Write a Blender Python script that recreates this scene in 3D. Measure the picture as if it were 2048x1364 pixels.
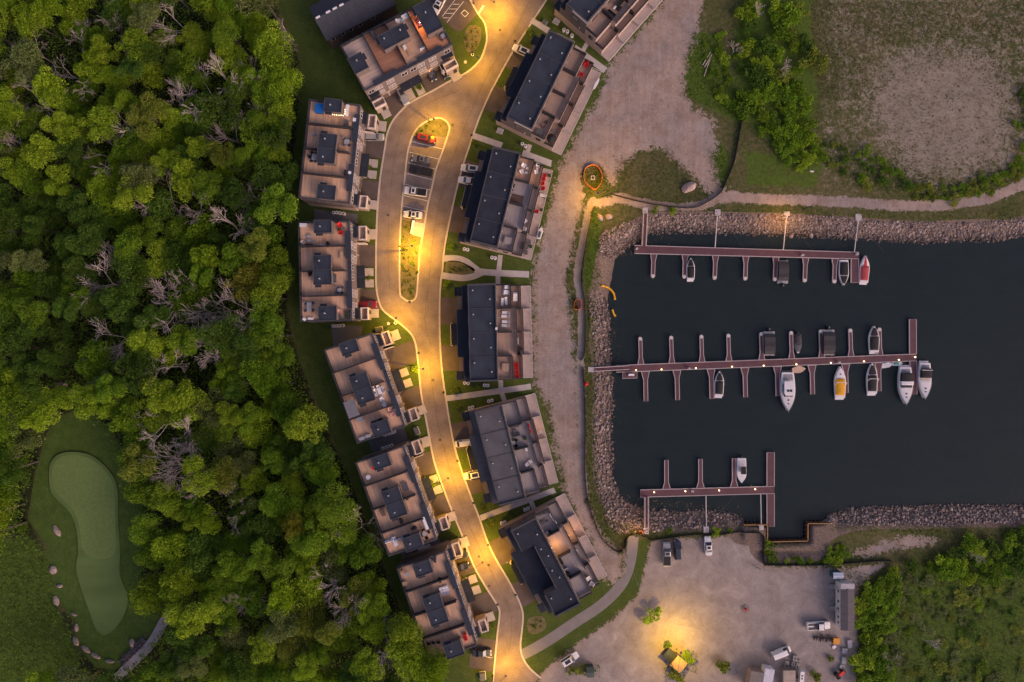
import bpy, math, random
import numpy as np
from math import sin, cos, pi, radians, atan2, hypot
for o in list(bpy.data.objects): bpy.data.objects.remove(o, do_unlink=True)
SC = bpy.context.scene
COL = SC.collection
# ---------------------------------------------------------------- camera, sky, sun, exposure
H = 170.667          # camera height over the street, metres
S = 8.0              # photograph pixels per metre on the street
cam_d = bpy.data.cameras.new('camera'); cam = bpy.data.objects.new('camera', cam_d); COL.objects.link(cam)
cam.location = (0, 0, H); cam.rotation_euler = (0, 0, 0)
cam_d.sensor_width = 36.0; cam_d.lens = 24.0; cam_d.clip_end = 6000; cam_d.clip_start = 1
SC.camera = cam
SUN_EL, SUN_AZ = 24.0, 128.0     # soft glow from the south-east (azimuth clockwise from north)
world = bpy.data.worlds.new('World'); SC.world = world; world.use_nodes = True
wn = world.node_tree.nodes; wl = world.node_tree.links; wn.clear()
sky = wn.new('ShaderNodeTexSky'); sky.sky_type = 'NISHITA'; sky.sun_disc = False
sky.sun_elevation = radians(SUN_EL); sky.sun_rotation = radians(SUN_AZ)
sky.air_density = 1.0; sky.dust_density = 3.0; sky.ozone_density = 1.0
tint = wn.new('ShaderNodeMix'); tint.data_type = 'RGBA'; tint.blend_type = 'MULTIPLY'
tint.inputs['Factor'].default_value = 1.0
tint.inputs['B'].default_value = (1.0, 0.76, 0.76, 1)
bg = wn.new('ShaderNodeBackground'); bg.inputs['Strength'].default_value = 0.15
wo = wn.new('ShaderNodeOutputWorld')
wl.new(sky.outputs['Color'], tint.inputs['A']); wl.new(tint.outputs['Result'], bg.inputs['Color']); wl.new(bg.outputs[0], wo.inputs['Surface'])
sun_d = bpy.data.lights.new('sun', 'SUN'); sun_d.energy = 1.0; sun_d.angle = radians(40); sun_d.color = (1.0, 0.86, 0.78)
sun = bpy.data.objects.new('sun', sun_d); COL.objects.link(sun)
az = radians(SUN_AZ)
sun.rotation_euler = (radians(90 - SUN_EL), 0, pi - az)
sun.location = (0, 0, 60)
SC.view_settings.view_transform = 'Standard'; SC.view_settings.look = 'None'
SC.view_settings.exposure = 0.5; SC.view_settings.gamma = 1.0; SC.view_settings.use_curve_mapping = False
SC.render.engine = 'CYCLES'
SC.cycles.max_bounces = 4; SC.cycles.diffuse_bounces = 3; SC.cycles.glossy_bounces = 2; SC.cycles.transparent_max_bounces = 6
SC.cycles.use_denoising = True
SC.cycles.caustics_reflective = False; SC.cycles.caustics_refractive = False
LAMP_GAIN = 0.9

# ---------------------------------------------------------------- helpers
rng = random.Random(7)
nrng = np.random.default_rng(11)
def W(px, py, z=0.0):
    k = (H - z) / H / S
    return ((px - 1024) * k, (682 - py) * k, z)
def W2(px, py, z=0.0):
    a = W(px, py, z); return (a[0], a[1])
def WL(pts, z=0.0): return [W2(p[0], p[1], z) for p in pts]

class MB:
    def __init__(s): s.v = []; s.f = []; s.m = []
    def add(s, vs, fs, mi=0):
        b = len(s.v); s.v += [tuple(p) for p in vs]
        for f in fs: s.f.append(tuple(b + i for i in f)); s.m.append(mi)
        return s
    def box(s, x0, x1, y0, y1, z0, z1, mi=0):
        vs = [(x0,y0,z0),(x1,y0,z0),(x1,y1,z0),(x0,y1,z0),(x0,y0,z1),(x1,y0,z1),(x1,y1,z1),(x0,y1,z1)]
        return s.add(vs, [(3,2,1,0),(4,5,6,7),(0,1,5,4),(1,2,6,5),(2,3,7,6),(3,0,4,7)], mi)
    def prism(s, poly, z0, z1, mi=0):
        n = len(poly)
        a = sum(poly[i][0]*poly[(i+1)%n][1]-poly[(i+1)%n][0]*poly[i][1] for i in range(n))
        if a < 0: poly = poly[::-1]
        vs = [(p[0],p[1],z0) for p in poly] + [(p[0],p[1],z1) for p in poly]
        return s.add(vs, [tuple(range(n-1,-1,-1)), tuple(range(n,2*n))] + [(i,(i+1)%n,n+(i+1)%n,n+i) for i in range(n)], mi)
    def sheet(s, poly, z, mi=0):
        n = len(poly)
        a = sum(poly[i][0]*poly[(i+1)%n][1]-poly[(i+1)%n][0]*poly[i][1] for i in range(n))
        if a < 0: poly = poly[::-1]
        return s.add([(p[0],p[1],z) for p in poly], [tuple(range(n))], mi)
    def cyl(s, x, y, z0, z1, r0, r1=None, n=10, mi=0):
        r1 = r0 if r1 is None else r1
        vs = [(x+r0*cos(2*pi*i/n), y+r0*sin(2*pi*i/n), z0) for i in range(n)] + [(x+r1*cos(2*pi*i/n), y+r1*sin(2*pi*i/n), z1) for i in range(n)]
        return s.add(vs, [tuple(range(n-1,-1,-1)), tuple(range(n,2*n))] + [(i,(i+1)%n,n+(i+1)%n,n+i) for i in range(n)], mi)
    def tube(s, p, q, r0, r1=None, n=6, mi=0):
        r1 = r0 if r1 is None else r1
        p = np.array(p, float); q = np.array(q, float); d = q - p; L = np.linalg.norm(d)
        if L < 1e-6: return s
        d /= L; a = np.array([0,0,1.0]) if abs(d[2]) < .9 else np.array([1.0,0,0])
        e1 = np.cross(d, a); e1 /= np.linalg.norm(e1); e2 = np.cross(d, e1)
        vs = [tuple(p + r0*(cos(2*pi*i/n)*e1 + sin(2*pi*i/n)*e2)) for i in range(n)] + [tuple(q + r1*(cos(2*pi*i/n)*e1 + sin(2*pi*i/n)*e2)) for i in range(n)]
        return s.add(vs, [tuple(range(n)), tuple(range(2*n-1,n-1,-1))] + [(i,n+i,n+(i+1)%n,(i+1)%n) for i in range(n)], mi)
    def loft(s, rings, caps=True, mi=0, close=True):
        n = len(rings[0]); vs = [p for r in rings for p in r]; fs = []
        for k in range(len(rings)-1):
            for i in range(n if close else n-1):
                j = (i+1) % n
                fs.append((k*n+i, k*n+j, (k+1)*n+j, (k+1)*n+i))
        if caps: fs += [tuple(range(n-1,-1,-1)), tuple(range((len(rings)-1)*n, len(rings)*n))]
        return s.add(vs, fs, mi)
    def mesh(s, name, mats, smooth=False):
        me = bpy.data.meshes.new(name); me.from_pydata(s.v, [], s.f)
        for m in (mats if isinstance(mats, (list, tuple)) else [mats]): me.materials.append(m)
        if any(s.m): me.polygons.foreach_set('material_index', s.m)
        if smooth: me.polygons.foreach_set('use_smooth', [True]*len(s.f))
        me.update(); return me
    def build(s, name, mats, parent=None, smooth=False, loc=None, rz=0):
        return link(name, s.mesh(name, mats, smooth), parent, loc, rz)
def link(name, me, parent=None, loc=None, rz=0, scale=None):
    o = bpy.data.objects.new(name, me); COL.objects.link(o)
    if parent is not None: o.parent = parent
    if loc is not None: o.location = loc
    if rz: o.rotation_euler = (0, 0, rz)
    if scale: o.scale = scale
    return o
def tag(o, label=None, cat=None, group=None, kind=None):
    if label: o['label'] = label
    if cat: o['category'] = cat
    if group: o['group'] = group
    if kind: o['kind'] = kind
    return o
def thing(name, label, cat, loc=(0,0,0), rz=0, group=None):
    o = bpy.data.objects.new(name, None); COL.objects.link(o); o.empty_display_size = .3
    o.location = loc; o.rotation_euler = (0, 0, rz)
    return tag(o, label, cat, group)
def struct(o): o['kind'] = 'structure'; return o
def copy_tree(o, parent=None):
    c = o.copy(); COL.objects.link(c)
    c.parent = parent
    for ch in o.children: copy_tree(ch, c)
    return c
def smooth(pts, n=6, closed=False):
    P = [np.array(p[:2], float) for p in pts]; out = []
    N = len(P)
    rngs = range(N) if closed else range(N-1)
    for i in rngs:
        if closed: a,b,c,d = P[(i-1)%N],P[i],P[(i+1)%N],P[(i+2)%N]
        else: a,b,c,d = P[max(i-1,0)],P[i],P[i+1],P[min(i+2,N-1)]
        for k in range(n):
            t = k/n
            out.append(tuple(.5*((2*b)+(-a+c)*t+(2*a-5*b+4*c-d)*t*t+(-a+3*b-3*c+d)*t**3)))
    if not closed: out.append(tuple(P[-1]))
    return out
def offset(pts, w, closed=False):
    L = []; R = []; N = len(pts)
    for i in range(N):
        if closed: a, b = pts[(i-1)%N], pts[(i+1)%N]
        else: a, b = pts[max(i-1,0)], pts[min(i+1,N-1)]
        dx, dy = b[0]-a[0], b[1]-a[1]; l = hypot(dx, dy) or 1
        nx, ny = -dy/l, dx/l
        L.append((pts[i][0]+nx*w/2, pts[i][1]+ny*w/2)); R.append((pts[i][0]-nx*w/2, pts[i][1]-ny*w/2))
    return L, R
def ribbon(mb, pts, w, z0, z1, closed=False, mi=0):
    L, R = offset(pts, w, closed)
    rings = [[(r[0],r[1],z0),(r[0],r[1],z1),(l[0],l[1],z1),(l[0],l[1],z0)] for l, r in zip(L, R)]
    if closed: rings.append(rings[0])
    mb.loft(rings, caps=not closed, mi=mi); return mb
def strip_sheet(mb, pts, w, z, mi=0):
    L, R = offset(pts, w); n = len(pts)
    mb.add([(p[0],p[1],z) for p in R] + [(p[0],p[1],z) for p in L], [(i,i+1,n+i+1,n+i) for i in range(n-1)], mi)
    return mb

# ---------------------------------------------------------------- materials
MATS = {}
def mat(name, col, rough=.8, var=.18, scale=1.2, metal=0.0, fine=.10, fscale=14, stretch=None, objrand=0.0, island=0.0, bump=0.0, spec=.35, world=False, emit=None, coat=0, wet=None):
    if name in MATS: return MATS[name]
    m = bpy.data.materials.new(name); m.use_nodes = True; MATS[name] = m
    nt = m.node_tree; N = nt.nodes; L = nt.links
    p = N['Principled BSDF']
    p.inputs['Roughness'].default_value = rough; p.inputs['Metallic'].default_value = metal
    p.inputs['Specular IOR Level'].default_value = spec
    if coat: p.inputs['Coat Weight'].default_value = coat; p.inputs['Coat Roughness'].default_value = .08
    if world:
        g = N.new('ShaderNodeNewGeometry'); vec = g.outputs['Position']
    else:
        tc = N.new('ShaderNodeTexCoord'); vec = tc.outputs['Object']
    if stretch:
        mp = N.new('ShaderNodeMapping'); mp.inputs['Scale'].default_value = stretch; L.new(vec, mp.inputs['Vector']); fvec = mp.outputs[0]
    else: fvec = vec
    n1 = N.new('ShaderNodeTexNoise'); n1.inputs['Scale'].default_value = scale; n1.inputs['Detail'].default_value = 4; L.new(vec, n1.inputs['Vector'])
    n2 = N.new('ShaderNodeTexNoise'); n2.inputs['Scale'].default_value = fscale; n2.inputs['Detail'].default_value = 2; L.new(fvec, n2.inputs['Vector'])
    def maprange(sock, lo, hi, a=.25, b=.75):
        r = N.new('ShaderNodeMapRange'); r.inputs['From Min'].default_value = a; r.inputs['From Max'].default_value = b
        r.inputs['To Min'].default_value = lo; r.inputs['To Max'].default_value = hi; L.new(sock, r.inputs['Value']); return r.outputs[0]
    def mul(a, b):
        k = N.new('ShaderNodeMath'); k.operation = 'MULTIPLY'
        L.new(a, k.inputs[0]); L.new(b, k.inputs[1]); return k.outputs[0]
    v = mul(maprange(n1.outputs['Fac'], 1-var, 1+var), maprange(n2.outputs['Fac'], 1-fine, 1+fine))
    if objrand:
        oi = N.new('ShaderNodeObjectInfo'); v = mul(v, maprange(oi.outputs['Random'], 1-objrand, 1+objrand, 0, 1))
    if island:
        gi = N.new('ShaderNodeNewGeometry'); v = mul(v, maprange(gi.outputs['Random Per Island'], 1-island, 1+island, 0, 1))
    if wet is not None:
        gw = N.new('ShaderNodeNewGeometry'); sp = N.new('ShaderNodeSeparateXYZ'); L.new(gw.outputs['Position'], sp.inputs[0]); v = mul(v, maprange(sp.outputs['Z'], .38, 1.0, wet-.12, wet+.22))
    mx = N.new('ShaderNodeMix'); mx.data_type = 'RGBA'; mx.blend_type = 'MULTIPLY'; mx.inputs['Factor'].default_value = 1
    mx.inputs['A'].default_value = (*col, 1); L.new(v, mx.inputs['B'])
    L.new(mx.outputs['Result'], p.inputs['Base Color'])
    if bump:
        b = N.new('ShaderNodeBump'); b.inputs['Strength'].default_value = bump; b.inputs['Distance'].default_value = .05
        L.new(n2.outputs['Fac'], b.inputs['Height']); L.new(b.outputs[0], p.inputs['Normal'])
    if emit:
        p.inputs['Emission Color'].default_value = (*emit[0], 1); p.inputs['Emission Strength'].default_value = emit[1]
    return m
def leafmat(name, col, col2, objvar=.22, isl=.42):
    """foliage: each leaf cluster and each plant differs a little in tone"""
    m = bpy.data.materials.new(name); m.use_nodes = True; MATS[name] = m
    N = m.node_tree.nodes; L = m.node_tree.links; p = N['Principled BSDF']
    p.inputs['Roughness'].default_value = .75; p.inputs['Specular IOR Level'].default_value = .25
    oi = N.new('ShaderNodeObjectInfo'); g = N.new('ShaderNodeNewGeometry')
    mx = N.new('ShaderNodeMix'); mx.data_type = 'RGBA'; mx.inputs['A'].default_value = (*col, 1); mx.inputs['B'].default_value = (*col2, 1)
    nn = N.new('ShaderNodeTexNoise'); nn.inputs['Scale'].default_value = .35; L.new(g.outputs['Position'], nn.inputs['Vector'])
    ad = N.new('ShaderNodeMath'); ad.operation = 'MULTIPLY_ADD'; ad.inputs[1].default_value = .6
    L.new(oi.outputs['Random'], ad.inputs[0])
    sb = N.new('ShaderNodeMath'); sb.operation = 'MULTIPLY_ADD'; sb.inputs[1].default_value = .9; sb.inputs[2].default_value = -.25
    L.new(nn.outputs['Fac'], sb.inputs[0]); L.new(sb.outputs[0], ad.inputs[2]); L.new(ad.outputs[0], mx.inputs['Factor'])
    r = N.new('ShaderNodeMapRange'); r.inputs['To Min'].default_value = 1-isl; r.inputs['To Max'].default_value = 1+isl; L.new(g.outputs['Random Per Island'], r.inputs['Value'])
    wnz = N.new('ShaderNodeTexWhiteNoise'); wnz.noise_dimensions = '1D'; L.new(oi.outputs['Random'], wnz.inputs['W'])
    r2 = N.new('ShaderNodeMapRange'); r2.inputs['To Min'].default_value = 1-objvar; r2.inputs['To Max'].default_value = 1+objvar; L.new(wnz.outputs['Value'], r2.inputs['Value'])
    k = N.new('ShaderNodeMath'); k.operation = 'MULTIPLY'; L.new(r.outputs[0], k.inputs[0]); L.new(r2.outputs[0], k.inputs[1])
    m2 = N.new('ShaderNodeMix'); m2.data_type = 'RGBA'; m2.blend_type = 'MULTIPLY'; m2.inputs['Factor'].default_value = 1
    L.new(mx.outputs['Result'], m2.inputs['A']); L.new(k.outputs[0], m2.inputs['B'])
    tr = N.new('ShaderNodeBsdfTranslucent'); ms = N.new('ShaderNodeMixShader'); ms.inputs[0].default_value = .40
    L.new(m2.outputs['Result'], p.inputs['Base Color']); L.new(m2.outputs['Result'], tr.inputs['Color'])
    out = N['Material Output']; L.new(p.outputs[0], ms.inputs[1]); L.new(tr.outputs[0], ms.inputs[2]); L.new(ms.outputs[0], out.inputs['Surface'])
    return m

ASPH = mat('road_asphalt', (.205,.158,.134), .85, .26, .35, fine=.24, fscale=4, world=True, bump=.2)
DRIVE = mat('driveway_asphalt', (.098,.078,.075), .85, .2, .5, fine=.18, fscale=10, world=True, bump=.2)
PAD = mat('dark_paving', (.12,.122,.138), .85, .15, .5, fine=.1, fscale=12, world=True)
CONC = mat('pale_concrete', (.44,.40,.40), .8, .12, .8, fine=.08, fscale=10, world=True)
KERB = mat('kerb_concrete', (.47,.41,.36), .8, .12, 1.0, fine=.10, world=True)
STOOP = mat('stoop_concrete', (.40,.355,.34), .8, .1, 1.0)
PAINT = mat('road_paint', (.66,.62,.60), .7, .25, 2.0, fine=.2, world=True)
TRAIL = mat('trail_asphalt', (.20,.185,.185), .85, .12, .4, fine=.1, world=True)
SIDING = mat('brown_siding', (.150,.122,.115), .8, .08, 1.0, fine=.14, fscale=6, stretch=(.3,.3,6))
STONEW = mat('pink_stone_wall', (.36,.29,.265), .85, .15, 2.0, fine=.2, fscale=5)
WHITEW = mat('cream_parapet', (.60,.52,.47), .8, .08, 1.0)
DARKW = mat('dark_wall', (.060,.058,.066), .8, .1, 1.0)
ROOF = mat('blue_grey_roof', (.028,.036,.054), .9, .28, .35, fine=.18, fscale=1.1, stretch=(8,.25,1))
ROOF2 = mat('dark_grey_roof', (.021,.026,.040), .9, .3, .4, fine=.2, fscale=1.1, stretch=(8,.25,1))
ROOF3 = mat('light_grey_roof', (.090,.088,.098), .9, .2, .35, fine=.12, fscale=1.1, stretch=(.25,8,1))
SHINGLE = mat('roof_shingles', (.042,.045,.060), .9, .12, .6, fine=.25, fscale=3.5)
WOOD = mat('tan_deck_boards', (.57,.355,.235), .75, .10, .5, fine=.26, fscale=1.6, stretch=(3.2,.10,1), objrand=.08)
WOOD2 = mat('grey_deck_boards', (.38,.265,.21), .75, .12, .5, fine=.22, fscale=1.6, stretch=(3.2,.10,1), objrand=.10)
WOOD3 = mat('silver_deck_boards', (.315,.275,.275), .75, .12, .5, fine=.22, fscale=1.6, stretch=(3.2,.10,1), objrand=.10)
WOODGLOW = mat('lamp_tinted_deck_boards', (.50,.235,.125), .75, .10, .5, fine=.26, fscale=1.6, stretch=(3.2,.10,1))  # orange lamp glow on the boards is put into their colour
WOODB = mat('red_brown_deck_boards', (.33,.165,.105), .75, .10, .5, fine=.26, fscale=1.6, stretch=(3.2,.10,1))
WOODP = mat('pale_deck_boards', (.52,.39,.32), .75, .10, .5, fine=.26, fscale=1.6, stretch=(3.2,.10,1))
TRIM = mat('dark_trim', (.030,.028,.032), .6, .1, 2)
METAL = mat('dark_metal', (.05,.05,.055), .45, .1, 2, metal=.3)
STEEL = mat('pale_steel', (.45,.44,.46), .45, .12, 2, metal=.3)
GLASS = mat('sky_toned_window_glass', (.30,.27,.27), .12, .25, .7, spec=.8)  # pale base colour stands in for the sky reflected in the panes
DGLASS = mat('dark_window_glass', (.03,.03,.035), .08, .1, 1, spec=.8)
WFRAME = mat('window_frame_white', (.55,.50,.48), .6, .05, 2)
WHITE = mat('white_plastic', (.72,.70,.72), .5, .05, 3)
RED = mat('red_plastic', (.55,.018,.02), .5, .1, 3)
PINK = mat('faded_pink', (.48,.26,.22), .6, .1, 3)
BLACK = mat('black_cover', (.014,.014,.016), .7, .2, 3)
GREYC = mat('grey_fabric', (.10,.10,.112), .85, .15, 2)
GREYL = mat('light_grey_fabric', (.32,.32,.35), .8, .12, 2)
TAN = mat('tan_wood', (.42,.28,.18), .7, .15, 2)
GREENP = mat('green_planter', (.045,.085,.03), .9, .3, 6)
BLUE = mat('blue_cover', (.008,.14,.46), .5, .12, 2)
PURPLE = mat('purple_cushion', (.13,.04,.16), .8, .1, 2)
ORANGE = mat('orange_mesh', (.72,.20,.04), .7, .15, 4)
YELLOW = mat('yellow_float', (.72,.36,.02), .6, .12, 3)
DOCKW = mat('dock_boards', (.105,.050,.060), .8, .12, .8, fine=.14, fscale=2, stretch=(.4,3,1))
DTRIM = mat('dock_trim', (.42,.36,.37), .7, .1, 2)
ROCK = mat('pink_boulder', (.34,.26,.24), .9, .25, .8, fine=.22, fscale=3)
BARK = mat('bark', (.10,.085,.075), .95, .2, 2)
DEADW = mat('dead_wood', (.37,.315,.295), .95, .15, 1, objrand=.22)
BULB = mat('warm_bulb', (.9,.8,.6), .5, .02, 1, emit=((1,.70,.34), 3))
LENS = mat('lamp_lens', (.9,.7,.3), .5, .02, 1, emit=((1,.66,.16), 18))
TYRE = mat('tyre', (.015,.015,.016), .85, .1, 3)
HULL = mat('boat_white', (.66,.64,.66), .35, .05, 1.5, spec=.5)
CANVAS = mat('black_canvas', (.013,.013,.016), .75, .3, 1.5)
CANVG = mat('charcoal_canvas', (.042,.040,.046), .8, .2, 1.5)
CANVY = mat('yellow_canvas', (.62,.30,.008), .7, .15, 1.5)
CANVR = mat('red_canvas', (.36,.05,.06), .7, .15, 1.5)
TEAK = mat('cream_seat', (.50,.42,.36), .7, .1, 2)
TURF = mat('putting_turf', (.135,.198,.056), .95, .12, .09, fine=.12, fscale=1.2, world=True)
TURF2 = mat('fairway_turf', (.100,.155,.044), .95, .12, .12, fine=.16, fscale=.25, stretch=(.15,1,1), world=True)
BEDM = mat('plant_bed_soil', (.125,.112,.055), .95, .3, 1.0, fine=.3, fscale=5, world=True)
FENCEM = mat('black_silt_fabric', (.018,.017,.018), .9, .2, 2)
CONT = mat('grey_container', (.16,.14,.13), .7, .15, 1, fine=.2, fscale=1, stretch=(8,.3,1))
# ================================================================ THE SETTING
def sdf(poly, X, Y):
    """signed distance in metres, positive inside"""
    P = np.array(poly, float); n = len(P)
    d2 = np.full(X.shape, 1e18); inside = np.zeros(X.shape, bool)
    for i in range(n):
        a = P[i]; b = P[(i+1) % n]; e = b - a
        wx = X - a[0]; wy = Y - a[1]
        t = np.clip((wx*e[0] + wy*e[1]) / (e@e + 1e-12), 0, 1)
        d2 = np.minimum(d2, (wx - e[0]*t)**2 + (wy - e[1]*t)**2)
        c = ((a[1] > Y) != (b[1] > Y))
        with np.errstate(divide='ignore', invalid='ignore'):
            xi = (b[0]-a[0]) * (Y - a[1]) / (b[1] - a[1] if b[1] != a[1] else 1e-9) + a[0]
        inside ^= c & (X < xi)
    d = np.sqrt(d2); return np.where(inside, d, -d)
def lsd(line, X, Y):
    P = np.array(line, float); d2 = np.full(X.shape, 1e18)
    for i in range(len(P)-1):
        a = P[i]; e = P[i+1] - a; wx = X - a[0]; wy = Y - a[1]
        t = np.clip((wx*e[0] + wy*e[1]) / (e@e + 1e-12), 0, 1)
        d2 = np.minimum(d2, (wx - e[0]*t)**2 + (wy - e[1]*t)**2)
    return np.sqrt(d2)
def inpoly(poly, x, y):
    c = False; n = len(poly)
    for i in range(n):
        a = poly[i]; b = poly[(i+1) % n]
        if (a[1] > y) != (b[1] > y) and x < (b[0]-a[0])*(y-a[1])/(b[1]-a[1]) + a[0]: c = not c
    return c
SHORE = [(1334,462),(1394,463.5),(1482,466),(1570,468),(1658,473),(1757,479.6),(1850,485),(1900,481),(1960,479),(2000,482),(2030,477),(2060,470),(2300,450),(2900,430),(2900,1030),(2300,1020),
 (2048,1013),(1933,1012),(1827,1016),(1747,1016),(1693,1021),(1660,1031),(1640,1044),(1616,1046),(1616,1082),(1533.5,1084),(1533.5,1049),(1488,1048),(1487,1039),(1461,1027),(1412,1020),(1351,1024),(1297,1020),(1260,1008),(1238,990),(1225,956),(1222,855),(1225,787),(1221,720),(1217,680),(1220,643),(1216,600),(1222,567),(1226,544),(1230,520),(1248,500),(1272,482),(1300,467)]
FOREST = [(-300,-200),(560,-60),(552,0),(562,60),(595,110),(606,185),(594,260),(582,330),(582,400),(574,470),(570,560),(576,640),(598,720),(625,800),(650,860),(688,930),(718,1000),(742,1080),(772,1150),(800,1220),(832,1290),(880,1330),(900,1400),(880,1560),(-300,1560)]
CLEAR = [(108,838),(160,815),(210,850),(255,915),(278,980),(292,1060),(286,1120),(270,1190),(300,1225),(345,1235),(300,1290),(262,1330),(235,1340),(190,1335),(160,1300),(145,1240),(110,1200),(100,1130),(92,1090),(55,1040),(68,950),(88,880)]
LAWN = [(552,0),(552,-120),(1330,-120),(1330,0),(1200,200),(1120,330),(1100,420),(1062,560),(1062,760),(1085,800),(1122,975),(1200,1150),(1228,1165),(1250,1130),(1262,1080),(1302,1080),(1292,1140),(1275,1190),(1180,1270),(1072,1350),(1072,1500),(880,1500),(880,1364),(832,1290),(688,930),(598,720),(570,560),(594,260),(600,110)]
GRAV = [(1330,-120),(1400,-120),(1402,0),(1395,60),(1372,110),(1366,180),(1385,222),(1425,235),(1428,290),(1432,350),(1456,388),(1440,400),(1405,372),(1365,330),(1320,290),(1275,300),(1235,335),(1230,370),(1168,400),(1156,440),(1142,510),(1132,556),(1138,600),(1148,700),(1156,760),(1162,930),(1173,1000),(1195,1060),(1236,1108),(1250,1120),(1246,1150),(1228,1165),(1205,1150),(1186,1095),(1152,1020),(1128,980),(1112,900),(1098,810),(1068,765),(1064,560),(1080,500),(1105,400),(1125,330),(1155,270),(1198,200),(1225,120),(1295,50),(1325,0)]
GRAV2 = [(1288,1150),(1302,1085),(1330,1080),(1522,1070),(1528,1132),(1700,1137),(1770,1128),(1740,1150),(1716,1175),(1712,1500),(1072,1500),(1080,1350),(1150,1292),(1225,1238),(1277,1190)]
GRAV3 = [(1700,1108),(1740,1088),(1830,1068),(1890,1078),(1870,1090),(1790,1100),(1740,1118)]
NEPATH = [(1196,404),(1240,396),(1290,408),(1350,418),(1400,412),(1450,392),(1520,398),(1600,400),(1700,404),(1800,412),(1900,410),(1980,396),(2048,368),(2200,300)]
WPATH = [(1186,400),(1178,415),(1170,462),(1158,519),(1154,556),(1162,603),(1163,671),(1161,715),(1160,760),(1162,850),(1164,930),(1168,990)]
DRY = [(1735,250),(1730,190),(1760,110),(1850,82),(2000,98),(2038,200),(2038,300),(2010,345),(1900,362),(1825,362),(1785,320)]
SEMI = [(1620,0),(1620,-100),(2200,-100),(2200,300),(2048,340),(1950,370),(1700,385),(1480,380),(1470,300),(1600,280),(1640,180)]
TALLG = [(-200,1070),(60,1075),(100,1120),(110,1210),(150,1300),(160,1364),(160,1500),(-200,1500)]
SEMI2 = [(1650,1060),(1800,1060),(1900,1080),(2100,1040),(2100,1500),(1716,1500),(1716,1180),(1780,1125)]

def axis(lo, hi, step, far):
    a = np.arange(lo, hi + step/2, step); out = [a]
    e = hi; l = lo; s = step; left = []; right = []
    while e < far:
        s *= 1.6; e += s; right.append(e); l -= s; left.append(l)
    return np.concatenate([np.array(left[::-1]), a, np.array(right)])
gx = axis(-136, 136, .55, 2500); gy = axis(-94, 94, .55, 2500)
GX, GY = np.meshgrid(gx, gy)
shoreW = WL(SHORE, -1.2)
dS = sdf(shoreW, GX, GY)
pile = sdf(WL([(1486,1040),(1672,1036),(1672,1100),(1486,1100)]), GX, GY) > 0
bank = np.where(pile, .35, 5.2)
def sm(a): a = np.clip(a, 0, 1); return a*a*(3-2*a)
lowf = (np.sin(GX*.11+1.3)*np.cos(GY*.13) + .6*np.sin(GX*.31+GY*.23) + .4*np.cos(GY*.47-GX*.19))
builtup = sm((sdf(WL(LAWN), GX, GY) + 2) / 6)
shal = np.exp(-((GX-35)**2/70 + (GY-24.5)**2/18))
GZ = -1.2*sm(1 + dS/bank) - np.where(dS > 0, np.minimum(dS*np.where(pile, 8, np.where((GX < 40) & (GY > 15), .10, .20))*(1-.85*shal), 2.8), 0)
GZ = GZ + np.where(dS < -3, .10*lowf*(1-builtup)*np.clip((-dS-3)/6, 0, 1), 0) - .06*0
fw = sdf(WL(FOREST), GX, GY)
GZ = GZ - .25*sm(fw/8)
def soft(poly, w=1.0, z=0): return np.clip(.5 + sdf(WL(poly, z), GX, GY)/(2*w), 0, 1)
mg = np.maximum.reduce([soft(GRAV, 3.2), soft(GRAV2, 1.4), soft(GRAV3, 2.0)*.8, np.clip(.5+(1.25-lsd(WL(NEPATH), GX, GY))/1.6, 0, 1), np.clip(.5+(.85-lsd(WL(WPATH), GX, GY))/.6, 0, 1)])
mg = mg*(1-.85*soft([(1160,345),(1172,330),(1200,326),(1212,345),(1222,390),(1182,398),(1166,385)], 1.2))
m_lawn = np.maximum(soft(LAWN, .8), soft(CLEAR, 1.5))
m_dry = np.maximum.reduce([soft(DRY, 9.0), soft(SEMI, 6)*.44])
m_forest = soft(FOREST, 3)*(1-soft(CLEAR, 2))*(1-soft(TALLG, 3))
m_tall = np.maximum.reduce([soft(TALLG, 3), soft([(1388,60),(1440,72),(1476,190),(1480,245),(1430,222),(1376,195),(1366,150)], 1.5), soft([(1480,-60),(1635,-60),(1640,120),(1650,200),(1630,300),(1560,320),(1480,250),(1450,120)], 3)*.62, soft([(1482,290),(1560,300),(1660,320),(1640,385),(1480,378)], 2)*.58, soft([(1750,1150),(1900,1100),(2100,1050),(2100,1500),(1720,1500),(1722,1200)], 3)*.60, soft([(1416,300),(1448,290),(1458,340),(1442,378),(1418,368)], 1.2), soft([(1184,415),(1202,430),(1196,520),(1206,560),(1196,582),(1172,580),(1168,540)], 1), soft([(1525,1082),(1548,1084),(1550,1105),(1562,1116),(1640,1118),(1640,1127),(1530,1127)], .8)])
m_bed = np.clip((dS + 5.4)/.8, 0, 1)
m_deep = sm(dS/6.5)*(1-.75*shal)
m_path = np.clip(.5+(.85-lsd(WL(WPATH), GX, GY))/.5, 0, 1)
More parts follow.
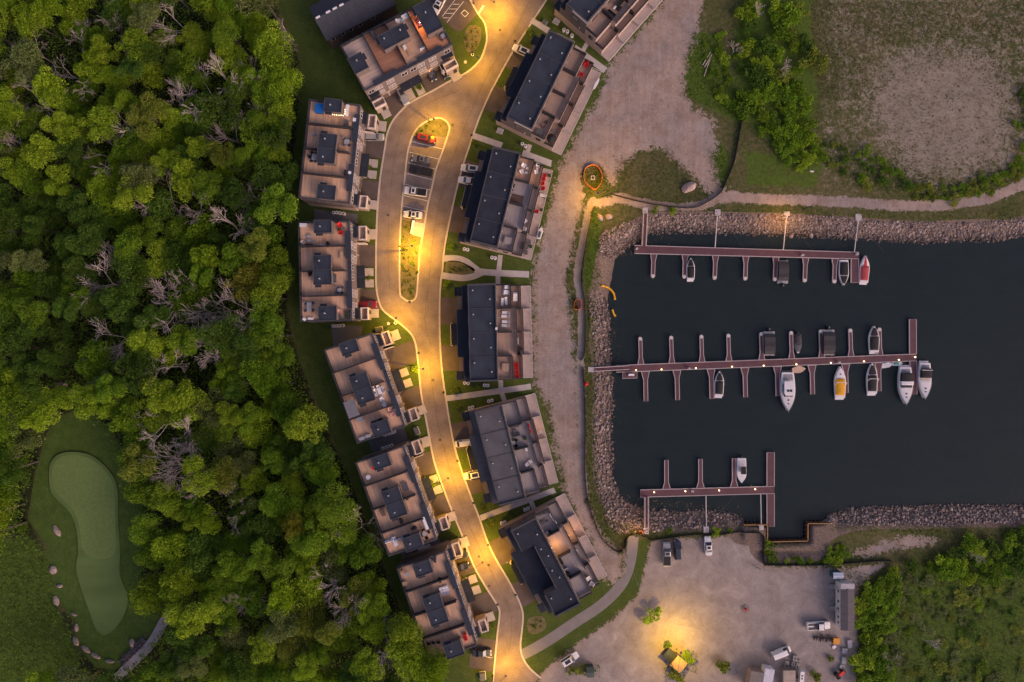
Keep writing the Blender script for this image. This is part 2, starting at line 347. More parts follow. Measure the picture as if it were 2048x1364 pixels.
def ground():
    ny, nx = GX.shape
    co = np.stack([GX, GY, GZ], -1).reshape(-1, 3)
    idx = np.arange(nx*ny).reshape(ny, nx)
    q = np.stack([idx[:-1,:-1], idx[:-1,1:], idx[1:,1:], idx[1:,:-1]], -1).reshape(-1, 4)
    me = bpy.data.meshes.new('ground')
    me.vertices.add(len(co)); me.vertices.foreach_set('co', co.ravel().astype(np.float32))
    me.loops.add(q.size); me.loops.foreach_set('vertex_index', q.ravel().astype(np.int32))
    me.polygons.add(len(q)); me.polygons.foreach_set('loop_start', np.arange(0, q.size, 4, dtype=np.int32))
    me.polygons.foreach_set('loop_total', np.full(len(q), 4, np.int32))
    me.polygons.foreach_set('use_smooth', np.ones(len(q), bool))
    me.update(calc_edges=True)
    for nm, ch in (('ma', (mg, m_lawn, m_dry, m_path)), ('mb', (m_forest, m_tall, m_bed, m_deep)), ('mc', (soft(GRAV2, 2.0), soft(CLEAR, 1.5), m_deep, m_deep))):
        at = me.attributes.new(nm, 'FLOAT_COLOR', 'POINT')
        at.data.foreach_set('color', np.stack(ch, -1).reshape(-1).astype(np.float32))
    m = bpy.data.materials.new('ground_mix'); m.use_nodes = True
    N = m.node_tree.nodes; L = m.node_tree.links; p = N['Principled BSDF']; p.inputs['Roughness'].default_value = .95; p.inputs['Specular IOR Level'].default_value = .15
    geo = N.new('ShaderNodeNewGeometry')
    def noise(sc, det=4, rough=.55, off=0):
        n = N.new('ShaderNodeTexNoise'); n.inputs['Scale'].default_value = sc; n.inputs['Detail'].default_value = det; n.inputs['Roughness'].default_value = rough
        mp = N.new('ShaderNodeMapping'); mp.inputs['Location'].default_value = (off, off*.7, off*1.3); L.new(geo.outputs['Position'], mp.inputs['Vector']); L.new(mp.outputs[0], n.inputs['Vector'])
        return n.outputs['Fac']
    nA = noise(.10, 5, .6, 3); nB = noise(.45, 5, .65, 9); nC = noise(2.2, 3, .7, 20); nD = noise(5.5, 2, .6, 31); nE = noise(1.1, 5, .75, 44)
    def ramp(s, stops):
        r = N.new('ShaderNodeValToRGB'); e = r.color_ramp.elements
        e[0].position, e[0].color = stops[0][0], (*stops[0][1], 1); e[1].position, e[1].color = stops[-1][0], (*stops[-1][1], 1)
        for q, c in stops[1:-1]: x = e.new(q); x.color = (*c, 1)
        L.new(s, r.inputs[0]); return r.outputs[0]
    def mr(s, a, b, lo=0, hi=1):
        r = N.new('ShaderNodeMapRange'); r.interpolation_type = 'SMOOTHSTEP'; r.inputs['From Min'].default_value = a; r.inputs['From Max'].default_value = b; r.inputs['To Min'].default_value = lo; r.inputs['To Max'].default_value = hi
        L.new(s, r.inputs['Value']); return r.outputs[0]
    def mth(op, a, b):
        k = N.new('ShaderNodeMath'); k.operation = op
        for i, x in enumerate((a, b)):
            if isinstance(x, (int, float)): k.inputs[i].default_value = x
            else: L.new(x, k.inputs[i])
        return k.outputs[0]
    def mix(f, a, b, bt='MIX'):
        k = N.new('ShaderNodeMix'); k.data_type = 'RGBA'; k.blend_type = bt
        if isinstance(f, (int, float)): k.inputs['Factor'].default_value = f
        else: L.new(f, k.inputs['Factor'])
        for nm2, x in (('A', a), ('B', b)):
            if isinstance(x, tuple): k.inputs[nm2].default_value = (*x, 1)
            else: L.new(x, k.inputs[nm2])
        return k.outputs['Result']
    def attr(nm2):
        a = N.new('ShaderNodeAttribute'); a.attribute_name = nm2; s = N.new('ShaderNodeSeparateColor'); L.new(a.outputs['Color'], s.inputs[0]); return [s.outputs[0], s.outputs[1], s.outputs[2], a.outputs['Alpha']]
    A = attr('ma'); B = attr('mb'); Cc = attr('mc')
    wd = N.new('ShaderNodeTexNoise'); wd.inputs['Scale'].default_value = .22; wd.inputs['Detail'].default_value = 7; wd.inputs['Distortion'].default_value = .5; wd.inputs['Roughness'].default_value = .72; L.new(geo.outputs['Position'], wd.inputs['Vector'])
    lot = ramp(mth('ADD', mth('MULTIPLY', wd.outputs['Fac'], .7), mth('MULTIPLY', nD, .3)), [(.32, (.185,.150,.138)), (.47, (.265,.226,.212)), (.56, (.315,.270,.252)), (.70, (.45,.40,.38))])
    wild = ramp(mth('ADD', mth('MULTIPLY', nA, .35), mth('MULTIPLY', nE, .65)), [(.30, (.030,.040,.012)), (.45, (.060,.072,.022)), (.56, (.110,.100,.045)), (.70, (.18,.145,.09))])
    lawn = ramp(mth('ADD', mth('MULTIPLY', nB, .5), mth('MULTIPLY', nC, .5)), [(.32, (.040,.064,.013)), (.52, (.064,.094,.020)), (.70, (.105,.116,.034))])
    dry = ramp(mth('ADD', mth('MULTIPLY', nC, .55), mth('MULTIPLY', nB, .45)), [(.30, (.130,.112,.080)), (.50, (.235,.202,.158)), (.70, (.325,.285,.235))])
    grav = ramp(mth('ADD', mth('MULTIPLY', nB, .45), mth('MULTIPLY', nD, .55)), [(.28, (.205,.148,.120)), (.50, (.330,.254,.215)), (.74, (.455,.372,.325))])
    grav = mix(mr(nA, .40, .62), grav, mix(1.0, grav, (.86,.93,1.0), 'MULTIPLY'))
    grav = mix(mth('MULTIPLY', mr(nE, .55, .70), .65), grav, (.115,.098,.058))
    nF = noise(.28, 6, .7, 60); grav = mix(mth('MULTIPLY', mr(nF, .50, .64), .55), grav, (.235,.16,.12)); nG = noise(.9, 6, .8, 75)
    hm = N.new('ShaderNodeMapping'); hm.inputs['Scale'].default_value = (1.5,.10,1); hm.inputs['Rotation'].default_value = (0,0,-.06); L.new(geo.outputs['Position'], hm.inputs[0]); hn = N.new('ShaderNodeTexNoise'); hn.inputs['Scale'].default_value = .8; hn.inputs['Detail'].default_value = 4; L.new(hm.outputs[0], hn.inputs['Vector'])
    grav = mix(mr(hn.outputs['Fac'], .35, .65), mix(1.0, grav, (.95,.95,.955), 'MULTIPLY'), mix(1.0, grav, (1.05,1.05,1.045), 'MULTIPLY'))
    grav = mix(mth('MULTIPLY', mr(nG, .60, .70), .6), grav, (.56,.48,.46))
    grav = mix(Cc[0], grav, lot)
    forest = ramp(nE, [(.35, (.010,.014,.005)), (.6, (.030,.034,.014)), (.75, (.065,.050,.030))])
    tall = ramp(mth('ADD', mth('MULTIPLY', nE, .6), mth('MULTIPLY', nC, .4)), [(.30, (.034,.062,.010)), (.52, (.070,.116,.017)), (.72, (.115,.145,.030))])
    bed = ramp(nC, [(.30, (.10,.075,.058)), (.70, (.25,.19,.16))])
    deep = ramp(nB, [(.35, (.010,.012,.012)), (.65, (.024,.024,.020))])
    jit = mth('ADD', mth('ADD', mth('MULTIPLY', mth('SUBTRACT', nE, .5), 1.5), mth('MULTIPLY', mth('SUBTRACT', nC, .5), 1.0)), mth('MULTIPLY', mth('SUBTRACT', nB, .5), 1.1))
    def edge(s, k=1.0, a=.42, b=.58): return mr(mth('ADD', s, mth('MULTIPLY', jit, k)), a, b)
    c = wild
    c = mix(edge(A[2], .9, .30, .85), c, dry)
    c = mix(edge(B[1], .5), c, tall)
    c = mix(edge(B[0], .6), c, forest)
    c = mix(edge(A[1], .12), c, mix(Cc[1], lawn, mix(1.0, lawn, (1.0,1.15,1.0), 'MULTIPLY')))
    c = mix(edge(A[0], .75, .36, .58), c, grav)
    c = mix(mr(A[3], .4, .6), c, mix(1.0, grav, (.96,1.02,1.04), 'MULTIPLY'))
    c = mix(edge(B[2], .35), c, bed)
    c = mix(B[3], c, deep)
    L.new(c, p.inputs['Base Color'])
    bp = N.new('ShaderNodeBump'); bp.inputs['Strength'].default_value = .6; bp.inputs['Distance'].default_value = .12; L.new(mth('ADD', nC, nE), bp.inputs['Height']); L.new(bp.outputs[0], p.inputs['Normal'])
    me.materials.append(m)
    return struct(link('ground', me))
ground()

# water: a tinted, thinly clear surface over the sloping bed
def water_mat():
    m = bpy.data.materials.new('harbour_water'); m.use_nodes = True; N = m.node_tree.nodes; L = m.node_tree.links; N.clear()
    out = N.new('ShaderNodeOutputMaterial'); tr = N.new('ShaderNodeBsdfTransparent'); tr.inputs[0].default_value = (.34,.36,.36,1)
    df = N.new('ShaderNodeBsdfDiffuse'); df.inputs[0].default_value = (.033,.052,.058,1)
    gl = N.new('ShaderNodeBsdfGlossy'); gl.inputs['Roughness'].default_value = .12
    g = N.new('ShaderNodeNewGeometry'); n = N.new('ShaderNodeTexNoise'); n.inputs['Scale'].default_value = 1.6; n.inputs['Detail'].default_value = 3
    mp = N.new('ShaderNodeMapping'); mp.inputs['Scale'].default_value = (.6,1.4,1); L.new(g.outputs['Position'], mp.inputs[0]); L.new(mp.outputs[0], n.inputs['Vector'])
    b = N.new('ShaderNodeBump'); b.inputs['Strength'].default_value = .18; b.inputs['Distance'].default_value = .06; L.new(n.outputs['Fac'], b.inputs['Height']); L.new(b.outputs[0], gl.inputs['Normal'])
    wn1 = N.new('ShaderNodeTexNoise'); wn1.inputs['Scale'].default_value = .5; wn1.inputs['Detail'].default_value = 6; wn1.inputs['Roughness'].default_value = .7; mp2 = N.new('ShaderNodeMapping'); mp2.inputs['Scale'].default_value = (.5,1.6,1); L.new(g.outputs['Position'], mp2.inputs[0]); L.new(mp2.outputs[0], wn1.inputs['Vector'])
    wr = N.new('ShaderNodeValToRGB'); wr.color_ramp.elements[0].position = .3; wr.color_ramp.elements[0].color = (.028,.045,.049,1); wr.color_ramp.elements[1].position = .7; wr.color_ramp.elements[1].color = (.039,.060,.064,1); L.new(wn1.outputs['Fac'], wr.inputs[0]); L.new(wr.outputs[0], df.inputs[0])
    fr = N.new('ShaderNodeFresnel'); fr.inputs['IOR'].default_value = 1.33; L.new(b.outputs[0], fr.inputs['Normal'])
    a1 = N.new('ShaderNodeMixShader'); a1.inputs[0].default_value = .48; L.new(tr.outputs[0], a1.inputs[1]); L.new(df.outputs[0], a1.inputs[2])
    a2 = N.new('ShaderNodeMixShader'); L.new(fr.outputs[0], a2.inputs[0]); L.new(a1.outputs[0], a2.inputs[1]); L.new(gl.outputs[0], a2.inputs[2]); L.new(a2.outputs[0], out.inputs['Surface'])
    return m
WATERM = water_mat()
wp = []
SH2 = [(px + (0), py) for px, py in SHORE]
mb = MB(); mb.sheet(WL([(1195,450),(2900,415),(2900,1090),(1195,1090)], -1.2), -1.2)
struct(mb.build('water', WATERM))

# --- road, kerbs, driveways
WEST = [(922,-40),(935,-10),(955.7,26.7),(968,44),(973,62),(973,84),(966,108),(957.7,123),(935,144),(900,162),(863,183),(824,203),(801.7,222),(783,246),(773,273),(770,295),(760.6,354.5),(754.5,426),(752.5,481.6),(752,540),(752.8,576),(758.6,605),(767,621),(785,636),(806,652),(823,669),(831,687),(834,705),(837,732),(842,784),(849.4,825),(857.6,868),(868,921),(884.8,971),(905,1024),(926,1075),(947,1130),(970,1171),(989,1201),(998,1217),(999,1232),(995,1267),(991,1309),(986,1364),(982,1420)]
EAST = [(1115,-35),(1092.6,0),(1062,47),(1027,101),(994,160),(980,187),(962,227),(947.7,266),(929,322),(913,379),(898.5,445),(889,496),(885,540),(882,560),(879.5,602),(879.5,664),(882.6,725),(888.7,776),(904.6,873),(921,934),(939.5,986),(960,1040),(976.4,1087),(995,1124),(1013,1154),(1032,1189),(1042,1212),(1046,1232),(1044,1260),(1041,1290),(1045,1314),(1060,1337),(1082,1356)]
wS = smooth(WL(WEST), 4); eS = smooth(WL(EAST), 4)
mb = MB(); mb.sheet(wS[::-1] + [W2(925,-80), W2(1140,-80)] + eS + [W2(1080,1420)], .016)
struct(mb.build('road', ASPH))
for nm, ln in (('kerb', wS), ('kerb', eS)):
    mb = MB(); ribbon(mb, ln, .42, -.05, .075); struct(mb.build(nm, KERB))
ISL = [(859.4,240),(878.7,236),(893,243),(899,255),(896.5,268),(885,303),(872,339),(862.6,380.6),(855,412),(848,457),(840,500),(836.8,545),(833.5,588),(828,599),(817.4,602.4),(806,596),(800,585),(799,529),(800.5,464.5),(804,408),(809,361),(814,313),(819,290),(827,268),(840,252)]
isS = smooth(WL(ISL), 4, True)
mb = MB(); ribbon(mb, isS, .40, -.05, .08, closed=True); struct(mb.build('kerb', KERB))
bed1 = [(828,268),(840,253),(859.4,241.5),(878.7,237.5),(892,244),(897.5,255),(894,274)]
mb = MB(); mb.sheet(WL(bed1), .05); struct(mb.build('planting_bed', BEDM))
bed2 = [(803,440),(826,444),(823,469),(844,475),(840,500),(836,545),(832.5,588),(827,598),(817.4,601),(807,595),(801.5,585),(800.5,529),(802,464.5)]
mb = MB(); mb.sheet(WL(bed2), .05); struct(mb.build('planting_bed', BEDM))
mb = MB(); mb.sheet(WL([(827,443),(849,447),(844,475),(823.5,469)]), .07); struct(mb.build('mailbox_pad', CONC))
def line(a, b, w=.13, z=.024, nm='parking_line'):
    mb = MB(); strip_sheet(mb, [W2(*a), W2(*b)], w, z); struct(mb.build(nm, PAINT))
for a, b in (((824,283),(885,298)),((819,304),(878.7,318.5)),((816.6,325.5),(872,338.7)),((814,347),(866,360)),((810,368.5),(861,380)),((808,391),(856,402)),((806,412),(851,422.6))): line(a, b)
mb = MB(); mb.sheet(WL([(855,-60),(925,-60),(935,-10),(955.7,27),(938,46),(921,63),(914,63),(893,47),(862,20)]), .010); struct(mb.build('parking_area', DRIVE))
line((927,3),(894,45)); line((910,0),(884.5,33))
for a, b in (((906,8.5),(919,8.5)),((898,18),(914,18)),((891,26.7),(908,26.7)),((886,35.6),(900,35.8))): line(a, b)
for a, b in (((929,20),(937,27)),((937,27),(930,33.8)),((930,33.8),(922,26.6)),((922,26.6),(929,20))): line(a, b, .14)
line((967.5,11),(956.5,28), .5, .026, 'stop_bar')
line((958,1311),(985,1316)); line((948,1298),(962,1300))
mb = MB(); mb.sheet(WL([(945,1275),(1000,1280),(990,1345),(938,1335)]), .010); struct(mb.build('parking_area', DRIVE))
# concrete walkways and the asphalt trail
def walk(pts, w, m=CONC, z=.03, nm='walkway', sm_=True):
    mb = MB(); strip_sheet(mb, smooth(WL(pts), 5) if sm_ else WL(pts), w, z); struct(mb.build(nm, m))
walk([(1063,40),(1097,62)], 1.5); walk([(1148,95),(1211,141)], 1.6); walk([(1176,84),(1163,106)], 1.1, z=.034)
walk([(946,271),(1004,291)], 1.5); walk([(1045,306),(1113,331)], 1.6); walk([(1060,289),(1054,309)], 1.1, z=.034)
walk([(887,517),(912,517),(932,523),(952,538),(968,544),(1058,549)], 1.6)
walk([(884,551),(905,554),(928,556),(948,552),(966,544)], 1.6, z=.034)
walk([(1001,510),(997,545)], 1.2, z=.038); walk([(996,547),(996,568)], 1.2, z=.038)
walk([(892,797),(950,789),(1062,773)], 1.45); walk([(1001,760),(1003,783),(1009,802)], 1.2, z=.034)
walk([(961,1036),(1040,1006),(1118,977)], 1.4); walk([(1060,998),(1068,1018)], 1.2, z=.034)
walk([(1044,1310),(1090,1285),(1150,1245),(1205,1208),(1243,1168),(1260,1125),(1267,1072)], 2.7, TRAIL, .02, 'trail')
for poly in ([(628,418),(716,428),(715,448),(628,444)], [(661,648),(726,652),(722,673),(668,694)], [(736,878),(808,855),(816,880),(745,906)], [(800,1102),(878,1075),(884,1093),(806,1114)]):
    mb = MB(); mb.sheet(WL(poly), .012); struct(mb.build('side_yard_paving', PAD))
walk([(348,1222),(330,1240),(300,1290),(255,1335),(225,1366)], 2.4, mat('cart_path_asphalt', (.24,.23,.26), .9, .15, .5, world=True), .05, 'cart_path')
# golf green
mb = MB(); mb.sheet(smooth(WL([(98,940),(106,918),(125,906),(155,904),(185,912),(212,934),(230,960),(236,990),(236,1030),(240,1100),(240,1150),(255,1190),(250,1225),(232,1255),(210,1270),(192,1258),(178,1222),(160,1170),(152,1135),(156,1105),(153,1060),(140,1025),(115,1000),(101,980)]), 5, True), .03)
struct(mb.build('fairway', TURF2))
mb = MB(); mb.sheet(smooth(WL([(104,942),(112,922),(130,911),(155,910),(182,918),(207,938),(224,962),(229,990),(230,1030),(232,1090),(226,1112),(205,1118),(180,1114),(165,1095),(160,1060),(148,1022),(122,995),(108,976)]), 5, True), .05)
struct(mb.build('putting_green', TURF))
# oval plant beds in the lawns
for nm, pts in (('planting_bed', [(935,55),(945,50),(958,53),(963,64),(960,85),(952,98),(941,105),(932,100),(928,82),(930,65)]), ('planting_bed', [(893,524),(915,522),(936,530),(950,540),(936,548),(912,549),(892,548)]), ('planting_bed', [(1056,1238),(1080,1232),(1091,1240),(1090,1258),(1070,1268),(1056,1262)])):
    mb = MB(); mb.sheet(smooth(WL(pts), 4, True), .03); struct(mb.build(nm, BEDM))

# --- riprap
RIP = [[(1245,446),(1272,440),(1300,428),(1394,430),(1541,429),(1658,434),(1760,443),(1850,447),(1950,447),(2060,436),(2060,470),(2000,484),(1900,484),(1850,488),(1757,483),(1658,477),(1482,470),(1334,466),(1300,470),(1270,488),(1240,508),(1215,518),(1198,510),(1195,480),(1210,462)],
       [(1176,588),(1192,582),(1215,596),(1222,643),(1220,680),(1224,720),(1229,787),(1226,855),(1228,956),(1242,988),(1262,1006),(1297,1017),(1351,1021),(1412,1017),(1461,1024),(1485,1036),(1488,1046),(1462,1050),(1412,1053),(1340,1060),(1290,1066),(1240,1068),(1215,1050),(1200,1000),(1190,955),(1186,850),(1190,760),(1188,700),(1180,640)],
       [(1645,1034),(1693,1018),(1747,1013),(1933,1009),(2060,1010),(2060,1042),(1960,1046),(1900,1050),(1800,1050),(1700,1050),(1660,1046)]]
def zground(x, y):
    i = min(max(int(np.searchsorted(gx, x)) - 1, 0), len(gx)-2); j = min(max(int(np.searchsorted(gy, y)) - 1, 0), len(gy)-2)
    return float(GZ[j, i])
def stone_mesh(seed):
    r = random.Random(seed); mb = MB(); rings = []
    for k, (zz, rr) in enumerate(((-.35,.6),(.05,1.0),(.42,.62))):
        rings.append([(rr*(1+r.uniform(-.22,.22))*cos(2*pi*i/6+k*.4)*.5, rr*(1+r.uniform(-.22,.22))*sin(2*pi*i/6+k*.4)*.5, zz+r.uniform(-.08,.08)) for i in range(6)])
    mb.loft(rings); return mb
STM = []
for nm, c in (('stone_pink', (.225,.168,.148)), ('stone_grey', (.180,.152,.144)), ('stone_pale', (.32,.258,.235)), ('stone_dark', (.12,.085,.075))):
    STM.append(mat(nm, c, .9, .2, 2, fine=.15, objrand=.2, island=.32, world=True, wet=-1.0))
stone_meshes = []
for s_ in range(8):
    b_ = stone_mesh(s_); stone_meshes.append((b_, [b_.mesh('stone', STM[k]) for k in range(4)]))
ripo = bpy.data.objects.new('riprap_bank', None); COL.objects.link(ripo); ripo['kind'] = 'structure'
big = []; allst = []
for poly in RIP:
    xs = [p[0] for p in poly]; ys = [p[1] for p in poly]
    area = abs(sum(poly[i][0]*poly[(i+1)%len(poly)][1]-poly[(i+1)%len(poly)][0]*poly[i][1] for i in range(len(poly))))/2
    n = int(area/6.3)
    for _ in range(n*3):
        if n <= 0: break
        px = rng.uniform(min(xs), max(xs)); py = rng.uniform(min(ys), max(ys))
        if px > 2056 or not inpoly(poly, px, py): continue
        n -= 1
        x, y = W2(px, py, -.6)
        sz = .27 + .44*rng.random()**2.2
        if rng.random() < .05: sz *= 1.6
        allst.append((sz, x, y))
allst.sort(reverse=True)
sb = [MB() for _ in range(4)]
for i, (sz, x, y) in enumerate(allst):
    k = rng.choice((0,0,0,1,1,2,2,3)); b_, ms = stone_meshes[rng.randrange(8)]
    a = rng.uniform(0, 6.28); z = zground(x, y) + sz*.10; sx = sz*rng.uniform(.85,1.35); sy = sz*rng.uniform(.7,1.05)
    if i < 300:
        o = link('stone', ms[k], ripo, (x, y, z), a); o.scale = (sx, sy, sz*rng.uniform(.7,1.0)); o.rotation_euler = (rng.uniform(-.3,.3), rng.uniform(-.3,.3), a)
    else:
        ca, sa = cos(a), sin(a); tz = rng.uniform(.6, .95)*sz; tx = rng.uniform(-.35,.35); ty = rng.uniform(-.35,.35)
        vs = [(x+ca*vx*sx-sa*vy*sy, y+sa*vx*sx+ca*vy*sy, z+vz*tz+tx*vx*sx+ty*vy*sy) for vx, vy, vz in b_.v]
        sb[k].add(vs, b_.f)
for k in range(4):
    o = sb[k].build('stones', STM[k], ripo); o['kind'] = 'stuff'

mid = [((a[0]+b[0])/2, (a[1]+b[1])/2) for a, b in (((834,705),(882,725)),((842,784),(889,778)),((857,868),(903,865)),((885,971),(933,966)),((926,1075),(968,1064)),((970,1171),(1018,1163)),((999,1232),(1046,1232)),((991,1309),(1044,1312)))]
mb = MB(); strip_sheet(mb, smooth(WL(mid), 5), .09, .021); struct(mb.build('road_joint', mat('road_joint_tar', (.11,.085,.072), .9)))
mb = MB(); strip_sheet(mb, smooth(WL([(862,690),(850,640),(858,560),(866,480),(880,400),(905,320),(935,240),(975,150),(1030,60),(1060,0)]), 5), .09, .021); struct(mb.build('road_joint', mat('road_joint_tar', (.11,.085,.072), .9)))
mb = MB(); strip_sheet(mb, smooth(WL([(780,580),(776,500),(780,400),(792,300),(815,240),(860,205),(920,180)]), 5), .09, .021); struct(mb.build('road_joint', mat('road_joint_tar', (.11,.085,.072), .9)))
for k_, (px_, py_) in enumerate(((958,1113),(978,1172),(866,760),(880,880),(1000,60),(905,250),(776,430))):
    o_ = MB().cyl(*W2(px_, py_), .012, .026, .36, .36, 14).build('manhole_cover', mat('iron_cover', (.07,.06,.055), .7))
    tag(o_, ['manhole cover in the road opposite the two dark cars','manhole cover in the lower road bend','manhole cover in the road by the pergola row','manhole cover in the road by the light grey row','manhole cover in the top of the street','manhole cover in the road right of the island tip','manhole cover in the road left of the parking bays'][k_], 'manhole')
# ================================================================ BUILDINGS
def bx(mb, u0, u1, v0, v1, z0, z1, mi=0): return mb.box(u0, u1, -v1, -v0, z0, z1, mi)
def pt(name, m, parent, *boxes):
    mb = MB()
    for b in boxes: bx(mb, *b)
    return mb.build(name, m, parent)
def ring(u0, u1, v0, v1, z0, z1, t=.22):
    return [(u0,u1,v0,v0+t,z0,z1),(u0,u1,v1-t,v1,z0,z1),(u0,u0+t,v0+t,v1-t,z0,z1),(u1-t,u1,v0+t,v1-t,z0,z1)]
def rail(name, parent, u0, u1, v0, v1, z, sides='nsew', m=None, h=1.0, th=.07, solid=False):
    mb = MB(); m = m or METAL
    segs = {'n': ((u0,v0),(u1,v0)), 's': ((u0,v1),(u1,v1)), 'w': ((u0,v0),(u0,v1)), 'e': ((u1,v0),(u1,v1))}
    for s_ in sides:
        (a, b), (c, d) = segs[s_]; L = hypot(c-a, d-b); n = max(2, int(L/1.4))
        ribbon(mb, [(a,-b),(c,-d)], th, z+h-.06, z+h)
        if solid: ribbon(mb, [(a,-b),(c,-d)], th*.6, z+.2, z+h-.07)
        ribbon(mb, [(a,-b),(c,-d)], th*.5, z+.12, z+.18)
        for i in range(n+1):
            t = i/n; x = a+(c-a)*t; y = -(b+(d-b)*t); mb.box(x-.03, x+.03, y-.03, y+.03, z, z+h-.06)
    return mb.build(name, m, parent)
def window(parent, face, c, v0, v1, z0, z1, pane=None):
    """face 'e'/'w' at u=c, 'n'/'s' at v=c ; v0,v1 run along the face"""
    d = .09
    if face in 'ew':
        s_ = 1 if face == 'e' else -1
        a, b = sorted((c, c+s_*d)); p0, p1 = sorted((c, c+s_*(d-.05)))
        fr = [(a,b,v0,v1,z0,z0+.1),(a,b,v0,v1,z1-.1,z1),(a,b,v0,v0+.1,z0+.1,z1-.1),(a,b,v1-.1,v1,z0+.1,z1-.1),(a,b,(v0+v1)/2-.04,(v0+v1)/2+.04,z0+.1,z1-.1)]
        pn = (p0,p1,v0+.1,v1-.1,z0+.1,z1-.1)
    else:
        s_ = 1 if face == 's' else -1
        a, b = sorted((c, c+s_*d)); p0, p1 = sorted((c, c+s_*(d-.05)))
        fr = [(v0,v1,a,b,z0,z0+.1),(v0,v1,a,b,z1-.1,z1),(v0,v0+.1,a,b,z0+.1,z1-.1),(v1-.1,v1,a,b,z0+.1,z1-.1)]
        pn = (v0+.1,v1-.1,p0,p1,z0+.1,z1-.1)
    f = pt('window', WFRAME if face in 'ew' else TRIM, parent, *fr); pt('pane', pane or GLASS, f, pn)
def vent(parent, u, v, z):
    mb = MB(); mb.cyl(u, -v, z, z+.45, .13, .13, 8); mb.cyl(u, -v, z+.45, z+.52, .2, .16, 8); mb.build('roof_vent', STEEL, parent)

LU, LD = 5.85, 12.0
def left_row(label, O, th, wood=WOOD, pent=((4.3,8.2,0.1,2.9),(3.9,7.9,8.3,14.9),(4.9,8.9,20.2,23.3)), ends=True, drive=20.0, mirror=False, porch=(1,1,1), woods=None):
    x, y = W2(O[0], O[1], 9.0)
    r = thing('townhouse_row', label, 'townhouses', (x, y, 0), -radians(th), 'townhouse rows with roof decks along the street')
    V = 4*LU
    pt('wall', SIDING, r, (.0,LD,0,V,3.0,9.0)); pt('base_wall', STONEW, r, (-.04,LD+.03,-.04,V+.04,0,3.0))
    pt('parapet', DARKW, r, *ring(-.10, LD+.02, -.10, V+.10, 9.003, 9.50, .34))
    for i in range(4): pt('roof_deck', (woods or [wood]*4)[i], r, (.27,LD-.36,i*LU+(.28 if i == 0 else .07),(i+1)*LU-(.28 if i == 3 else .07),9.01,9.07))
    for i in (1,2,3): pt('deck_divider', TRIM, r, (.3,LD-1.2,i*LU-.13,i*LU+.13,9.07,10.7))
    rail('deck_railing', r, .08, LD-1.0, .1, V-.1, 9.5, 'w', h=.7)
    for k, (a,b,c,d) in enumerate(pent):
        p = pt('stair_enclosure', SIDING, r, (a,b,c,d,9.07,11.45))
        pt('roof', ROOF, p, (a-.12,b+.12,c-.12,d+.12,11.453,11.62)); pt('roof_edge', DARKW, p, *ring(a-.15,b+.15,c-.15,d+.15,11.623,11.74,.14))
        if d-c > 4: pt('roof_seam', DARKW, p, (a-.1,b+.1,(c+d)/2-.07,(c+d)/2+.07,11.623,11.70)); pt('door', WFRAME, p, (a+.2,a+1.1,d,d+.06,9.1,11.1)); pt('hood', ROOF, p, (a+.1,a+1.6,d+.02,d+.75,11.1,11.25)); pt('hood', ROOF, p, (a+.1,a+1.6,c-.75,c-.02,11.1,11.25))
        else:
            s_ = d if c < 5 else c-.06
            pt('door', WFRAME, p, (a+.3,a+1.2,s_,s_+.06,9.1,11.1)); pt('hood', ROOF, p, (a+.2,a+1.8,(d+.02 if c < 5 else c-.7),(d+.7 if c < 5 else c-.02),11.1,11.25))
        for q in ([(c+d)/2] if d-c < 4 else [c+1.2, d-1.2]): vent(p, a+(b-a)*.35, q, 11.62)
    for (c, d) in ((2.4,8.9),(14.2,20.6)): pt('eyebrow_roof', ROOF, r, (LD-1.05,LD+.25,c,d,9.503,9.72))
    pt('eyebrow_roof', ROOF, r, (LD-.55,LD+.2,9.3,13.9,9.503,9.66))
    for vc in (5.5,8.6,16.9,20.0):
        window(r, 'e', LD, vc-.95, vc+.95, 6.5, 8.3); window(r, 'e', LD, vc-.95, vc+.95, 3.7, 5.4)
        g = pt('garage_door', mat('garage_door_brown', (.13,.105,.095), .7), r, (LD+.03,LD+.09,vc-1.35,vc+1.35,.05,2.35))
        pt('panel_line', TRIM, g, *[(LD+.09,LD+.10,vc-1.3,vc+1.3,z,z+.05) for z in (.6,1.15,1.7)])
    for vc in (1.6,10.7,13.1,22.0): window(r, 'e', LD, vc-.8, vc+.8, 6.5, 8.2, DGLASS)
    for (c, d) in ((.3,3.6),(20.2,23.2)):
        b = pt('porch', STONEW, r, (LD+.03,LD+2.7,c,d,0,3.0)); pt('balcony_wall', WHITEW, b, *ring(LD+.9,LD+2.75,c-.04,d+.04,3.003,4.0,.24)); pt('balcony_floor', WOOD2, b, (LD+1.15,LD+2.5,c+.22,d-.22,3.003,3.06))
        pt('canopy', ROOF2, b, (LD+.01,LD+1.0,c+.2,d-.2,6.0,6.2)); pt('stoop', STOOP, b, (LD+2.70,LD+4.6,c+.2,d-.6,0,.28))
        pt('door', TRIM, b, (LD+2.7,LD+2.75,c+.6,c+1.5,.28,2.3))
    c, d = 9.9, 15.3
    b = pt('porch', SIDING, r, (LD+.03,LD+.5,c,d,0,3.0)); pt('canopy', ROOF2, b, (LD+.03,LD+2.0,c-.1,d+.1,3.003,3.28)); pt('canopy_seam', DARKW, b, (LD+.03,LD+2.0,(c+d)/2-.06,(c+d)/2+.06,3.283,3.34))
    pt('post', TRIM, b, (LD+1.75,LD+1.9,c,c+.15,0,3.0)); pt('post', TRIM, b, (LD+1.75,LD+1.9,d-.15,d,0,3.0))
    pt('stoop', STOOP, b, (LD+.5,LD+3.5,c+.3,c+2.3,0,.26)); pt('stoop', STOOP, b, (LD+.5,LD+3.5,d-2.3,d-.3,0,.26))
